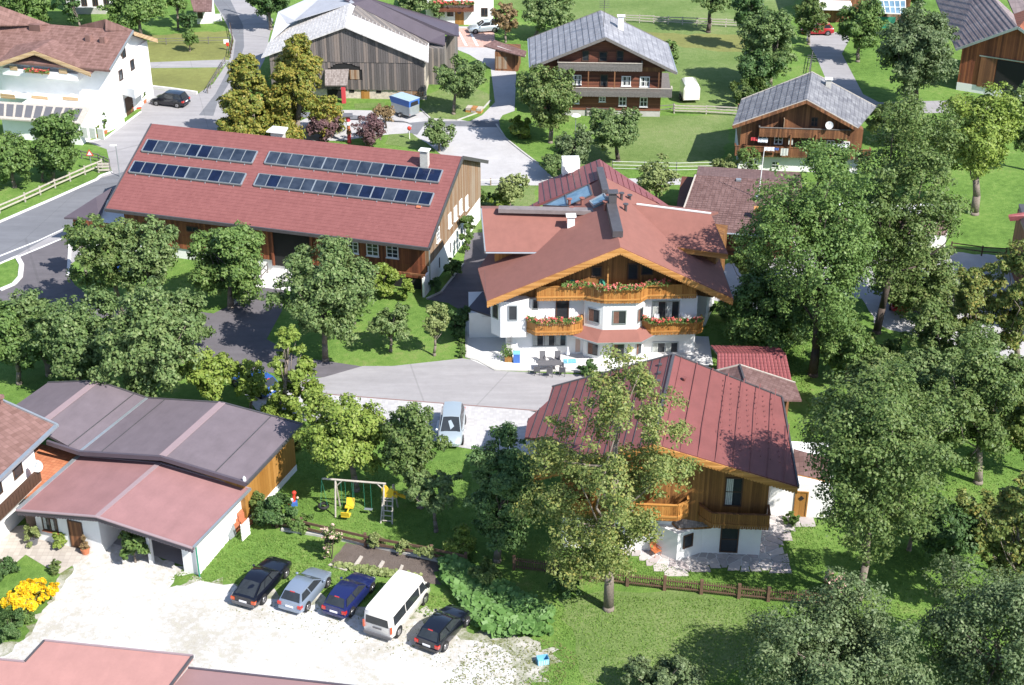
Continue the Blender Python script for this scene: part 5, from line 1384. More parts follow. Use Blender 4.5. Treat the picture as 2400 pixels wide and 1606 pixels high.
hbox((0, 800), (130, 850), vc - 1.36, .05, 'palefascia', 'rail_panel'); hbox((265, 815), (410, 855), vc - 1.36, .05, 'palefascia', 'rail_panel'); hbox((530, 825), (670, 865), vc - 1.36, .05, 'palefascia', 'rail_panel')
for q0, q1 in (((325, 695), (455, 790)), ((595, 715), (655, 800)), ((665, 715), (720, 790)), ((150, 490), (250, 550)), ((260, 490), (350, 560)), ((400, 505), (470, 560))):
    pwindow(HO, vc, z1(*q0), z1(*q1), frame='brownpaint', nx=2)
mph = rmap(HO, R.x - 1.0)
for q0, q1 in (((1120, 520), (1138, 590)), ((1020, 605), (1042, 680)), ((1045, 430), (1065, 470))):
    a = HO.g(*z1(*q0), R.x - 1.0); c = HO.g(*z1(*q1), R.x - 1.0); m_ = (a + c) / 2
    window(HO.root, mph, m_.y - .5, m_.y + .5, m_.z - .65, m_.z + .65, nx=1, frame='brownpaint')
# glazed veranda
vr = [HO.h(*z1(-40, 865), 3.6), HO.h(*z1(770, 915), 3.6), HO.h(*z1(690, 1060), 2.8), HO.h(*z1(-40, 1010), 2.8)]
vd = MB().slab(vr, .15).build('veranda_roof', M['palewood'], HO.root)
for i in range(9):
    t0, t1 = .02 + i * .105, .02 + (i + .72) * .105
    P = lambda t, s: (vr[0].lerp(vr[1], t)).lerp(vr[3].lerp(vr[2], t), s) + Vector((0, 0, .05))
    MB().slab([P(t0, .15), P(t1, .15), P(t1, .85), P(t0, .85)], .06).build('glass_panel', M['bumperg'], vd)
MB().box(vr[3].x, vr[2].x - .5, vr[2].y + .5, vc, 0, 2.6).build('veranda_wall', M['white'], HO.root)
for i in range(8):
    x = vr[3].x + 5 + i * 1.0; w_ = MB().box(x, x + .8, vr[2].y + .4, vr[2].y + .49, 1.0, 2.3).build('window', M['whitepaint'], HO.root); MB().box(x + .06, x + .74, vr[2].y + .36, vr[2].y + .4, 1.06, 2.24).build('pane', M['curtain'], w_)
# stepped white base towards the road and the entrance canopy
c_ = HO.L(G(*z1(800, 1195)))
MB().prism([Vector((xr_ - .5, vc - .2, 0)), Vector((c_.x - 2.2, c_.y + .6, 0)), Vector((c_.x, c_.y + .6, 0)), Vector((.4, vh, 0)), Vector((xr_ - .5, vh, 0))], (0, 0, 2.7)).build('ground_floor_wall', M['white'], HO.root)
MB().prism([Vector((R.x - 1.0, vh + 2, 2.9)), Vector((R.x + 1.2, vh + 1, 2.9)), Vector((R.x + 1.2, vh + 5.4, 2.9)), Vector((R.x - 1.0, vh + 6, 2.9))], (0, 0, 1.1)).build('canopy', M['white'], HO.root)
door(HO.root, rmap(HO, R.x - .99), vh + 2.4, vh + 4.2, 0, 2.2, 'brownpaint', 'metal')
for i, (q, kk, lab) in enumerate((((840, 1170), 'bright', 'green bush in a terracotta pot at the corner of the hotel'), ((895, 1140), 'green', 'dark slender shrub beside the hotel side wall'), ((1000, 1020), 'rust', 'orange flowering shrub by the hotel wall window'), ((1110, 960), 'green', 'red flowering plant by the hotel entrance'), ((1230, 880), 'green', 'tall green plant behind the hotel sign'))):
    r_ = bush(z1(*q), 1.1, [1.6, 3.0, 1.8, 1.0, 3.2][i], kk, lab, 'potted_plant', 'plant', .14, extra=('blossom_red', .1, .12) if i in (2, 3) else None)
    MB().tube((0, 0, 0), (0, 0, .4), .3, .4, 10).build('pot', M['pottery'], r_)
geraniums(HO, [(HO.f(*z1(215, 590), vc - 1.35).x, vc - 1.35), (HO.f(*z1(415, 600), vc - 1.35).x, vc - 1.35)], HO.f(*z1(215, 610), vc - 1.35).z, 'orange-red flower box on the upper balcony of the hotel', n=900, size=.16)
sg_ = Frame('notice_stand', G(*z1(1170, 930)), 20, 'white upright notice stand with a red mark by the hotel entrance', 'sign')
MB().box(-.6, .6, -.06, .06, .2, 2.9).build('panel', M['whitepaint'], sg_.root)
MB().box(-.3, .35, -.08, -.062, 2.2, 2.6).build('red_mark', M['redplastic'], sg_.root)
MB().box(-.5, .5, -.15, .15, 0, .2).build('foot', M['redplastic'], sg_.root)

# ---- weathered grey barn, top centre
GB = Frame('grey_barn', (-20, 174.8, 0), -3, 'old barn with weathered grey planks and a bleached shingle roof', 'barn')
ap = GB.f(*z2(905, 230), -.5); gl = GB.f(*z2(190, 490), -.5); gr = GB.f(*z2(1620, 530), -.5)
bk = GB.h(*z2(950, 25), ap.z); bl = GB.h(*z2(300, 200), gl.z + .6); br = GB.h(*z2(1625, 310), gr.z)
GL = [ap, bk, GB.h(*z2(330, 215), 5.6), gl]; GR = [ap, gr, br, bk]
GL[2] = onplane(GB, *z2(330, 215), [ap, bk, gl]); GR[2] = onplane(GB, *z2(1625, 310), [ap, bk, gr])
b = MB(); b.slab(GL, .15); b.slab(GR, .15); b.build('roof', M['roof_shingle'], GB.root)
courses(GB.root, 'shingle_course', GR, bk - ap, .5, M['roof_shingle'], .03, .05); courses(GB.root, 'shingle_course', GL, bk - ap, .5, M['roof_shingle'], .03, .05)
proof(GB, [[(652, 28, 8.2), (780, -30, 9.4), (830, 5, 9.4), (690, 48, 7.4), (640, 70, 6.2)], [(652, 28, 8.2), (690, 48, 7.2), (650, 62, 6.0), (632, 100, 5.4)]], 'roof_bluegrey', .12, 'rear_roof')
proof(GB, [[(800, -5, 9.6), (865, -5, 9.6), (1075, 58, 6.2), (1076, 84, 5.9), (1043, 79, 6.0), (1043, 106, 5.0), (1006, 97, 5.3), (822, 7, 9.3)]], 'roof_purple', .15, 'side_roof')
q0 = GB.f(*z2(1625, 380), 6); q1 = GB.h(*z2(1760, 400), 4.6)
MB().box(8.6, q1.x, 5.8, q1.y + 4, 0, 4.7).build('rear_wall', M['grey_boards'], GB.root)
MB().box(q1.x, q1.x + 1.0, q1.y + 2.5, q1.y + 7, 0, 5.2).build('rear_wall', M['grey_boards'], GB.root)
sG = lambda u: ap.z - (ap.z - gr.z) * (u - ap.x) / (gr.x - ap.x) if u > ap.x else ap.z - (ap.z - gl.z) * (ap.x - u) / (ap.x - gl.x)
gx0, gx1 = gl.x + .9, gr.x - .75
MB().prism([Vector((gx0, .12, 1.2)), Vector((gx1, .12, 1.2)), Vector((gx1, .12, sG(gx1) - .2)), Vector((ap.x, .12, ap.z - .2)), Vector((gx0, .12, sG(gx0) - .2))], (0, 12, 0)).build('timber_frame_wall', M['grey_boards'], GB.root)
MB().box(gx0, gx1, .2, 12, 0, 1.2).build('stone_base', M['stonewall'], GB.root)
zsp = GB.f(*z2(1000, 528), 0).z; ho0 = GB.f(*z2(755, 560), 0); ho1 = GB.f(*z2(1060, 688), 0)
hxm = (ho0.x + ho1.x) / 2; hrx = (ho1.x - ho0.x) / 2; zt_ = GB.f(*z2(900, 540), 0).z; zb2 = ho1.z
x = gx0
while x < gx1:
    w_ = random.uniform(.24, .34); xm = x + w_ / 2; tp = sG(xm) - .22
    zlo = 1.2 + random.uniform(-.06, .06)
    def pk(z0, z1, off): MB().box(x + .012, x + w_ - .012, off - .02, off + .1, z0, z1).build('plank', M['plank'], GB.root)
    if tp > zsp: pk(zsp - .06, tp, -.05)
    off = random.uniform(-.01, .02)
    if abs(xm - hxm) < hrx:
        e = zb2 + (zt_ - zb2) * (math.sqrt(max(0, 1 - ((xm - hxm) / hrx) ** 2)) * .55 + .45) + random.uniform(-.07, .07)
        if e < zsp - .1: pk(e, min(tp, zsp), off)
        pk(zlo, zb2 + random.uniform(-.03, .03), off)
    else: pk(zlo, min(tp, zsp), off)
    x += w_
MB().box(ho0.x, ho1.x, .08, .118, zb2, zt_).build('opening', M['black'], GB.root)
a = GB.f(*z2(945, 600), 0); c = GB.f(*z2(1030, 680), 0); MB().box(a.x, c.x, .0, .07, c.z, a.z).build('hatch', M['weather_wood'], GB.root)
pr = [GB.f(*z2(735, 595), -.1), GB.f(*z2(940, 590), -.1), GB.f(*z2(925, 730), -1.6), GB.f(*z2(735, 730), -1.6)]
MB().slab(pr, .12).build('porch_roof', M['oldshingle'], GB.root)
a = GB.f(*z2(885, 740), -1.5); MB().box(a.x - .15, a.x + .3, -1.7, -1.2, 0, a.z - .1).build('red_post', M['cloth_red'], GB.root)
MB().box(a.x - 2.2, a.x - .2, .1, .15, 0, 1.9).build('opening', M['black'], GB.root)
a = GB.f(*z2(1045, 790), .2); c = GB.f(*z2(1120, 880), .2); door(GB.root, wmap(GB, .2), a.x, c.x, 0, 1.15, 'ochre_wood')
for q in ((965, 800), (1195, 795)):
    a = GB.f(*z2(*q), .18); MB().box(a.x - .3, a.x + .3, .15, .19, .75, 1.1).build('window', M['black'], GB.root)
MB().box(gx1 - .1, gx1 + .3, .1, .5, 0, 4.6).build('stone_quoin', M['stonewall'], GB.root)
MB().box(GB.f(*z2(1355, 800), -.2).x, gx1, -.25, -.15, .6, 1.15).build('feed_rail', M['weather_wood'], GB.root)

# ---- old dark timber farmhouse, top centre right
zo = tile(1160, 0, 3.647)
OH = Frame('farmhouse', (10.6, 168.8, 0), -2.5, 'old dark timber farmhouse with a light grey sheet roof and three balconies', 'house')
ap = OH.f(*zo(945, 320), -1.3); gl = OH.f(*zo(300, 575), -1.3); gr = OH.f(*zo(1555, 620), -1.3)
bk = OH.h(*zo(905, 90), ap.z); bl = OH.h(*zo(285, 330), gl.z); br = OH.h(*zo(1475, 370), gr.z)
OL = [ap, bk, onplane(OH, *zo(285, 330), [ap, bk, gl]), gl]; OR = [ap, gr, onplane(OH, *zo(1475, 370), [ap, bk, gr]), bk]; bl = OL[2]; br = OR[2]
b = MB(); b.slab(OL, .16); b.slab(OR, .16); b.build('roof', M['roof_slate'], OH.root)
seams(OH.root, OL, bk - ap, .75, M['dkmetal'], .04, .035)
courses(OH.root, 'sheet_lap', OL, gl - ap, 1.6, M['roof_slate'], .02, .04); courses(OH.root, 'sheet_lap', OR, bk - ap, .8, M['roof_slate'], .03, .05)
for a, c in ((ap, gl), (ap, gr), (bk, bl), (bk, br)): MB().beam(a + Vector((0, -.02, -.12)), c + Vector((0, -.02, -.12)), .1, .32).build('barge_board', M['greywood'], OH.root)
MB().beam(gr + Vector((.05, 0, -.1)), br + Vector((.05, 0, -.1)), .12, .12).beam(gl + Vector((-.05, 0, -.1)), bl + Vector((-.05, 0, -.1)), .12, .12).build('gutter', M['metal'], OH.root)
sO = lambda u: (ap.z - (ap.z - gr.z) * (u - ap.x) / (gr.x - ap.x) if u > ap.x else ap.z - (ap.z - gl.z) * (ap.x - u) / (ap.x - gl.x)) - .25
gable_wall(OH, -7.0, 7.0, 0, 9, .75, ap.x, sO, 'dark_wood', 'timber_wall')
MB().box(-7.0, 7.0, .06, 9, 0, .75).build('plinth', M['concrete'], OH.root)
def pbal(F, path, q, mat, rail, v=-.9, h=None, z0=None, **k):
    zb0 = F.f(*q[0], v).z; zb1 = F.f(*q[1], v).z
    balcony(F.root, path, zb1 + .15, zb0, mat, rail, 0, **k)
pbal(OH, [(-5.2, -1.0), (4.6, -1.0)], (zo(900, 540), zo(900, 605)), 'greywood', 'palewood', -1.0)
pbal(OH, [(-7.0, -1.0), (8.2, -1.0)], (zo(1000, 755), zo(1000, 825)), 'greywood', 'palewood', -1.0)
MB().box(7.0, 8.2, -1.0, 7, OH.f(*zo(1000, 825), -1).z + .1, OH.f(*zo(1000, 825), -1).z + .25).build('side_gallery', M['greywood'], OH.root)
MB().box(-7.3, 7.3, -.12, -.02, OH.f(*zo(1000, 600), -.1).z - .1, OH.f(*zo(1000, 575), -.1).z + .05).build('beam', M['brown_wood'], OH.root)
for q in (480, 800, 1025, 1405):
    a = OH.f(*zo(q, 610), -.95); c = OH.f(*zo(q, 750), -.95); MB().box(a.x - .07, a.x + .07, -1.0, -.86, c.z, a.z).build('post', M['brown_wood'], OH.root)
for q0, q1 in (((480, 665), (558, 715)), ((665, 640), (738, 722)), ((1083, 650), (1160, 735)), ((1240, 655), (1320, 742)), ((1060, 825), (1122, 903)), ((1240, 830), (1302, 912)), ((890, 825), (945, 870)), ((660, 815), (720, 885))):
    pwindow(OH, 0, zo(*q0), zo(*q1), nx=2, ny=2, sill='whitepaint', curtain='curtain' if q0[1] < 800 else None)
for q0, q1 in (((900, 635), (965, 740)), ((890, 440), (960, 530)), ((745, 430), (805, 525)), ((1040, 430), (1100, 525))):
    pwindow(OH, 0, zo(*q0), zo(*q1), frame='brownpaint', nx=1)
cc = OH.pl(*zo(1075, 240), lambda u, v: sO(u) + .25); chimney(OH.root, cc.x, cc.y, cc.z - .4, cc.z + 1.3, .7, .6, 'white', 'whitepaint')
cc = OH.h(*zo(930, 230), ap.z); an = MB().tube(cc, cc + Vector((0, 0, 3.2)), .035)
for k in range(4): an.tube(cc + Vector((-.6, 0, 2.3 + k * .25)), cc + Vector((.6, .1, 2.3 + k * .25)), .02)
an.build('aerial', M['dkmetal'], OH.root)

# ---- brown chalet at the right with washing on the balcony
zq = tile(1660, 0, 3.166)
RH = Frame('chalet', (31, 151.6, 0), -5, 'brown timber chalet with grey patched roof, white ground floor and washing on the balcony', 'house')
ap = RH.f(*zq(730, 740), -1.3); gl = RH.f(*zq(180, 930), -1.3); gr = RH.f(*zq(1110, 950), -1.3)
bk = RH.h(*zq(770, 535), ap.z); bl = RH.h(*zq(245, 740), gl.z); br = RH.h(*zq(1245, 790), gr.z)
RL = [ap, bk, onplane(RH, *zq(245, 740), [ap, bk, gl]), gl]; RR = [ap, gr, onplane(RH, *zq(1245, 790), [ap, bk, gr]), bk]; bl = RL[2]; br = RR[2]
b = MB(); b.slab(RL, .16); b.slab(RR, .16); b.build('roof', M['roof_slate2'], RH.root)
seams(RH.root, RL, bk - ap, .7, M['dkmetal'], .04, .04)
courses(RH.root, 'sheet_lap', RL, gl - ap, .9, M['roof_slate2'], .03, .05); courses(RH.root, 'sheet_lap', RR, bk - ap, .5, M['roof_slate2'], .03, .05)
for a, c in ((ap, gl), (ap, gr)):
    MB().beam(a + Vector((0, -.04, -.22)), c + Vector((0, -.04, -.22)), .08, .36).build('barge_board', M['brown_wood'], RH.root)
    MB().beam(a + Vector((0, -.05, .02)), c + Vector((0, -.05, .02)), .08, .07).build('edge_trim', M['palewood'], RH.root)
MB().beam(bk + Vector((0, 0, .03)), bl + Vector((0, 0, .03)), .1, .08).beam(bk + Vector((0, 0, .03)), br + Vector((0, 0, .03)), .1, .08).build('edge_trim', M['palewood'], RH.root)
sR_ = lambda u: (ap.z - (ap.z - gr.z) * (u - ap.x) / (gr.x - ap.x) if u > ap.x else ap.z - (ap.z - gl.z) * (ap.x - u) / (ap.x - gl.x)) - .25
MB().box(-6.3, 6.6, 0, 8, 0, 2.0).build('wall', M['white'], RH.root)
gable_wall(RH, -6.3, 6.7, -.05, 8, 2.0, ap.x, sR_, 'brown_wood', 'timber_wall')
pbal(RH, [(-6.8, -.7), (7.6, -.7)], (zq(400, 1100), zq(400, 1170)), 'brown_wood', 'brown_wood', -1.1)
pbal(RH, [(-4.4, -.9), (5.2, -.9)], (zq(650, 955), zq(650, 1020)), 'brown_wood', 'greywood', -.9)
for q in (290, 615, 805):
    a = RH.f(*zq(q, 1000), -1.0); c = RH.f(*zq(q, 1100), -1.0); MB().box(a.x - .08, a.x + .08, -1.1, -.95, c.z, a.z).build('post', M['brown_wood'], RH.root)
for q0, q1, fr_ in (((372, 1005), (430, 1060), 'whitepaint'), ((492, 1005), (550, 1072), 'whitepaint'), ((685, 1020), (750, 1110), 'brownpaint'), ((880, 1040), (930, 1100), 'whitepaint'), ((990, 1050), (1045, 1110), 'whitepaint'), ((765, 870), (810, 940), 'brownpaint'), ((325, 1185), (360, 1240), 'whitepaint'), ((470, 1195), (525, 1250), 'whitepaint')):
    pwindow(RH, -.05 if q0[1] < 1150 else 0, zq(*q0), zq(*q1), frame=fr_, nx=2, ny=2)
MB().box(-1.9, -1.8, -.9, -.05, 4.2, 6.3).build('partition', M['weather_wood'], RH.root)
cc = RH.pl(*zq(885, 680), lambda u, v: sR_(u) + .25); chimney(RH.root, cc.x, cc.y, cc.z - .3, cc.z + 1.3, .6, .55, 'concrete', 'whitepaint')
cc = RH.pl(*zq(825, 650), lambda u, v: sR_(u) + .25); MB().box(cc.x - .3, cc.x + .3, cc.y - .2, cc.y + .2, cc.z, cc.z + .2).build('roof_hatch', M['redplastic'], RH.root)
cc = RH.h(*zq(752, 600), ap.z); an = MB().tube(cc, cc + Vector((0, 0, 3.0)), .035)
for k in range(4): an.tube(cc + Vector((-.5, 0, 2.1 + k * .25)), cc + Vector((.5, .1, 2.1 + k * .25)), .02)
an.build('aerial', M['dkmetal'], RH.root)
cc = RH.f(*zq(900, 930), -1.2)
d2 = Frame('satellite_dish', RH.root.location + RH.U * cc.x + RH.V * -1.2 + Vector((0, 0, cc.z - .4)), -5, 'white satellite dish on the upper balcony of the brown chalet', 'satellite dish')
dish(d2, .42, mast=.4, yaw=-.3)
def laundry(F, q0, q1, v, mat, label, nm='washing'):
    a = F.f(*q0, v); c = F.f(*q1, v); w = F.o + F.U * a.x + F.V * v
    r = Frame(nm, (w.x, w.y, c.z), math.degrees(F.yaw), label, 'laundry', 'washing hung on the brown chalet balcony')
    n = 5; L_ = c.x - a.x; b = MB()
    for i in range(n):
        x0 = L_ * i / n; x1 = L_ * (i + 1) / n
        b.prism([Vector((x0, .03 * (i % 2), random.uniform(0, .12))), Vector((x1, .03 * ((i + 1) % 2), random.uniform(0, .12))), Vector((x1, .03 * ((i + 1) % 2), a.z - c.z)), Vector((x0, .03 * (i % 2), a.z - c.z))], (0, .02, 0))
    b.build('cloth', M[mat], r.root)
for q in (((318, 1020), (365, 1050), -.7, 'cloth_red', 'red cloth drying behind the left part of the chalet balcony'), ((370, 1025), (440, 1062), -.7, 'cloth_white', 'white washing beside the red cloth on the chalet balcony'), ((415, 1092), (490, 1125), -1.2, 'cloth_white', 'small white items over the chalet balcony rail'), ((492, 1098), (522, 1122), -1.2, 'cloth_blue', 'dark blue cloth over the chalet balcony rail'), ((540, 1102), (590, 1160), -1.2, 'curtain', 'beige towel over the chalet balcony rail'), ((598, 1030), (625, 1078), -.7, 'curtain', 'pale garment hanging by the chalet balcony post'), ((925, 1068), (1030, 1148), -1.25, 'cloth_white', 'large white sheet over the right end of the chalet balcony')):
    laundry(RH, zq(*q[0]), zq(*q[1]), *q[2:])

# ---- brown roofed house in the middle right
BR = Frame('bungalow', G(1700, 600), -9.5, 'low house with a brown tiled roof and a white flag mast behind the tall trees', 'house')
rz, ez = 4.6, 2.9
p0 = BR.h(1632, 407, rz); p1 = BR.h(1796, 426, rz); p2 = BR.h(1684, 541, ez); p3 = BR.h(1793, 555, ez)
vr_ = (p0.y + p1.y) / 2; ve_ = (p2.y + p3.y) / 2; xr_ = p1.x + 3.5; xl_ = BR.h(1592, 500, ez + .5).x
bb = [Vector((xl_, ve_, ez)), Vector((xr_, ve_, ez)), Vector((xr_, vr_, rz)), Vector((p0.x, vr_, rz))]
MB().slab(bb, .2).slab([Vector((p0.x, vr_, rz)), Vector((xr_, vr_, rz)), Vector((xr_, vr_ + 5, rz - 1)), Vector((p0.x, vr_ + 5, rz - 1))], .2).build('roof', M['roof_brown'], BR.root)
courses(BR.root, 'tile_course', bb, (1, 0, 0), .38, M['roof_brown'], .035, .06)
seams(BR.root, bb, bb[3] - bb[0], .45, M['roof_brown'], .04, .05, 'tile_roll')
MB().tube(bb[0] + Vector((0, -.1, -.05)), bb[1] + Vector((0, -.1, -.05)), .09).build('gutter', M['metal'], BR.root)
MB().beam(bb[0] + Vector((-.05, 0, 0)), bb[3] + Vector((-.05, 0, 0)), .14, .2).build('barge_board', M['palewood'], BR.root)
MB().box(p0.x - 1.6, xr_ - .6, ve_ + 1.2, vr_ + 4, 0, 2.75).build('wall', M['dark_wood'], BR.root)
cc = BR.pl(1774, 512, lambda u, v: ez + (rz - ez) * (v - ve_) / (vr_ - ve_)); chimney(BR.root, cc.x, cc.y, cc.z - .2, cc.z + .9, .5, .5, 'brownpaint', 'fascia')
cc = BR.pl(1731, 424, lambda u, v: ez + (rz - ez) * (v - ve_) / (vr_ - ve_)); MB().box(cc.x - .25, cc.x + .25, cc.y - .2, cc.y + .2, cc.z, cc.z + .2).build('vent', M['metal'], BR.root)
cc = BR.pl(1777, 465, lambda u, v: ez + (rz - ez) * (v - ve_) / (vr_ - ve_))
tp = BR.f(1792, 345, cc.y)
MB().tube(cc, tp, .06, .035).build('mast', M['whitepaint'], BR.root); MB().box(cc.x - .25, cc.x + .25, cc.y - .2, cc.y + .2, cc.z - .05, cc.z + .25).build('mast_foot', M['metal'], BR.root)
# long white outbuilding behind the two giant trees
WO = Frame('white_outbuilding', G(2130, 577), -4, 'low white outbuilding with a small brown-grey roof glimpsed behind the giant trees', 'outbuilding')
proof(WO, [[(1960, 500, 3.6), (2229, 513, 3.6), (2217, 549, 2.6), (1960, 545, 2.6)]], 'roof_brown', .16)
a = WO.L(G(2045, 577)); c = WO.L(G(2211, 574)); MB().box(a.x - 3, c.x, a.y, a.y + 5, 0, 2.5).build('wall', M['white'], WO.root)
# parked-car shelter / building at the far right edge
RE = Frame('edge_building', G(2400, 700), -8, 'dark timber building with a red tiled roof at the right edge', 'building')
proof(RE, [[(2364, 503, 6.6), (2600, 470, 6.6), (2600, 495, 6.0), (2368, 514, 6.0)]], 'roof_tile', .2)
a = RE.L(G(2374, 650)); c = RE.L(G(2440, 800))
MB().prism([Vector((a.x, a.y, 0)), Vector((c.x, c.y, 0)), Vector((c.x + 12, c.y, 0)), Vector((c.x + 12, a.y + 3, 0)), Vector((a.x, a.y + 3, 0))], (0, 0, 5.7)).build('wall', M['brown_wood'], RE.root)
MB().slab([Vector((a.x - .3, a.y - .4, 5.95)), Vector((c.x - .5, c.y - .8, 5.95)), Vector((c.x + 12, c.y - .8, 5.95)), Vector((c.x + 12, a.y + 3, 6.2)), Vector((a.x, a.y + 3, 6.2))], .18).build('lower_roof', M['dkmetal'], RE.root)
MB().box(a.x + .1, a.x + 3, a.y - .3, a.y - .1, 2.6, 3.5).build('balcony', M['red_wood'], RE.root)
# ---- barn top right
TB = Frame('timber_barn', G(2244, 190), -22, 'red-brown timber barn with an open doorway at the upper right', 'barn')
aw = 9.2; ew = 5.4
A_ = TB.h(2386, 63, aw); Bk = TB.h(2333, 0, aw); Eg = TB.h(2240, 115, ew); Ebk = TB.h(2208, 0, ew)
dirn = (A_ - Eg)
Rg = Vector((2 * A_.x - Eg.x, 2 * A_.y - Eg.y, ew)); Rk = Vector((2 * Bk.x - Ebk.x, 2 * Bk.y - Ebk.y, ew))
up_ = (Bk - A_) * .8
TL = [A_, Eg, Ebk + up_, Bk + up_]
b = MB(); b.slab(TL, .18); b.slab([A_, Rg, Rk + up_, Bk + up_], .18); b.build('roof', M['roof_barn'], TB.root)
seams(TB.root, TL, Bk - A_, .55, M['roof_purple'], .05, .06)
MB().beam(A_ + Vector((0, -.03, -.1)), Eg + Vector((0, -.03, -.1)), .1, .3).beam(A_ + Vector((0, -.03, -.1)), Rg + Vector((0, -.03, -.1)), .1, .3).build('barge_board', M['metal'], TB.root)
fd = Vector((A_.x - Eg.x, A_.y - Eg.y, 0)).normalized(); bd = Vector((-fd.y, fd.x, 0))
W0 = Vector((Eg.x, Eg.y, 0)) + fd * .6 + bd * .9; Lw = (Vector((A_.x, A_.y, 0)) - Vector((Eg.x, Eg.y, 0))).length
pt = lambda a, z, o=0: W0 + fd * a - bd * o + Vector((0, 0, z))
sT = (aw - ew) / Lw
MB().prism([pt(0, 1), pt(2 * Lw - 1.2, 1), pt(2 * Lw - 1.2, ew - .15), pt(Lw - .6, aw - .2), pt(0, ew + .1)], bd * 10).build('timber_wall', M['red_wood'], TB.root)
MB().prism([pt(-.02, 0, .02), pt(2 * Lw, 0, .02), pt(2 * Lw, 1, .02), pt(-.02, 1, .02)], bd * 9.9).build('plinth', M['white'], TB.root)
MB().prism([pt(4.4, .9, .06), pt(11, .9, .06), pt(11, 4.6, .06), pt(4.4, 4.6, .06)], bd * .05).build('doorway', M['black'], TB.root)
MB().prism([pt(2.4, .9, .14), pt(4.3, .9, .14), pt(4.3, 4.7, .14), pt(2.4, 4.7, .14)], bd * .06).build('sliding_door', M['brown_wood'], TB.root)
MB().prism([pt(2.2, 4.72, .16), pt(11, 4.72, .16), pt(11, 4.85, .16), pt(2.2, 4.85, .16)], bd * .08).build('door_rail', M['metal'], TB.root)
# ---- small shed by the yard
SS = Frame('yard_shed', G(*zo(0, 605)), -6, 'small brown shed with a mono-pitch roof left of the old farmhouse', 'shed')
MB().box(0, 3.0, 0, 3.5, 0, 2.5).build('wall', M['brown_wood'], SS.root)
MB().box(.1, 1.6, -.05, -.01, .3, 1.9).build('panel', M['weather_wood'], SS.root)
proof(SS, [[(1133, 107, 3.1), (1160, 94, 3.4), (1234, 120, 2.8), (1230, 133, 2.4)]], 'roof_brown', .14)
MB().beam(SS.h(1165, 109, 3.0), SS.h(1232, 131, 2.4), .08, .12).build('edge_trim', M['whitepaint'], SS.root)
# ---- white farmhouse with flower balcony, top centre
FW = Frame('white_farmhouse', G(1075, 58), 0, 'white farmhouse with an arched wooden door and flower balcony at the top edge', 'house')
a = FW.f(*z2(1600, 180), 0); c = FW.f(*z2(2170, 160), 0)
MB().box(a.x, c.x, 0, 9, 0, 7).build('wall', M['white'], FW.root)
m_ = FW.f(*z2(1885, 150), 0); MB().tube((m_.x, .05, 1.7), (m_.x, -.06, 1.7), .62, n=20).box(m_.x - .62, m_.x + .62, -.05, .05, 0, 1.7).build('door', M['ochre_wood'], FW.root)
MB().tube((m_.x, .0, 1.8), (m_.x, -.09, 1.8), .3, n=12).build('door_pane', M['glass'], FW.root)
fb = FW.f(*z2(1600, 60), -1.0); fc = FW.f(*z2(2005, 30), -1.0)
balcony(FW.root, [(fb.x + 1, -1), (fc.x, -1)], fc.z - 1.0, fc.z - .1, 'dark_wood', 'brown_wood', 0)
geraniums(FW, [(fb.x + 1, -1.1), (fc.x, -1.1)], fc.z - .1, 'red and pink flower boxes on the white farmhouse balcony at the top edge', n=1500, size=.2)
for xx in (-3.5, -1.6, 3.2): window(FW.root, wmap(FW, 0), xx, xx + .9, 1.2, 2.4, nx=2, frame='brownpaint')
# other houses cut by the top edge
TH1 = Frame('gatehouse', G(460, 60), 8, 'small white house with a brown tiled roof beside the road at the top edge', 'house')
proof(TH1, [[(438, -30, 5), (500, -40, 5), (496, 26, 2.9), (454, 26, 2.9)]], 'roof_brown', .16)
a = TH1.L(G(462, 58)); c = TH1.L(G(520, 58)); MB().box(a.x, TH1.h(494, 30, 2.8).x, a.y + .3, a.y + 5, 0, 2.75).build('wall', M['white'], TH1.root)
MB().box(TH1.h(494, 30, 2.8).x, c.x, a.y + 1.2, a.y + 1.4, 0, 1.0).build('garden_wall', M['white'], TH1.root)
window(TH1.root, wmap(TH1, a.y + .3), a.x + .2, a.x + .9, .8, 2, nx=1, frame='brownpaint')
TH2 = Frame('white_house', G(195, 38), 0, 'white house glimpsed between the trees at the top left edge', 'house')
a = TH2.L(G(150, 38)); c = TH2.L(G(245, 38)); MB().box(a.x, c.x, 2, 9, 0, 6).build('wall', M['white'], TH2.root)
proof(TH2, [[(140, -60, 6.5), (260, -60, 6.5), (262, -20, 6), (138, -20, 6)]], 'roof_brown', .2)
for k in range(4): window(TH2.root, wmap(TH2, 2), a.x + .6 + k * 1.6, a.x + 1.4 + k * 1.6, .9, 2.0, frame='brownpaint')
MB().box(a.x, c.x, 1.0, 1.2, 0, .9).build('garden_wall', M['concrete'], TH2.root)
TH3 = Frame('greenhouse_house', G(2070, 62), -4, 'brown house with a glazed lean-to roof and green netting at the top right', 'house')
a = TH3.L(G(1915, 60)); c = TH3.L(G(2130, 60)); MB().box(a.x, c.x, 1.5, 10, 0, 6).build('wall', M['brown_wood'], TH3.root)
MB().box(a.x, a.x + 4.5, -.2, 1.5, 2.2, 3.1).build('balcony', M['whitepaint'], TH3.root)
gz = [TH3.h(*zq(*q), w) for q, w in (((1215, 5), 4.2), ((1462, 5), 4.2), ((1465, 105), 3.0), ((1240, 95), 3.0))]
gg = MB()
for i in range(7): gg.beam(gz[0].lerp(gz[1], i / 6), gz[3].lerp(gz[2], i / 6), .1, .1)
gg.beam(gz[0], gz[1], .12, .12).beam(gz[3], gz[2], .12, .12).beam(gz[0].lerp(gz[3], .5), gz[1].lerp(gz[2], .5), .08, .08)
g_ = gg.build('glazing_frame', M['whitepaint'], TH3.root)
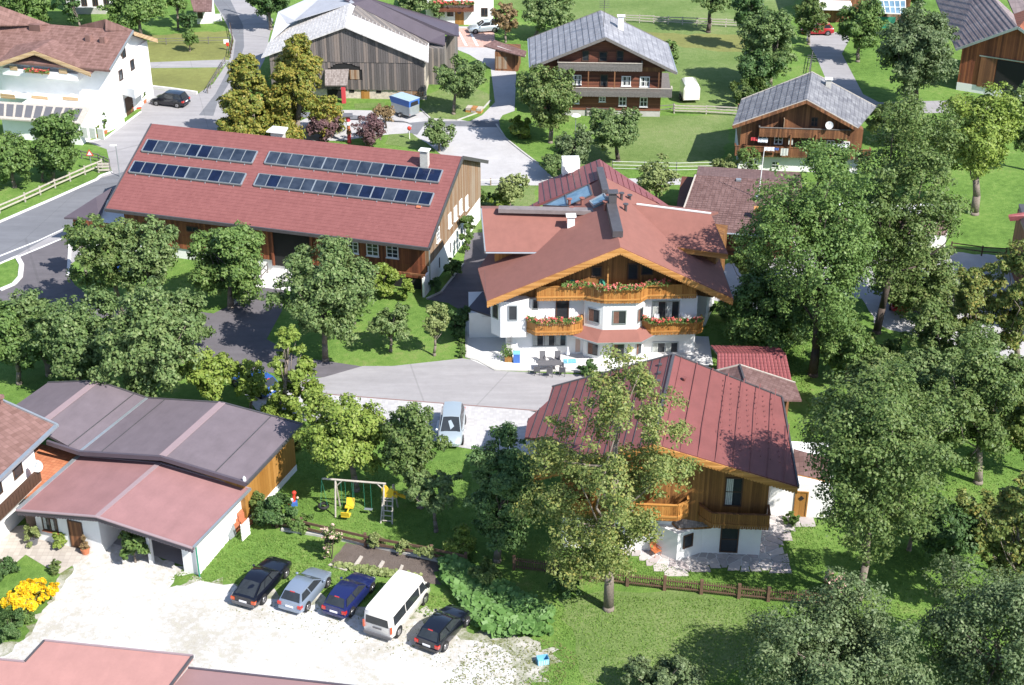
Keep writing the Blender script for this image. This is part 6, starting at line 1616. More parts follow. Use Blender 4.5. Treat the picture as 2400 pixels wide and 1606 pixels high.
for i in range(6): MB().slab([gz[0].lerp(gz[1], i / 6 + .01), gz[0].lerp(gz[1], (i + 1) / 6 - .01), gz[3].lerp(gz[2], (i + 1) / 6 - .01), gz[3].lerp(gz[2], i / 6 + .01)], .04).build('glass_panel', M['skyglass'], g_)
m_ = TH3.L(G(2075, 75)); MB().box(m_.x - 2.5, m_.x + 1.5, -.9, -.8, 0, 1.6).build('green_netting', M['green_rope'], TH3.root)
MB().box(gz[3].x + 2.4, gz[3].x + 4.0, .5, 1.4, 0, 2.8).build('timber_bay', M['weather_wood'], TH3.root)
RBk = Frame('far_barn', G(2440, 90), -10, 'pale roofed barn behind the timber barn at the upper right corner', 'barn')
proof(RBk, [[(2345, -40, 8), (2460, -20, 8), (2470, 70, 6), (2380, 40, 6)]], 'roof_barn', .2)

# ================================================================== VEHICLES
def loft(stations, half, smooth=True):
    """stations: x; half(x-index) -> list of (y, z) from bottom centre line up to top centre; mirrored"""
    b = MB(); rings = []
    for i, x in enumerate(stations):
        h = half[i]; ring = [(x, -y, z) for y, z in h] + [(x, y, z) for y, z in reversed(h)]
        rings.append(len(b.v)); b.v += ring
    n = len(half[0]) * 2
    for a, c in zip(rings, rings[1:]):
        for k in range(n):
            j = (k + 1) % n; b.f.append((a + k, a + j, c + j, c + k))
    b.f.append(tuple(rings[0] + k for k in range(n - 1, -1, -1))); b.f.append(tuple(rings[-1] + k for k in range(n)))
    return b
def smooth_obj(o, ang=38):
    me = o.data
    for p in me.polygons: p.use_smooth = True
    bm = bmesh.new(); bm.from_mesh(me); bmesh.ops.recalc_face_normals(bm, faces=bm.faces)
    for e in bm.edges:
        if len(e.link_faces) == 2 and e.calc_face_angle(0) > math.radians(ang): e.smooth = False
    bm.to_mesh(me); bm.free()
HATCH = dict(L=4.1, W=1.74, H=1.45, st=[(0, .80, .38, .60), (.015, .92, .25, .93), (.08, .98, .2, .95), (.3, 1, .18, .94), (.62, 1, .18, .92), (.71, .985, .18, .90), (.85, .965, .2, .80), (.95, .90, .22, .70), (1.0, .74, .3, .52)],
             cab=(.035, .13, .50, .705), rear_win=.9, wb=(.185, .815), sides=2)
ESTATE = dict(L=4.75, W=1.8, H=1.40, st=[(0, .86, .38, .62), (.012, .95, .25, .90), (.06, .98, .2, .96), (.3, 1, .18, .93), (.62, 1, .18, .91), (.70, .985, .18, .89), (.85, .965, .2, .82), (.96, .93, .22, .72), (1.0, .85, .3, .55)],
              cab=(.03, .26, .53, .685), rear_win=.9, wb=(.21, .80), sides=3)
MPV = dict(L=4.3, W=1.78, H=1.62, st=[(0, .82, .38, .60), (.015, .93, .25, 1.0), (.08, .98, .2, 1.02), (.3, 1, .18, 1.0), (.62, 1, .18, .98), (.74, .985, .18, .96), (.86, .96, .2, .86), (.95, .9, .22, .72), (1.0, .76, .3, .52)],
           cab=(.03, .10, .56, .80), rear_win=.9, wb=(.19, .81), sides=3)
def car(spec, A, B, paint, label, lamp='redlamp', hyaw=None, scale=1.06, side='right', flip=False, group='cars parked around the village', bump_='self', plate=True, name='car', towbar=False):
    """A, B: pixels of the rear and front wheel contact on the right side"""
    a = G(*A); c = G(*B); d = (c - a); d.z = 0; d.normalize()
    yaw = math.atan2(d.y, d.x)
    L_, W, H = spec['L'], spec['W'], spec['H']; hw = W / 2
    left = Vector((-d.y, d.x, 0)); sgn = 1 if side == 'right' else -1
    mid = (a + c) / 2 + left * sgn * (hw * scale)
    F = Frame(name, (mid.x, mid.y, .0), math.degrees(yaw), label, 'car', group, scale)
    X = lambda t: (t - (spec['wb'][0] + spec['wb'][1]) / 2) * L_
    st = spec['st']; half = []
    for t, w, z0, z1_ in st:
        y = hw * w
        half.append([(y * .80, z0), (y * .96, z0 + .08), (y, z0 + (z1_ - z0) * .45), (y * .975, z1_ - .10), (y * .90, z1_ - .02), (y * .5, z1_ + .025)])
    o = loft([X(s[0]) for s in st], half).build('body', M[paint], F.root); smooth_obj(o)
    # cabin
    cb = spec['cab']; zb = st[3][3] - .03
    ztop = H; yb = hw * .90; yt = hw * .70
    def zbelt(t):
        for (t0, _, _, h0), (t1, _, _, h1) in zip(st, st[1:]):
            if t0 <= t <= t1: return h0 + (h1 - h0) * (t - t0) / (t1 - t0) - .03
        return zb
    cr = [(cb[0], yb * .93, zbelt(cb[0])), (cb[1], yt * .96, ztop - .06), ((cb[1] + cb[2]) / 2, yt, ztop), (cb[2], yt * .97, ztop - .05), (cb[3], yb * .95, zbelt(cb[3]))]
    b = MB(); rings = []
    base = [(t, yb * (.93 if k in (0, 4) else 1.0), zbelt(t)) for k, (t, _, _) in enumerate(cr)]
    # roof shell as a ring strip: left base, left top, centre, right top, right base per station
    for k, (t, y, z) in enumerate(cr):
        x = X(t); rings.append(len(b.v))
        bx = X(min(max(t, cb[0] + .01), cb[3] - .01))
        if k in (0, 4): b.v += [(x, -y, z), (x, -y, z), (x, 0, z + .02), (x, y, z), (x, y, z)]
        else: b.v += [(bx, -yb, zbelt(t)), (x, -y, z), (x, 0, z + .05), (x, y, z), (bx, yb, zbelt(t))]
    for r0, r1 in zip(rings, rings[1:]):
        for k in range(4): b.f.append((r0 + k, r0 + k + 1, r1 + k + 1, r1 + k))
    o = b.build('roof_shell', M[paint], F.root); smooth_obj(o, 30)
    def glassquad(pts, nm, inset=.06, off=.012):
        c = sum((Vector(p) for p in pts), Vector()) / len(pts)
        n = (Vector(pts[1]) - Vector(pts[0])).cross(Vector(pts[2]) - Vector(pts[0])).normalized()
        if n.dot(c - Vector((0, 0, H * .55))) < 0: n = -n
        q = [Vector(p) + (c - Vector(p)) * inset + n * off for p in pts]
        MB().quad(*q).build(nm, M['glass'], F.root)
    (t0, y0, z0), (t1, y1, z1_), (tm, ym, zm), (t2, y2, z2_), (t3, y3, z3_) = cr
    glassquad([(X(t0), -y0, z0 + .02), (X(t0), y0, z0 + .02), (X(t1), y1, z1_), (X(t1), 0, z1_ + .045), (X(t1), -y1, z1_)], 'rear_window', .10, .02)
    glassquad([(X(t3), -y3, z3_), (X(t3), y3, z3_), (X(t2), y2, z2_), (X(t2), 0, z2_ + .04), (X(t2), -y2, z2_)], 'windscreen', .09, .02)
    for sg in (-1, 1):
        ns = spec['sides']
        bot0, bot1 = t0 + .03, t3 - .015; top0, top1 = t1 + .005, t2
        for k in range(ns):
            f0, f1 = k / ns, (k + 1) / ns
            if ns == 2: f0, f1 = (0, .42) if k == 0 else (.42, 1)
            def P(fb, top):
                if top:
                    t = top0 + (top1 - top0) * fb; y = yt * .985; z = ztop - .075
                else:
                    t = bot0 + (bot1 - bot0) * fb; y = yb * (.955 if fb in (0, 1) else 1.0); z = zbelt(t) + .035
                return (X(t), sg * y, z)
            pts = [P(f0, 0), P(f1, 0), P(f1, 1), P(f0, 1)]
            c = sum((Vector(p) for p in pts), Vector()) / 4
            q = [Vector(p) + (c - Vector(p)) * .09 + Vector((0, sg * .03, .01)) for p in pts]
            MB().quad(*q).build('side_window', M['glass'], F.root)
        m_ = Vector((X(t3 - .05), sg * (hw + .10), zbelt(t3) + .10))
        MB().sphere(m_, .10, .75, 8, 5).build('mirror', M[paint], F.root)
    # wheels
    for t in spec['wb']:
        for sg in (-1, 1):
            y = sg * (hw - .19); r = .315
            MB().tube((X(t), sg * (hw - .05), r), (X(t), sg * (hw + .004), r), r * 1.17, r * 1.17, 20).build('wheel_arch', M['black'], F.root)
            w = MB().tube((X(t), y, r), (X(t), y + sg * .215, r), r, r * .96, 20).build('wheel', M['rubber'], F.root)
            rm = MB().tube((X(t), y + sg * .2, r), (X(t), y + sg * .222, r), r * .66, r * .6, 14)
            rm.build('rim', M['rim'], w)
            sp_ = MB()
            for k in range(5):
                an_ = k * 2 * math.pi / 5; sp_.beam((X(t), y + sg * .225, r), (X(t) + math.cos(an_) * r * .6, y + sg * .225, r + math.sin(an_) * r * .6), .05, .012)
            sp_.build('spoke', M['dkmetal'], w)
    xr = X(0); zl = st[1][3]
    for sg in (-1, 1):
        MB().box(xr - .02, xr + .22, sg * hw * .66, sg * hw * .955, zl - .32, zl - .12).build('tail_lamp', M[lamp], F.root)
        MB().box(X(.95), X(.988), sg * hw * .45, sg * hw * .74, .46, .57).build('headlamp', M['clearlamp'], F.root)
    MB().box(xr - .03, xr + .1, -.26, .26, .56 if zl < .95 else .62, .68 if zl < .95 else .74).build('number_plate', M['plate'], F.root)
    bb_ = MB().box(xr - .06, xr + .14, -hw * .86, hw * .86, .33, .52).build('bumper', M[paint if bump_ == 'self' else bump_], F.root)
    MB().box(X(1.0) - .14, X(1.0) + .04, -hw * .74, hw * .74, .3, .5).build('bumper', M[paint if bump_ == 'self' else bump_], F.root)
    if spec['sides'] == 2: MB().box(X(t1) - .06, X(t1) + .0, -.16, .16, ztop - .06, ztop - .02).build('brake_lamp', M['redlamp'], F.root)
    return F
zp = tile(500, 1176, 3.647)
car(ESTATE, zp(440, 868), zp(630, 650), 'p_black', 'black estate-like saloon, leftmost of the five vehicles on the white gravel', 'orangelamp', bump_='bumperg', group='vehicles in a row on the gravel car park')
car(HATCH, zp(815, 930), zp(985, 728), 'p_silverblue', 'silver-blue hatchback on the gravel between the black saloon and the navy car', group='vehicles in a row on the gravel car park')
car(HATCH, zp(1185, 985), zp(1370, 765), 'p_navy', 'navy blue hatchback parked against the left side of the white minibus', group='vehicles in a row on the gravel car park')
car(HATCH, zp(1985, 1275), zp(2175, 1060), 'p_black', 'glossy black hatchback, rightmost on the gravel next to the broad-leaved plants', group='vehicles in a row on the gravel car park')
car(MPV, z1(1525, 928), z1(1325, 905), 'p_black', 'black people carrier parked beside the hotel', side='left')
car(HATCH, z2(2170, 280), z2(2040, 290), 'p_silver', 'pale silver car parked before the white farmhouse at the top', side='left')
car(HATCH, (1925, 84), (1908, 84), 'p_red', 'small red car at the top of the lane, upper right', side='left')
car(MPV, (1092, 985), (1085, 1048), 'p_silver', 'silver people carrier in the paved bay behind the swings', scale=1.1, side='left')
car(HATCH, (2088, 690), (2084, 730), 'p_red', 'dark red car half hidden behind the giant tree on the gravel yard', group='cars on the gravel yard')
car(HATCH, (2130, 668), (2127, 698), 'p_blue', 'blue car hidden by leaves on the right gravel yard', group='cars on the gravel yard')
car(HATCH, (598, 930), (560, 912), 'p_blue', 'bright blue car glimpsed through the yellow-green trees', side='left')
car(HATCH, (345, 640), (312, 650), 'p_blue', 'blue car beneath the trees in front of the long barn', side='left')
# minibus
vr0 = G(*zp(1590, 1150)); vf0 = G(*zp(1815, 872)); d = (vf0 - vr0).normalized(); yaw = math.degrees(math.atan2(d.y, d.x)); lf = Vector((-d.y, d.x, 0))
sc = 1.06; hw = 1.0; mid = (vr0 + vf0) / 2 + lf * hw * sc
VN = Frame('minibus', (mid.x, mid.y, 0), yaw, 'white minibus parked between the navy and the black hatchbacks', 'van', 'vehicles in a row on the gravel car park', sc)
wbx = (vf0 - vr0).length / 2 / sc; xr = -wbx - .85; xf = wbx + .85
xs_ = [xr, xr + .08, xr + .4, wbx - .6, wbx + .0, wbx + .28, wbx + .72, xf]
tops = [1.85, 2.08, 2.14, 2.14, 2.10, 1.55, 1.12, .72]; wt = [.93, .97, 1, 1, .99, .97, .95, .84]; zl = [.5, .35, .3, .3, .3, .3, .32, .4]
half = []
for k in range(len(xs_)):
    w = wt[k] * hw; t = tops[k]; tw = .84 if t > 1.5 else .9
    half.append([(w * .9, zl[k]), (w, zl[k] + .1), (w, min(1.05, t * .62)), (w * (tw + .06), t - .22 if t > 1.5 else t - .08), (w * tw, t - .07 if t > 1.5 else t - .02), (w * .45, t)])
o = loft(xs_, half).build('body', M['p_white'], VN.root); smooth_obj(o, 50)
for sg in (-1, 1):
    seg = [(xr + .35, xr + 1.75), (xr + 1.85, wbx - .75), (wbx - .62, wbx + .12)]
    for a, c in seg:
        y0, y1 = sg * (hw + .012), sg * (hw * .925 + .012)
        MB().prism([Vector((a, y0, 1.15)), Vector((c, y0, 1.15)), Vector((c - (.28 if c > wbx else 0), y1 , 1.8)), Vector((a, y1, 1.8))], (0, sg * .012, 0)).build('side_window', M['glass'], VN.root)
    for x in (-wbx, wbx):
        MB().tube((x, sg * (hw - .06), .34), (x, sg * (hw + .006), .34), .42, .42, 20).build('wheel_arch', M['black'], VN.root)
        w = MB().tube((x, sg * (hw - .22), .34), (x, sg * (hw + .015), .34), .34, .33, 20).build('wheel', M['rubber'], VN.root)
        MB().tube((x, sg * (hw - .0), .34), (x, sg * (hw + .022), .34), .22, .2, 14).build('rim', M['rim'], w)
    MB().box(xr - .03, xr + .1, sg * .88, sg * .985, .75, 1.25).build('tail_lamp', M['orangelamp'], VN.root)
    MB().box(xf - .12, xf + .01, sg * .5, sg * .8, .6, .78).build('headlamp', M['clearlamp'], VN.root)
    MB().box(wbx + .1, wbx + .28, sg * (hw + .02), sg * (hw + .2), 1.2, 1.5).build('mirror', M['rubber'], VN.root)
MB().prism([Vector((xr + .012, -.78, 1.15)), Vector((xr + .012, .78, 1.15)), Vector((xr + .03, .74, 1.72)), Vector((xr + .03, -.74, 1.72))], (-.035, 0, 0)).build('rear_window', M['glass'], VN.root)
MB().quad((wbx + .05, -.8, 2.0), (wbx + .05, .8, 2.0), (wbx + .31, .86, 1.53), (wbx + .31, -.86, 1.53)).build('windscreen', M['glass'], VN.root)
MB().box(xr - .05, xr + .1, -.3, .3, .88, .98).build('plate_recess', M['bumperg'], VN.root)
MB().box(xr - .08, xr + .15, -.93, .93, .32, .52).build('bumper', M['bumperg'], VN.root)
# blue-roofed livestock trailer and white horse trailer
def trailer(A, B, label, body, roof, L_, W, H, rnd=False, turn=False):
    a = G(*A); c = G(*B); d = (c - a); d.z = 0; d.normalize(); lf = Vector((-d.y, d.x, 0)); mid = a + lf * W / 2 + d * L_ / 2
    F = Frame('horse_trailer', (mid.x, mid.y, 0), math.degrees(math.atan2(d.y, d.x)), label, 'trailer', 'animal trailers parked near the old farmhouse')
    if turn: F.root.rotation_euler = (0, 0, F.yaw + math.pi)
    if rnd:
        prof = [(-W / 2, .45), (-W / 2, H - .5), (-W * .42, H - .15), (-W * .25, H), (W * .25, H), (W * .42, H - .15), (W / 2, H - .5), (W / 2, .45)]
        xs_ = [(-L_ / 2, 1), (L_ / 2 - .5, 1), (L_ / 2 - .1, .88), (L_ / 2, .7)]
        b = MB(); rg = []
        for x, k in xs_:
            rg.append(len(b.v)); b.v += [(x, y * (.6 + .4 * k), .45 + (z - .45) * k) for y, z in prof]
        for p, q in zip(rg, rg[1:]):
            for i in range(8): b.f.append((p + i, p + (i + 1) % 8, q + (i + 1) % 8, q + i))
        b.f.append(tuple(rg[0] + i for i in range(8))); b.f.append(tuple(rg[-1] + 7 - i for i in range(8)))
        o = b.build('body', M[body], F.root); smooth_obj(o, 30)
    else:
        MB().box(-L_ / 2, L_ / 2, -W / 2, W / 2, .45, H - .75).build('body', M[body], F.root)
        MB().prism([Vector((-L_ / 2, -W / 2 - .02, H - .75)), Vector((L_ / 2, -W / 2 - .02, H - .75)), Vector((L_ / 2 + .3, -W / 2 - .02, H - .15)), Vector((L_ / 2 - .1, -W / 2 - .02, H)), Vector((-L_ / 2 - .05, -W / 2 - .02, H))], (0, W + .04, 0)).build('canopy', M[roof], F.root)
        MB().prism([Vector((-L_ / 2 - .1, -W / 2 - .06, H + .01)), Vector((L_ / 2 - .08, -W / 2 - .06, H + .01)), Vector((L_ / 2 + .32, -W / 2 - .06, H - .14)), Vector((L_ / 2 + .32, -W / 2 - .06, H - .10)), Vector((L_ / 2 - .06, -W / 2 - .06, H + .06)), Vector((-L_ / 2 - .1, -W / 2 - .06, H + .06))], (0, W + .12, 0)).build('roof_sheet', M['paleblue'], F.root)
        MB().prism([Vector((-L_ / 2 - .055, -W / 2 + .2, H - .68)), Vector((-L_ / 2 - .055, W / 2 - .2, H - .68)), Vector((-L_ / 2 - .055, W / 2 - .3, H - .2)), Vector((-L_ / 2 - .055, -W / 2 + .3, H - .2))], (-.01, 0, 0)).build('rear_opening', M['black'], F.root)
    for sg in (-1, 1):
        for x in ((-.35, .35) if L_ > 3 else (0,)):
            w = MB().tube((x, sg * (W / 2 - .02), .3), (x, sg * (W / 2 + .17), .3), .3, .3, 16).build('wheel', M['rubber'], F.root)
            MB().tube((x, sg * (W / 2 + .1), .3), (x, sg * (W / 2 + .18), .3), .17, .15, 12).build('rim', M['rim'], w)
        MB().box(-L_ / 2 - .03, -L_ / 2 + .02, sg * (W / 2 - .25), sg * (W / 2 - .05), .55, .68).build('tail_lamp', M['redlamp'], F.root)
    MB().beam((L_ / 2, 0, .45), (L_ / 2 + 1.1, 0, .42), .12, .1).build('drawbar', M['metal'], F.root)
    MB().box(-L_ / 2 - .04, -L_ / 2 - .005, -W / 2 + .1, W / 2 - .1, .5, H - (.8 if not rnd else .6)).build('ramp_door', M[body], F.root)
    return F
trailer((918, 268), (958, 281), 'grey livestock trailer with a blue canopy in front of the grey barn', 'metal', 'blueplastic', 3.0, 1.7, 2.3, turn=True)
trailer((1639, 243), (1620, 205), 'white rounded horse trailer on the meadow right of the old farmhouse', 'p_white', 'p_white', 3.2, 2.0, 2.45, True)

# ================================================================== FENCES
def fence(pix, label, posts=2.2, ph=1.1, rails=(.45, .9), pw=.12, rw=(.05, .12), mp='fencewood', mr='fencewood', name='fence', group=None, off=0, ends=None, zb=0.0, jit=.04):
    """pix: polyline; a post about every `posts` metres; each rail span its own part"""
    P = [G(x, y, zb) for x, y in pix]
    root = link(name, None); root.location = P[0]; tag(root, label, 'fence', group); root.empty_display_size = .3
    o = P[0]
    rr = random.Random(int(pix[0][0]))
    for a, c in zip(P, P[1:]):
        n = max(1, round((c - a).length / posts)); d = (c - a) / n; nn = Vector((d.y, -d.x, 0)).normalized()
        for i in range(n + 1):
            if i == 0 and a is not P[0]: continue
            p = a + d * i - o
            MB().box(p.x - pw / 2, p.x + pw / 2, p.y - pw / 2, p.y + pw / 2, 0, ph + rr.uniform(-jit, jit)).build('post', M[mp], root)
        for i in range(n):
            for h in rails:
                p = a + d * i - o + nn * pw * .6 + Vector((0, 0, h + rr.uniform(-jit, jit))); q = p + d + Vector((0, 0, rr.uniform(-jit, jit)))
                MB().beam(p, q, rw[0], rw[1]).build('rail', M[mr], root)
    return root, P
fence([(-60, 528), (0, 500), (60, 474), (130, 441), (200, 410), (240, 394)], 'grey two-rail wooden fence along the road at the left edge', 2.6, 1.05, (.42, .88), .13, (.08, .14), 'palewood', 'palewood')
fence([(192, 372), (232, 380), (258, 392)], 'short dark rail fence beside the road sign near the hotel', 1.4, 1.0, (.5, .9), .1, (.06, .1), 'greywood', 'greywood')
fence([(232, 405), (258, 404)], 'short pale rail barrier at the bend below the road sign', 1.6, 1.1, (.35, .75, 1.0), .14, (.08, .2), 'palewood', 'palewood')
fence([(650, 1236), (708, 1246), (857, 1281), (1012, 1309), (1092, 1327)], 'brown board fence between the playground lawn and the vegetable bed', 4.4, 1.15, (.42, .92), .2, (.06, .2), jit=.02)
fence([(1465, 52), (1735, 65)], 'white three-rail field fence behind the old farmhouse', 1.95, 1.15, (.35, .7, 1.02), .12, (.05, .13), 'palewood', 'palewood')
fence([(1375, 272), (1480, 272), (1578, 262)], 'thin grey rail fence in front of the old farmhouse garden', 2.5, 1.05, (.45, .9), .1, (.05, .08), 'greywood', 'greywood')
fence([(1580, 266), (1655, 268), (1728, 272)], 'whitish three-rail fence between the white trailer and the brown chalet', 3.4, 1.15, (.35, .7, 1.02), .13, (.06, .15), 'palewood', 'palewood')
fence([(1435, 398), (1585, 402), (1672, 400)], 'white wire fence with thin posts across the lower meadow', 4.5, 1.1, (.2, .6, 1.0), .08, (.025, .04), 'dkmetal', 'whitepaint', jit=.0)
fence([(548, 716), (582, 690), (628, 640)], 'weathered railing along the ramp up to the barn door', 1.7, 1.0, (.5, .95), .1, (.05, .1), 'greywood', 'greywood')
fence([(340, 106), (440, 104), (538, 102)], 'dark rail fence across the lawn beside the upper road', 2.4, 1.0, (.5, .9), .09, (.04, .06), 'greywood', 'greywood')
fence([(540, 68), (546, 100), (540, 136)], 'low brown fence along the curve of the upper road', 1.8, .95, (.45, .85), .1, (.05, .08), 'brownpaint', 'greywood')
fence([(528, 150), (500, 196), (487, 219)], 'grey rail fence between the dry lawn and the hotel yard', 2.0, .9, (.45, .8), .1, (.05, .08), 'greywood', 'greywood')
fence([(2228, 590), (2300, 600), (2356, 604)], 'dark rail fence at the edge of the right orchard', 2.2, 1.1, (.5, .95), .12, (.05, .1), 'brownpaint', 'brownpaint')
fence([(1095, 436), (1150, 434), (1235, 430)], 'low fence with brown posts along the yard behind the barn', 3.0, .8, (.65,), .14, (.04, .06), 'weather_wood', 'whitepaint')
fence([(1896, 175), (1900, 150), (1903, 135)], 'short grey rail fence beside the upper right lane', 2.0, 1.0, (.5, .9), .1, (.05, .08), 'greywood', 'greywood')
# picket fence: rails, posts and every picket
def picket(pix, label):
    P = [G(x, y) for x, y in pix]
    root = link('picket_fence', None); root.location = P[0]; tag(root, label, 'fence', 'sections of the brown picket fence'); o = P[0]
    me = MB().box(-.035, .035, -.013, .013, .08, 1.0).mesh('picket'); me.materials.append(M['fencewood'])
    for a, c in zip(P, P[1:]):
        L_ = (c - a).length; d = (c - a).normalized(); nn = Vector((d.y, -d.x, 0)); n = max(1, round(L_ / 2.35))
        yaw = math.atan2(d.y, d.x)
        for i in range(n + (1 if c is P[-1] else 0)):
            p = a - o + d * L_ * i / n; MB().box(p.x - .11, p.x + .11, p.y - .11, p.y + .11, 0, 1.15).build('post', M['fencewood'], root)
        for i in range(n):
            for h in (.3, .82):
                p = a - o + d * (L_ * i / n + .12) + nn * .04; MB().beam(p + Vector((0, 0, h)), p + d * (L_ / n - .24) + Vector((0, 0, h)), .05, .09).build('rail', M['fencewood'], root)
        k = int(L_ / .155)
        for i in range(k):
            p = a - o + d * (i + .5) * .155 - nn * .03
            q = link('picket', me, root); q.location = p; q.rotation_euler = (0, 0, yaw)
picket([(1385, 1362), (1430, 1368), (1470, 1373), (1557, 1383), (1643, 1392), (1731, 1402), (1800, 1409), (1975, 1425)], 'brown picket fence in front of the wine-red house garden')
picket([(1205, 1335), (1300, 1347), (1360, 1356)], 'shaded reddish picket fence left of the tall pear tree')

# ================================================================== PLAYGROUND
zg = tile(600, 800, 3.647)
beamL = zg(565, 1163); beamR = zg(1110, 1228); footL = zg(635, 1512)
SW = Frame('swing_set', G(*zg(650, 1500)), -8, 'weathered wooden swing frame with a tyre swing and yellow glider on the lawn', 'swing set')
sL = SW.f(*beamL, .6); sR_2 = SW.f(*beamR, .6)
hb = (sL.z + sR_2.z) / 2; xa, xb = sL.x, sR_2.x
MB().tube((xa, .6, hb), (xb, .6, hb), .075, n=8).build('crossbeam', M['palewood'], SW.root)
for x in (xa + .95, xb - .15):
    for dv in (0, 1.35):
        MB().tube((x - .12 * (x < 0), dv * 1.0, 0), (x, .6, hb - .05), .065, n=7).build('leg', M['palewood'], SW.root)
    MB().tube((x, .6, hb - .6), (x + (.5 if x < 2 else -.5), .6, hb - .05), .045, n=6).build('brace', M['palewood'], SW.root)
def ropes(xc, sep, z, nm):
    for dx in (-sep / 2, sep / 2): MB().tube((xc + dx, .6, hb), (xc + dx, .6, z), .012, n=5).build('rope', M['green_rope'], SW.root)
# tyre
t_ = SW.f(*zg(577, 1405), .6)
b = MB(); m = 16; k_ = 8
for i in range(m):
    for j in range(k_):
        A_2, B_2 = 2 * math.pi * i / m, 2 * math.pi * j / k_; r = .32 + .11 * math.cos(B_2); b.v.append((t_.x + r * math.cos(A_2), .6 + r * math.sin(A_2), .45 + .11 * math.sin(B_2)))
for i in range(m):
    for j in range(k_): b.f.append((i * k_ + j, ((i + 1) % m) * k_ + j, ((i + 1) % m) * k_ + (j + 1) % k_, i * k_ + (j + 1) % k_))
ty = b.build('tyre', M['rubber'], SW.root, smooth=True)
for a_ in range(3): MB().tube((t_.x + .3 * math.cos(a_ * 2.1), .6 + .3 * math.sin(a_ * 2.1), .5), (t_.x, .6, hb), .012, n=5).build('rope', M['green_rope'], SW.root)
# yellow glider: two seats back to back
gx = SW.f(*zg(790, 1410), .6).x
ropes(gx, .9, .6, 'rope'); ropes(gx + .1, .5, .6, 'rope')
for dv, s_ in ((-.45, 1), (.65, -1)):
    MB().box(gx - .3, gx + .32, dv, dv + .5, .36, .44).prism([Vector((gx - .3, dv + (.5 if s_ < 0 else 0), .44)), Vector((gx + .32, dv + (.5 if s_ < 0 else 0), .44)), Vector((gx + .3, dv + (.62 if s_ < 0 else -.12), .85)), Vector((gx - .28, dv + (.62 if s_ < 0 else -.12), .85))], (0, .06, 0)).build('glider_seat', M['yellow'], SW.root)
MB().beam((gx, -.4, .35), (gx, 1.1, .35), .08, .08).build('glider_bar', M['yellow'], SW.root)
sx = SW.f(*zg(960, 1430), .6).x
ropes(sx, .5, .5, 'rope'); MB().box(sx - .3, sx + .3, .48, .72, .47, .51).build('seat', M['metal'], SW.root)
# ladder and slide
LD = Frame('slide', G(*zg(1115, 1560)), -8, 'yellow slide with a wooden ladder at the right end of the swing frame', 'slide')
tl = LD.f(*zg(1095, 1365), 1.1); tz_ = 1.7
for x in (-.38, .38):
    MB().tube((x * 1.1, 0, 0), (x * .8, 1.2, tz_ + .9), .055, n=7).build('rail_post', M['palewood'], LD.root)
    MB().tube((x, 2.1, 0), (x * .8, 1.5, tz_ + .7), .055, n=7).build('rail_post', M['palewood'], LD.root)
for k in range(6):
    t = (k + .6) / 8; MB().tube((-.42, t * 1.2, t * (tz_ + .9)), (.42, t * 1.2, t * (tz_ + .9)), .04, n=6).build('rung', M['palewood'], LD.root)
MB().box(-.45, .45, .75, 1.6, tz_ - .08, tz_).build('platform', M['palewood'], LD.root)
sl = MB(); pr_ = [(.3, 1.2, tz_ + .02), (.6, 1.25, tz_ - .05), (.9, 1.7, 1.2), (1.3, 2.3, .7), (1.6, 2.9, .38), (1.75, 3.3, .3)]
for (x0, y0, z0), (x1, y1, z1_) in zip(pr_, pr_[1:]):
    a = Vector((x0, y0, z0)); c = Vector((x1, y1, z1_)); w = (c - a); w.z = 0; nn = Vector((-w.y, w.x, 0)).normalized() * .26
    sl.prism([a - nn, c - nn, c + nn, a + nn], (0, 0, -.05)); sl.prism([a - nn, c - nn, c - nn + Vector((0, 0, .18)), a - nn + Vector((0, 0, .18))], nn * .12); sl.prism([a + nn, c + nn, c + nn + Vector((0, 0, .18)), a + nn + Vector((0, 0, .18))], -nn * .12)
sl.build('chute', M['yellow'], LD.root)
MB().box(-.42, .42, .8, .86, tz_, tz_ + .75).prism([Vector((-.42, .8, tz_ + .75)), Vector((.1, .8, tz_ + .75)), Vector((-.15, .8, tz_ + 1.05))], (0, .06, 0)).build('side_panel', M['yellow'], LD.root)
# toy on the lawn: small red, white and blue toy
TY = Frame('lawn_toy', G(*zg(320, 1400)), 10, 'small red, white and blue toy lying on the lawn left of the swings', 'toy')
MB().box(-.15, .3, -.2, .2, 0, .28).build('base', M['blueplastic'], TY.root)
MB().sphere((-.25, -.05, .25), .2).build('ball', M['redplastic'], TY.root, smooth=True)
MB().sphere((-.1, .05, .42), .14).build('white_part', M['whitepaint'], TY.root, smooth=True)
MB().tube((.05, .1, .25), (.1, .15, .85), .13, .1).sphere((.12, .15, .95), .17).build('upright', M['redplastic'], TY.root)
MB().sphere((.33, .0, .6), .1).build('pink_part', M['blossom_pink'], TY.root)

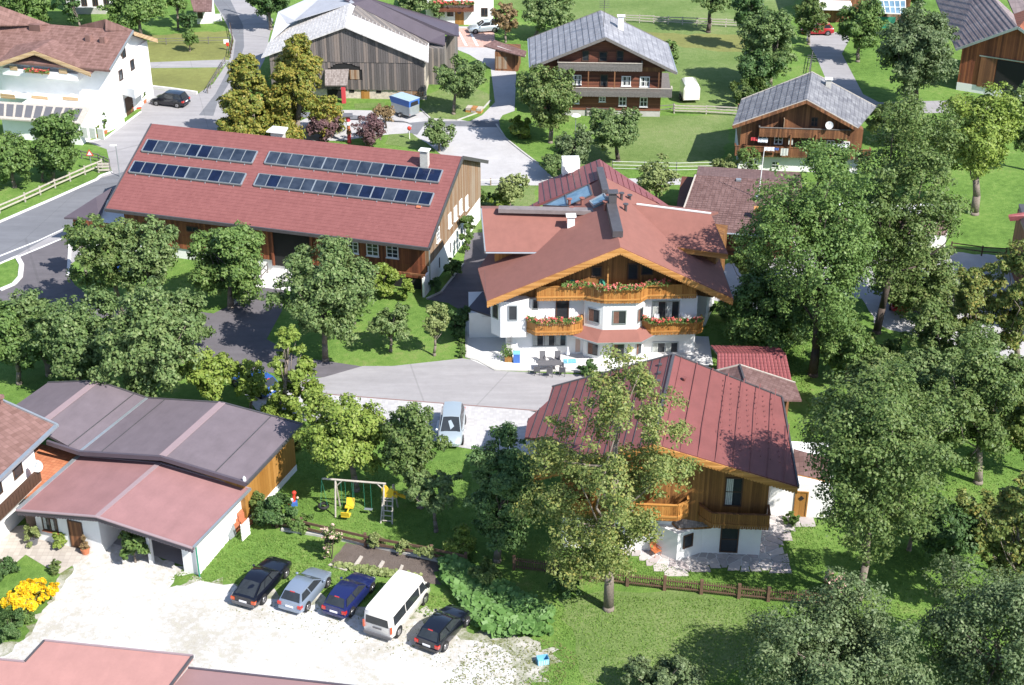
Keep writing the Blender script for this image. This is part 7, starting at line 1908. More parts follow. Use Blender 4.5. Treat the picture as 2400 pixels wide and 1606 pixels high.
# ================================================================== PATIO AND SMALL THINGS
PT = Frame('garden_table', G(1288, 868), 3, 'dark grey garden table on the guest house patio', 'table')
MB().box(-1.0, 1.0, -.42, .42, .70, .74).build('tabletop', M['bumperg'], PT.root)
for x in (-.9, .9):
    for y in (-.35, .35): MB().tube((x, y, 0), (x, y, .7), .03).build('leg', M['dkmetal'], PT.root)
def chair(px, yaw, mat, label, group='dark garden chairs around the patio table', w=.5, name='garden_chair'):
    F = Frame(name, G(*px), yaw, label, 'chair', group)
    MB().box(-w / 2, w / 2, -.25, .25, .42, .46).build('seat', M[mat], F.root)
    MB().prism([Vector((-w / 2, .22, .46)), Vector((w / 2, .22, .46)), Vector((w / 2, .38, 1.0)), Vector((-w / 2, .38, 1.0))], (0, .035, 0)).build('backrest', M[mat], F.root)
    for x in (-w / 2 + .03, w / 2 - .03):
        for y in (-.22, .22): MB().tube((x, y, 0), (x, y, .44), .022, n=6).build('leg', M[mat if mat == 'teak' else 'dkmetal'], F.root)
        MB().beam((x, -.22, .64), (x, .28, .64), .05, .03).build('armrest', M[mat], F.root)
    return F
chair((1258, 878), 185, 'bumperg', 'dark garden chair on the near side of the patio table, left one')
chair((1288, 882), 180, 'bumperg', 'dark garden chair on the near side of the patio table, middle one')
chair((1318, 880), 172, 'bumperg', 'dark garden chair on the near side of the patio table, right one')
chair((1272, 852), 5, 'bumperg', 'dark garden chair between the patio table and the wall, left one')
chair((1306, 852), -5, 'bumperg', 'dark garden chair between the patio table and the wall, right one')
tc_ = chair((1537, 1302), 35, 'teak', 'reddish wooden folding armchair on the crazy paving', None, .58)
BN = Frame('garden_bench', G(1500, 1276), 3, 'long orange-brown wooden bench against the wall of the wine-red house', 'bench')
MB().box(-1.2, 1.2, -.25, .25, .4, .46).build('seat', M['teak'], BN.root)
for k in range(3): MB().box(-1.2, 1.2, .2, .24, .55 + k * .16, .67 + k * .16).build('back_slat', M['teak'], BN.root)
for x in (-1.1, 0, 1.1): MB().box(x - .04, x + .04, -.22, .22, 0, .4).build('leg', M['teak'], BN.root)
def lounger(F, u, v, w, yaw, label, mat='whitepaint'):
    p = F.o + F.U * u + F.V * v
    R_ = Frame('deck_chair', (p.x, p.y, w), yaw, label, 'chair', 'white chairs on the guest house balconies')
    MB().box(-.28, .28, -.3, .3, .3, .36).build('seat', M[mat], R_.root)
    MB().prism([Vector((-.28, .25, .36)), Vector((.28, .25, .36)), Vector((.2, .5, 1.0)), Vector((-.2, .5, 1.0))], (0, .04, 0)).build('backrest', M[mat], R_.root)
    for x in (-.24, .24):
        for y in (-.25, .25): MB().box(x - .02, x + .02, y - .02, y + .02, 0, .3).build('leg', M[mat], R_.root)
for (u, v, w, yw, lab) in ((-.9, -.55, 5.92, 150, 'white plastic chair left of the parasol pole on the top balcony'), (.75, -.75, 5.92, 200, 'white plastic chair right of the parasol pole on the top balcony'), (-5.6, -.6, 2.92, 20, 'white chair at the left end of the lower left balcony'), (-4.9, -.6, 2.92, 5, 'second white chair from the left end of the lower left balcony'), (4.2, -.6, 2.77, 0, 'white chair at the left end of the lower right balcony'), (6.3, -.6, 2.77, -20, 'white chair before the glazed door of the lower right balcony')):
    lounger(H1, u, v, w, yw, lab)
for (u, v, w, mat, lab) in ((-2.9, -.2, 5.92, 'green_rope', 'green checked chair at the back left of the top balcony'), (-.4, -.15, 5.92, 'green_rope', 'green checked chair beside the balcony door under the gable')):
    lounger(H1, u, v, w, 10, lab, mat)
b_ = [(-3.9, -.85), (-2.0, -.85), (-.45, -1.55), (2.55, -1.55), (3.2, -.85), (5.0, -.85)]
geraniums(H1, b_, 6.9, 'red and pink geraniums along the top balcony of the guest house', n=1500)
geraniums(H1, [(-6.75, -.7), (-6.1, -1.35), (-3.1, -1.35), (-2.3, -1.05)], 3.82, 'geraniums on the lower left balcony of the guest house', n=1300)
geraniums(H1, [(2.95, -.7), (3.6, -1.35), (7.55, -1.35), (8.0, -.95)], 3.6, 'pink and red geraniums on the lower right balcony of the guest house', n=1500)
q = Frame('storage_bin', G(1211, 848), 0, 'blue storage bin on the white patio', 'bin')
MB().box(-.28, .28, -.28, .28, 0, .85).build('body', M['blueplastic'], q.root); MB().box(-.31, .31, -.31, .31, .85, .93).build('lid', M['ltblue'], q.root)
q = Frame('planter', G(1192, 846), -5, 'wooden planter with a leaning trellis beside the blue bin', 'planter')
MB().box(-.3, .3, -.3, .3, 0, .5).build('box', M['ochre_wood'], q.root)
tr_ = MB()
for k in range(5): tr_.beam((-.28 + k * .14, .2, .5), (-.1 + k * .09, .25, 2.3), .03, .03)
for k in range(5): tr_.beam((-.26 + k * .03, .21, .8 + k * .33), (.3 - k * .03, .21, .8 + k * .33), .03, .03)
tr_.build('trellis', M['greywood'], q.root)
P = RNG.normal(0, 1, (400, 3)) * np.array([.25, .2, .35]) + np.array([-.15, 0, .8]); link('foliage', quadmesh('foliage', leaves(P, np.tile([0, -.3, .9], (400, 1)), .13)), q.root, M['leaf_green'])
q = Frame('sunshade', G(1330, 862), 0, 'closed pale sun umbrella base beside the patio table', 'parasol')
MB().tube((0, 0, 0), (0, 0, .12), .3, .25, 12).build('base', M['concrete'], q.root); MB().tube((0, 0, .1), (0, 0, 1.4), .03).build('pole', M['whitepaint'], q.root)
MB().tube((0, 0, 1.3), (0, 0, 2.0), .16, .04).build('canopy', M['cloth_white'], q.root)
q = Frame('cushion_box', G(1335, 858), 4, 'pale blue-grey box beside the patio table', 'box'); MB().box(-.5, .5, -.3, .3, 0, .45).build('body', M['cloth_white'], q.root); MB().box(-.53, .53, -.33, .33, .45, .5).build('lid', M['ltblue'], q.root)
# crate on the grass
q = Frame('plastic_crate', G(1272, 1553), 12, 'light blue plastic crate on the edge of the gravel', 'crate')
b = MB().box(-.36, .36, -.26, .26, 0, .04)
for x in (-.36, .34): b.box(x, x + .02, -.26, .26, .04, .42)
for y in (-.26, .24): b.box(-.36, .36, y, y + .02, .04, .42)
b.build('shell', M['ltblue'], q.root)
b = MB()
for k in range(6): b.box(-.30 + k * .11, -.27 + k * .11, -.275, -.262, .05, .36)
b.build('rib', M['cloth_white'], q.root)
# wheelbarrow, terracotta pots and ladder at the garage side
q = Frame('wheelbarrow', G(548, 1262), 60, 'upturned grey wheelbarrow leaning at the end wall of the garage', 'wheelbarrow')
MB().prism([Vector((-.35, 0, .1)), Vector((.35, 0, .1)), Vector((.5, .35, 1.0)), Vector((-.5, .35, 1.0))], (0, .15, .05)).build('tray', M['metal'], q.root)
MB().tube((.0, .25, 1.1), (0, .35, 1.1), .2, n=14).build('wheel', M['rubber'], q.root)
for x in (-.3, .3): MB().tube((x, .2, .0), (x * .5, .4, 1.5), .025).build('handle', M['metal'], q.root)
q = Frame('roof_tile_stack', G(560, 1235), 50, 'heap of orange-red bricks and pots behind the wheelbarrow', 'brick stack')
for k in range(14): MB().box(random.uniform(-.8, .5), random.uniform(-.3, .9), random.uniform(-.5, 0), random.uniform(.2, .5), 0, .15 + .09 * k).build('brick', M['brick'], q.root)
q = Frame('slatted_panel', G(578, 1262), 62, 'white slatted panel propped up beside the garage', 'panel')
for k in range(5): MB().beam((-.45, 0, .15 + k * .28), (.45, 0, .25 + k * .28), .04, .2).build('slat', M['whitepaint'], q.root)
for x in (-.42, .42): MB().box(x - .03, x + .03, .03, .07, 0, 1.45).build('upright', M['whitepaint'], q.root)
# street furniture
def pole(px, h, r, mat, label, name='street_lamp', head=None, cat='lamp', r1=None):
    F = Frame(name, G(*px), 0, label, cat)
    MB().tube((0, 0, 0), (0, 0, h), r, r1 or r * .7, 10).build('pole', M[mat], F.root); return F
f_ = pole((628, 52), 9.5, .17, 'metal', 'pale grey utility pole by the road at the top', 'utility_pole', cat='pole')
MB().box(-.6, .6, -.05, .05, 9.0, 9.15).build('crossarm', M['metal'], f_.root)
f_ = pole((281, 414), 3.6, .06, 'metal', 'thin white pole with a flat head at the road bend behind the barn', 'lamp_post', cat='lamp'); MB().box(-.6, .1, -.12, .12, 3.55, 3.65).build('lamp_head', M['whitepaint'], f_.root)
f_ = pole((216, 400), 2.4, .04, 'metal', 'triangular red-edged warning sign by the left road fence', 'road_sign', cat='sign')
MB().prism([Vector((-.42, -.05, 1.75)), Vector((.42, -.05, 1.75)), Vector((0, -.05, 2.5))], (0, -.03, 0)).build('sign_plate', M['redplastic'], f_.root)
MB().prism([Vector((-.26, -.085, 1.84)), Vector((.26, -.085, 1.84)), Vector((0, -.085, 2.3))], (0, -.01, 0)).build('sign_face', M['whitepaint'], f_.root)
f_ = pole((533, 118), 1.5, .05, 'metal', 'small red and white sign beside the upper road curve', 'road_sign', cat='sign'); MB().box(-.4, .3, -.06, -.02, .9, 1.5).build('sign_plate', M['whitepaint'], f_.root); MB().box(-.1, .3, -.08, -.062, .6, 1.1).build('sign_face', M['redplastic'], f_.root)
f_ = pole((960, 326), 1.2, .05, 'whitepaint', 'small red round-headed marker post on the grass behind the barn', 'marker_post', cat='post'); MB().sphere((0, 0, 1.3), .25).build('head', M['redplastic'], f_.root)
f_ = pole((1348, 352), 4.2, .06, 'metal', 'street lamp with a white disc head among the trees by the farmhouse', 'street_lamp'); MB().tube((0, 0, 4.1), (0, 0, 4.25), .55, .35, 16).build('lamp_head', M['whitepaint'], f_.root)
WP = Frame('carved_post', G(819, 335), 0, 'red and brown carved post standing between the purple bushes', 'post')
for k, (z0, z1_, r, mt) in enumerate(((0, 1.1, .24, 'cloth_red'), (1.1, 1.5, .3, 'brown_wood'), (1.5, 2.2, .2, 'brick'), (2.2, 2.6, .3, 'whitepaint'), (2.6, 3.1, .26, 'cloth_red'))): MB().tube((0, 0, z0), (0, 0, z1_), r, r * .85, 10).build('section', M[mt], WP.root)
MB().slab([Vector((-.6, -.4, 3.35)), Vector((.6, -.4, 3.35)), Vector((.5, .4, 3.45)), Vector((-.5, .4, 3.45))], .12).build('top_board', M['bumperg'], WP.root)
PL = Frame('timber_stack', G(1113, 262), -15, 'light stack of timber offcuts on the round lawn beside the grey barn', 'timber stack')
for k in range(6): MB().box(-1.0 + (k % 3) * .66, -.4 + (k % 3) * .66, -.5, .5, (k // 3) * .3, (k // 3) * .3 + .28).build('timber', M['palewood'] if k % 2 else M['fascia'], PL.root)
# flower pots at the garage
for px, w, h, kk, lab, nm in (((80, 1275), 1.35, 1.5, 'sage', 'round pale green shrub in a grey pot, left of the garage window', 'potted_shrub'), ((138, 1284), 1.1, 1.35, 'bright', 'round yellow-green shrub in a pot, right of the garage window', 'potted_shrub'), ((201, 1297), .65, 1.7, 'brown', 'dry greyish shrub in a terracotta pot beside the garage door', 'potted_shrub')):
    r_ = bush(px, w, h, kk, lab, nm, 'plant', .12, 1.2, group='potted shrubs along the garage wall')
    MB().tube((0, 0, 0), (0, 0, .42), .24, .33, 14).build('pot', M['pottery' if kk == 'brown' else 'bumperg'], r_)

# ================================================================== TREES AND SHRUBS
T = tree
GO = 'fruit trees and garden trees'
# foreground
T((1426, 1428), (1245, 812, 1645, 1338), 'pear', 'tall pear tree with golden fruit in front of the wine-red house', 'pear_tree', 'pear', 1.3, .16, trunk_r=.33, nl=74, ls=.29, fill=.22)
T((2012, 1402), (1838, 775, 2265, 1335), 'olive', 'large olive-green tree right of the orange annex door, pale trunk', 'deciduous_tree', 'round', 1.25, .18, trunk_r=.26, nl=80, ls=.28)
T((1950, 1680), (1672, 1355, 2205, 1800), 'blue', 'broad blue-green tree crown at the bottom right', 'deciduous_tree', 'round', 1.2, .16, nl=74, ls=.27)
T((2330, 1660), (2115, 1330, 2540, 1760), 'blue', 'blue-green tree crown in the bottom right corner', 'deciduous_tree', 'round', 1.2, .16, nl=70, ls=.28)
T((1540, 1650), (1415, 1520, 1665, 1700), 'blue', 'small greyish tree top at the bottom edge left of the big crowns', 'deciduous_tree', 'round', .8, .16)
T((2292, 1132), (2190, 790, 2410, 1110), 'olive', 'tree with a thick pale leaning trunk right of the large olive-green tree', 'deciduous_tree', 'round', .8, .2, trunk_r=.3)
T((2395, 1480), (2300, 1060, 2460, 1440), 'rust', 'tree with rusty autumn leaves at the lower right edge', 'deciduous_tree', 'round', .9, .2)
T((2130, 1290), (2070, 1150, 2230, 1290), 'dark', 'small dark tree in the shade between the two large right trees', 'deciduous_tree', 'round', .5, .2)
T((1905, 880), (1745, 315, 2095, 850), 'green', 'giant dark green pear tree with yellow specks, left one of the giant pair', 'pear_tree', 'round', 1.25, .2, trunk_r=.38, nl=84, ls=.29, bark='darkbark')
T((1795, 830), (1690, 620, 1920, 850), 'green', 'low spreading tree under the giant pear tree, beside the guest house', 'deciduous_tree', 'round', 1.0, .22)
T((2055, 780), (1965, 215, 2270, 740), 'olive', 'giant brownish-green tree, right one of the giant pair', 'deciduous_tree', 'round', 1.2, .2, trunk_r=.33, nl=76, ls=.29, bark='darkbark')
T((2110, 730), (2010, 545, 2285, 755), 'olive', 'lower leafy limbs tree above the cars on the gravel yard', 'deciduous_tree', 'round', .7, .22)
T((1745, 690), (1700, 560, 1812, 660), 'green', 'small bright green tree between the guest house gable and the giant trees', 'deciduous_tree', 'round', 1.0, .22)
T((2270, 890), (2215, 600, 2335, 860), 'rust', 'thin upright tree with yellow leaves on the right gravel yard', 'deciduous_tree', 'round', .9, .2)
T((2190, 905), (2120, 700, 2255, 880), 'olive', 'spreading tree at the lower edge of the right gravel yard', 'deciduous_tree', 'round', .8, .2)
T((2385, 880), (2300, 530, 2460, 880), 'rust', 'orange-tinged tree at the right edge above the gravel yard', 'deciduous_tree', 'round', .7, .2)
T((2330, 960), (2200, 760, 2420, 960), 'grey', 'greyish loose tree between gravel yard and orchard, right', 'deciduous_tree', 'round', .7, .2)
T((2050, 900), (1950, 770, 2160, 880), 'olive', 'low bushy orchard tree behind the red tiled shed', 'deciduous_tree', 'round', .7, .2)
T((2283, 502), (2180, 185, 2395, 430), 'bright', 'bright yellow-green orchard tree with a forked pale trunk', 'orchard_tree', 'round', 1.0, .25, trunk_r=.42, nl=50)
T((2410, 400), (2330, 170, 2460, 380), 'olive', 'brownish-green tree behind the bright orchard tree at the right edge', 'deciduous_tree', 'round', .8, .28)
T((2200, 430), (2140, 300, 2230, 400), 'green', 'small green tree left of the bright orchard tree', 'deciduous_tree', 'round', .7, .26)
T((2180, 1015), (2085, 785, 2260, 1010), 'grey', 'greyish tree between the olive-green tree and the leaning trunk', 'deciduous_tree', 'round', .9, .2)
T((2080, 1005), (1965, 800, 2130, 990), 'olive', 'olive orchard tree close behind the large olive-green tree', 'deciduous_tree', 'round', .8, .2)
T((2405, 1110), (2335, 890, 2470, 1100), 'rust', 'yellowing tree at the right edge right of the leaning trunk', 'deciduous_tree', 'round', .8, .2)
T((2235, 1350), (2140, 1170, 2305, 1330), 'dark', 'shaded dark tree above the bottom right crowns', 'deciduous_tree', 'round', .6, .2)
T((2110, 1140), (2035, 900, 2225, 1130), 'olive', 'olive tree between the pale leaning trunk and the large olive-green tree', 'deciduous_tree', 'round', .9, .2)
T((2335, 1345), (2235, 1150, 2410, 1330), 'rust', 'autumn-tinged tree above the bottom right corner crown', 'deciduous_tree', 'round', .8, .2)
T((1985, 890), (1900, 740, 2070, 885), 'green', 'leafy low tree right of the dark trunk of the giant pear tree', 'deciduous_tree', 'round', .8, .2)
T((2385, 1010), (2320, 820, 2460, 990), 'olive', 'olive tree at the right edge below the gravel yard', 'deciduous_tree', 'round', .8, .2)
T((115, 880), (-25, 665, 175, 880), 'grey', 'tree at the left between the edge tree and the dense barn trees', 'deciduous_tree', 'round', .9, .22)
# around the playground
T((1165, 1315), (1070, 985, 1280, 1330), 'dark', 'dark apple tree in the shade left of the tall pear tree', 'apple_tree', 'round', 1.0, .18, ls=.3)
T((1022, 1246), (930, 1085, 1095, 1200), 'grey', 'small grey-green apple tree right of the yellow slide', 'apple_tree', 'round', .9, .19)
T((985, 1190), (880, 915, 1045, 1150), 'olive', 'loose olive apple tree behind the slide', 'apple_tree', 'round', .8, .2)
T((835, 1150), (690, 915, 935, 1122), 'bright', 'bright green fruit tree behind the swing frame', 'fruit_tree', 'round', .95, .22)
T((655, 1010), (610, 755, 755, 975), 'bright', 'upright yellow-green tree by the dark driveway', 'fruit_tree', 'cone', 1.1, .22)
T((588, 960), (545, 830, 640, 945), 'bright', 'smaller yellow-green tree left of the upright one', 'fruit_tree', 'round', .9, .22)
T((500, 960), (425, 812, 562, 945), 'bright', 'light green tree behind the mauve grey barn roof', 'fruit_tree', 'round', .9, .24)
T((345, 980), (225, 640, 470, 945), 'grey', 'dense grey-green tree standing over the mauve grey barn roof', 'deciduous_tree', 'round', 1.1, .24, nl=50)
T((190, 930), (70, 680, 300, 915), 'grey', 'grey-green tree left of the dense tree behind the barn roof', 'deciduous_tree', 'round', .95, .24)
T((45, 900), (-60, 705, 125, 870), 'green', 'green tree at the left edge below the grass island', 'deciduous_tree', 'round', .9, .24)
T((425, 850), (340, 665, 505, 840), 'grey', 'loose tree leaning over the dark driveway', 'deciduous_tree', 'round', .75, .24)
T((285, 735), (165, 475, 330, 700), 'olive', 'tall thin olive tree before the left end of the long barn', 'deciduous_tree', 'round', .8, .23)
T((375, 735), (270, 490, 430, 690), 'grey', 'grey-green tree before the red boards of the long barn', 'deciduous_tree', 'round', .8, .23)
T((205, 655), (150, 500, 225, 600), 'green', 'small green tree at the corner of the barn lean-to', 'deciduous_tree', 'round', .8, .22)
T((540, 722), (435, 505, 635, 715), 'green', 'green tree beside the railing of the barn ramp', 'deciduous_tree', 'round', .95, .23)
T((763, 845), (645, 545, 885, 812), 'grey', 'apple tree with a stout pale trunk in front of the long barn', 'apple_tree', 'round', 1.0, .22, trunk_r=.27, nl=44)
T((916, 824), (860, 705, 985, 795), 'grey', 'small apple tree on the lawn, middle one before the barn', 'apple_tree', 'round', .75, .19)
T((1018, 834), (985, 700, 1060, 800), 'sage', 'thin young tree with pale leaves at the right of the lawn', 'fruit_tree', 'round', .55, .2)
T((832, 760), (800, 700, 870, 750), 'green', 'slim sapling behind the stout apple tree', 'fruit_tree', 'round', .4, .2)
# behind the barn
T((600, 332), (495, 120, 665, 325), 'gold', 'golden-green maple behind the barn, left and lower one', 'maple_tree', 'cone', 1.3, .26, nl=44)
T((700, 322), (605, 68, 795, 318), 'gold', 'taller golden maple in front of the grey barn', 'maple_tree', 'cone', 1.3, .26, nl=50)
T((755, 330), (700, 256, 808, 330), 'purple', 'sparse purple-leaved shrub left of the carved post', 'purple_shrub', 'round', .55, .2)
T((870, 342), (825, 266, 912, 340), 'purple', 'sparse purple-leaved shrub right of the carved post', 'purple_shrub', 'round', .55, .2)
T((905, 300), (868, 238, 935, 288), 'brown', 'thin rusty-leaved bush by the blue-canopied trailer', 'shrub', 'round', .35, .18)
T((1063, 268), (1008, 130, 1135, 232), 'grey', 'round tree on the curved lawn beside the grey barn', 'deciduous_tree', 'round', .85, .24)
T((1030, 355), (985, 282, 1070, 356), 'grey', 'small loose tree behind the ridge of the solar barn', 'deciduous_tree', 'round', .7, .2)
T((1290, 335), (1208, 152, 1368, 305), 'olive', 'olive tree covering the left corner of the old farmhouse', 'deciduous_tree', 'round', 1.0, .25, nl=40)
bush((1218, 325), 4.2, 2.4, 'bright', 'bright low shrub by the curved kerb of the yard', leaf=.2)
T((1448, 378), (1372, 240, 1510, 350), 'grey', 'apple tree with a dark forked trunk on the lower meadow', 'apple_tree', 'round', .9, .23, bark='darkbark', trunk_r=.25)
T((1340, 412), (1290, 295, 1395, 400), 'blue', 'bluish tree behind the satellite dish of the guest house', 'deciduous_tree', 'round', .9, .22)
T((1300, 420), (1262, 355, 1335, 415), 'grey', 'small tree at the end of the pale yard', 'deciduous_tree', 'round', .8, .2)
T((1195, 490), (1155, 400, 1240, 478), 'sage', 'young light tree right of the barn gable', 'fruit_tree', 'round', .65, .22)
bush((1125, 487), 3.0, 2.2, 'green', 'rounded shrub on the lawn at the right of the barn', leaf=.18)
bush((1165, 490), 2.6, 1.8, 'bright', 'second rounded shrub next to the young light tree', leaf=.18)
T((1540, 480), (1482, 370, 1592, 470), 'sage', 'sparse light tree behind the rear roof of the guest house', 'fruit_tree', 'round', .6, .22)
T((1705, 425), (1668, 362, 1742, 422), 'sage', 'small light tree left in front of the brown chalet', 'fruit_tree', 'round', .6, .2)
T((1750, 425), (1725, 330, 1785, 415), 'green', 'slim sapling before the white wall of the brown chalet', 'fruit_tree', 'round', .3, .2)
T((1905, 470), (1880, 325, 1990, 430), 'green', 'leafy tree in front of the right half of the brown chalet', 'deciduous_tree', 'round', .9, .23)
T((1255, 90), (1205, -30, 1362, 82), 'grey', 'large grey-green tree behind the yard shed', 'deciduous_tree', 'round', .9, .3)
T((1185, 100), (1152, -5, 1215, 88), 'brown', 'brownish tree right of the pale silver car', 'deciduous_tree', 'round', .8, .26)
T((1575, 170), (1545, 80, 1590, 165), 'green', 'green shrub at the right corner of the old farmhouse roof', 'shrub', 'round', .8, .25)
T((1660, 76), (1618, -60, 1722, 28), 'grey', 'dark-trunked tree by the white field fence', 'deciduous_tree', 'round', .6, .28, bark='darkbark', trunk_r=.3)
T((1760, 120), (1712, -40, 1800, 80), 'dark', 'dark tree behind the white field fence, upper right', 'deciduous_tree', 'round', .8, .28)
T((1805, 205), (1735, 20, 1885, 190), 'grey', 'large grey-green tree left of the lane', 'deciduous_tree', 'round', 1.0, .27, nl=44)
T((1775, 225), (1722, 110, 1830, 215), 'dark', 'dark lower tree behind the chalet roof', 'deciduous_tree', 'round', .9, .26)
bush((1750, 250), 6.0, 3.2, 'olive', 'overgrown shrub against the left edge of the chalet roof', leaf=.22)
T((1895, 105), (1855, -20, 1945, 95), 'olive', 'tree with a few orange leaves left of the small red car', 'deciduous_tree', 'round', .8, .27)
T((2010, 145), (1955, -5, 2085, 120), 'green', 'green tree right of the small red car', 'deciduous_tree', 'round', .95, .27)
T((2145, 255), (2040, 5, 2245, 235), 'blue', 'big dark bluish tree beside the timber barn', 'deciduous_tree', 'round', 1.15, .27, nl=56, bark='darkbark')
T((2130, 30), (2080, -60, 2180, 20), 'dark', 'dark tree top at the upper right edge', 'deciduous_tree', 'round', .7, .3)
T((2080, 335), (2010, 225, 2160, 330), 'olive', 'bushy olive tree behind the giant pair', 'deciduous_tree', 'round', .8, .24)
# upper left
T((60, 90), (-60, -70, 150, 55), 'green', 'green trees behind the hotel roof at the top left corner', 'deciduous_tree', 'round', .9, .3)
T((200, 100), (135, -70, 190, 60), 'dark', 'dark tree behind the hotel ridge', 'deciduous_tree', 'round', .6, .3)
T((330, 100), (238, -60, 400, 78), 'green', 'broad green tree right of the hotel ridge', 'deciduous_tree', 'round', 1.1, .3, nl=44)
T((418, 70), (380, -60, 450, 40), 'green', 'green tree with a pale stem left of the gatehouse', 'deciduous_tree', 'round', .9, .28)
T((440, 78), (418, 25, 465, 68), 'dark', 'small dark tree in front of the gatehouse', 'deciduous_tree', 'round', .7, .24)
T((445, 121), (420, 66, 470, 108), 'green', 'small round tree on the dry lawn by the upper road', 'deciduous_tree', 'round', .8, .22)
T((335, 118), (318, 88, 350, 112), 'green', 'low shrub at the corner of the hotel', 'shrub', 'round', .7, .22)
T((635, 70), (570, -80, 690, 45), 'dark', 'dark tree behind the utility pole at the top', 'deciduous_tree', 'round', .9, .3)
T((985, 75), (925, -30, 1020, 40), 'grey', 'grey-green tree left of the white farmhouse', 'deciduous_tree', 'round', .8, .27)
T((1030, 60), (1000, -10, 1050, 40), 'grey', 'small tree before the white farmhouse balcony', 'deciduous_tree', 'round', .5, .24)
T((125, 425), (70, 235, 205, 405), 'green', 'rowan tree with a few orange berries before the hotel veranda', 'rowan_tree', 'round', 1.1, .25, nl=44)
T((35, 440), (-60, 300, 95, 440), 'green', 'green tree at the left edge below the hotel veranda', 'deciduous_tree', 'round', 1.0, .26)
T((100, 425), (60, 330, 150, 415), 'dark', 'darker low tree between the two trees below the veranda', 'deciduous_tree', 'round', .7, .24)
# climbers, hedges and beds
bush((895, 700), 3.4, 3.4, 'bright', 'grape vine climbing over the pergola of the long barn', 'vine', 'climber', .24, 1.2, ry=.7, nl=26, ls=.3)
bush((950, 705), 1.6, 3.0, 'bright', 'smaller vine shoot at the right end of the barn pergola', 'vine', 'climber', .22, 1.1, ry=.5)
bush((1096, 590), 1.9, 4.6, 'green', 'tall climber on the far end of the barn side wall', 'climber', 'climber', .18, 1.2, ry=3.2)
bush((1062, 650), 1.8, 2.2, 'green', 'rounded hedge at the middle of the barn side wall', 'hedge', 'hedge', .16, 1.2, ry=1.9)
bush((1022, 690), 1.3, 1.9, 'dark', 'dark shrub at the near corner of the barn side wall', 'shrub', 'shrub', .16, 1.2)
bush((1075, 795), 2.2, 3.4, 'dark', 'dark green shrub beside the guest house patio', leaf=.18, dens=1.2)
bush((1375, 880), 1.6, 1.5, 'dark', 'dark little shrub at the corner of the guest house bay', leaf=.14)
bush((2, 1350), 2.9, 1.7, 'dark', 'clipped dark round bush at the left edge', 'clipped_bush', 'shrub', .10, 1.6)
bush((82, 1420), 3.3, 2.0, 'sage', 'bush covered in yellow flowers beside the gravel', 'flowering_shrub', 'shrub', .14, .9, extra=('blossom_yellow', .9, .2))
bush((55, 1455), 2.6, 1.4, 'green', 'green bush below the yellow flowers', leaf=.12, dens=1.2)
bush((22, 1490), 3.0, 1.5, 'dark', 'dark hedge at the left edge of the gravel', 'hedge', 'hedge', .11, 1.4)
bush((132, 1345), 1.0, 1.0, 'olive', 'small brownish shrub behind the yellow flowers', leaf=.12)
T((318, 1318), (272, 1232, 352, 1306), 'green', 'little tree with a bare stem before the garage opening', 'small_tree', 'round', 1.2, .2)
bush((640, 1235), 3.4, 2.6, 'dark', 'dark climbing shrub at the back end of the garage', leaf=.16, dens=1.2)
bush((700, 1245), 2.2, 1.5, 'green', 'low shrub at the left end of the board fence', leaf=.15)
bush((605, 1215), 1.8, 2.2, 'rust', 'rusty climber by the ochre barn wall', leaf=.15)
bush((778, 1310), 1.6, 3.1, 'olive', 'tall shrub with pinkish flowers at the board fence', 'flowering_shrub', 'shrub', .13, 1.0, extra=('blossom_pink', .12, .12))
for i, (px, w) in enumerate((((880, 1285), 1.8), ((945, 1298), 1.6), ((1000, 1310), 1.5))):
    bush(px, w, 1.2, 'sage', ['leafy climber on the left part of the board fence', 'leafy climber on the middle of the board fence', 'leafy climber near the right end of the board fence'][i], 'climber', 'climber', .13, .8, ry=.5, group='climbers on the board fence')
bush((1075, 1300), 2.6, 2.1, 'bright', 'yellow-green shrub where the board fence meets the dark trees', leaf=.15)
bush((1130, 1370), 2.4, 1.8, 'olive', 'mixed shrub above the broad-leaved plants', leaf=.15)
bush((1955, 1395), 2.0, 2.1, 'green', 'rose bush with cream-pink blooms behind the picket fence', 'rose_bush', 'shrub', .15, 1.0, extra=('blossom_pink', .16, .2))
bush((1850, 1228), 1.6, .8, 'green', 'low plant at the foot of the annex door', leaf=.12)
bush((1710, 745), 7, 1.6, 'dark', 'dark hedge between the guest house gable and the lawn', 'hedge', 'hedge', .16, 1.0, ry=1.0)
bush((690, 1050), 2.2, 1.7, 'rust', 'reddish shrub at the far corner of the ochre barn', leaf=.15)
bush((1330, 1385), 2.6, 1.4, 'dark', 'dark shrub in the shade left of the pear trunk', leaf=.15)
# round box plants edging the lawn beside the patio
for k in range(5):
    bush((1083, 800 + k * 10), .65, .6, 'green', 'clipped ball plant in the row edging the patio, %s' % ['farthest from the court', 'second farthest from the court', 'middle of the row', 'second nearest the court', 'nearest the court'][k], 'ball_plant', 'plant', .09, 1.2, group='ball plants edging the patio', nl=6)

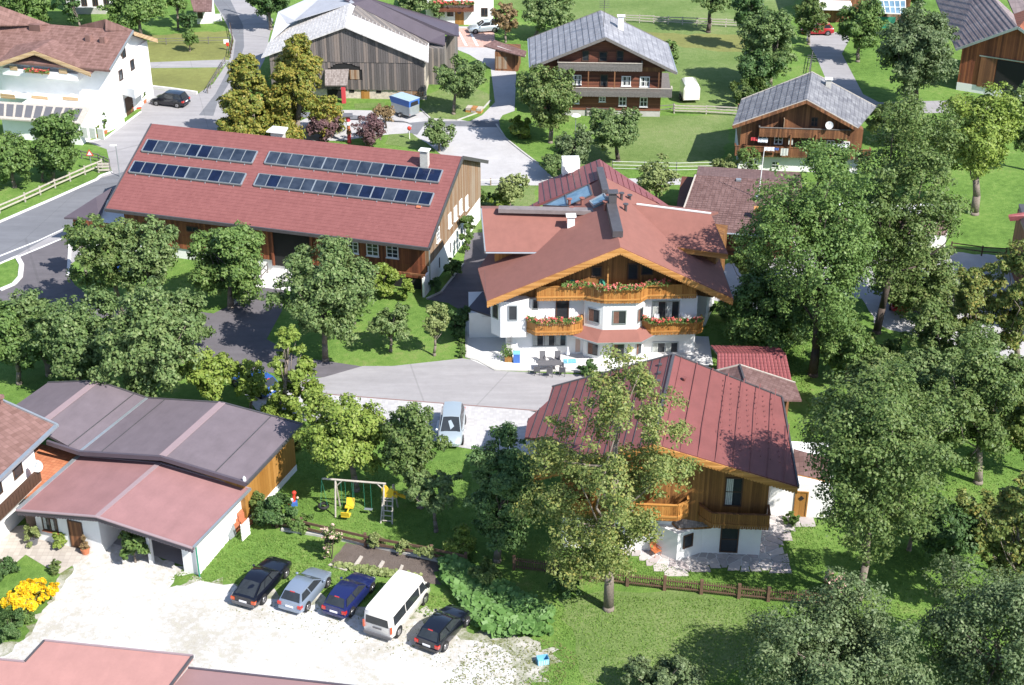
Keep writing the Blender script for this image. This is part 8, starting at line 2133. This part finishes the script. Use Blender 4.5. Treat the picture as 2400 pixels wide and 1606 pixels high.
# broad-leaved plants beside the car park: countless leaves, one mass
def scatter_poly(pix, n, zfun, rng=RNG):
    W = [tuple(G(*p)[:2]) for p in pix]; xs = [p[0] for p in W]; ys = [p[1] for p in W]; out = []
    while len(out) < n:
        x, y = rng.uniform(min(xs), max(xs)), rng.uniform(min(ys), max(ys))
        if inside(W, x, y): out.append((x, y, zfun(x, y)))
    return np.array(out)
PK = [(1030, 1325), (1085, 1325), (1130, 1352), (1200, 1385), (1255, 1415), (1297, 1445), (1292, 1490), (1215, 1503), (1130, 1490), (1100, 1455), (1060, 1400), (1035, 1365)]
P = scatter_poly(PK, 2600, lambda x, y: RNG.uniform(.1, .55) + .25 * math.sin(x * 1.9) * math.sin(y * 2.3) + .2)
P[:, 2] = np.maximum(P[:, 2], .08)
o = link('broad_leaf_patch', quadmesh('broad_leaf_patch', leaves(P, np.tile([.1, -.35, .9], (len(P), 1)), .36, .9, .28)), None, M['cabbage'])
tag(o, 'mass of broad green leaves growing beside the black hatchback', 'plants', kind='stuff')
P = scatter_poly([(790, 1322), (860, 1330), (990, 1352), (980, 1362), (880, 1352), (780, 1330)], 500, lambda x, y: RNG.uniform(.05, .25))
o = link('lettuce_rows', quadmesh('lettuce_rows', leaves(P, np.tile([0, -.3, .9], (len(P), 1)), .2, .9, .4)), None, M['leaf_sage'])
tag(o, 'pale low vegetable leaves in the garden bed behind the cars', 'plants', kind='stuff')
# grass tufts: one mass per lawn that shows close enough
def tufts(name, pix, n, size, mat, label):
    P = scatter_poly(pix, n, lambda x, y: size * .35)
    V = leaves(P, RNG.normal(0, .5, (n, 3)) + np.array([.1, -.35, .8]), size, .45, .2)
    V[:, 2] = np.abs(V[:, 2])
    o = link(name, quadmesh(name, V), None, M[mat]); tag(o, label, 'grass', kind='stuff')
M['tuft'] = leafmat('grass_blades', [(.09, .17, .03), (.135, .24, .045), (.18, .28, .06), (.26, .31, .1)], .6, .35)
M['tuft2'] = leafmat('dry_grass_blades', [(.10, .12, .035), (.15, .18, .05), (.2, .21, .08), (.26, .24, .12)], .6, .3)
tufts('grass', [(1300, 1380), (1500, 1400), (1740, 1405), (1980, 1440), (2150, 1500), (2100, 1606), (1300, 1640), (1150, 1640), (1290, 1560), (1380, 1530), (1300, 1495)], 9000, .12, 'tuft', 'long lawn grass in front of the picket fence')
tufts('grass', [(600, 1160), (700, 1070), (900, 1080), (1100, 1080), (1120, 1330), (860, 1275), (640, 1232)], 6000, .11, 'tuft', 'short lawn grass under and around the swing frame')
tufts('grass', [(400, 1360), (470, 1290), (600, 1250), (750, 1265), (780, 1320), (900, 1365), (1060, 1400), (1100, 1470), (980, 1440), (760, 1390), (560, 1368)], 5000, .13, 'tuft', 'grass strip between the garage and the parked cars')
tufts('grass', [(1450, 1300), (1620, 1340), (1830, 1335), (1840, 1230), (1900, 1230), (1960, 1400), (1800, 1400), (1560, 1378), (1400, 1355)], 4500, .11, 'tuft', 'garden lawn inside the picket fence')
tufts('grass', [(1900, 1230), (2100, 1000), (2400, 900), (2450, 1400), (2200, 1500), (2000, 1420)], 9000, .14, 'tuft', 'orchard grass under the large right trees')
tufts('grass', [(1120, 1500), (1300, 1500), (1360, 1540), (1280, 1650), (1000, 1650)], 1600, .12, 'tuft2', 'sparse dry grass growing through the gravel edge')
tufts('grass', [(560, 1395), (900, 1450), (1180, 1520), (1150, 1600), (760, 1500), (500, 1440)], 450, .1, 'tuft2', 'weeds scattered over the white gravel')
tufts('grass', [(1800, 740), (1900, 800), (1900, 960), (1870, 900), (1640, 760)], 3000, .16, 'tuft', 'dark lawn under the giant pear tree')
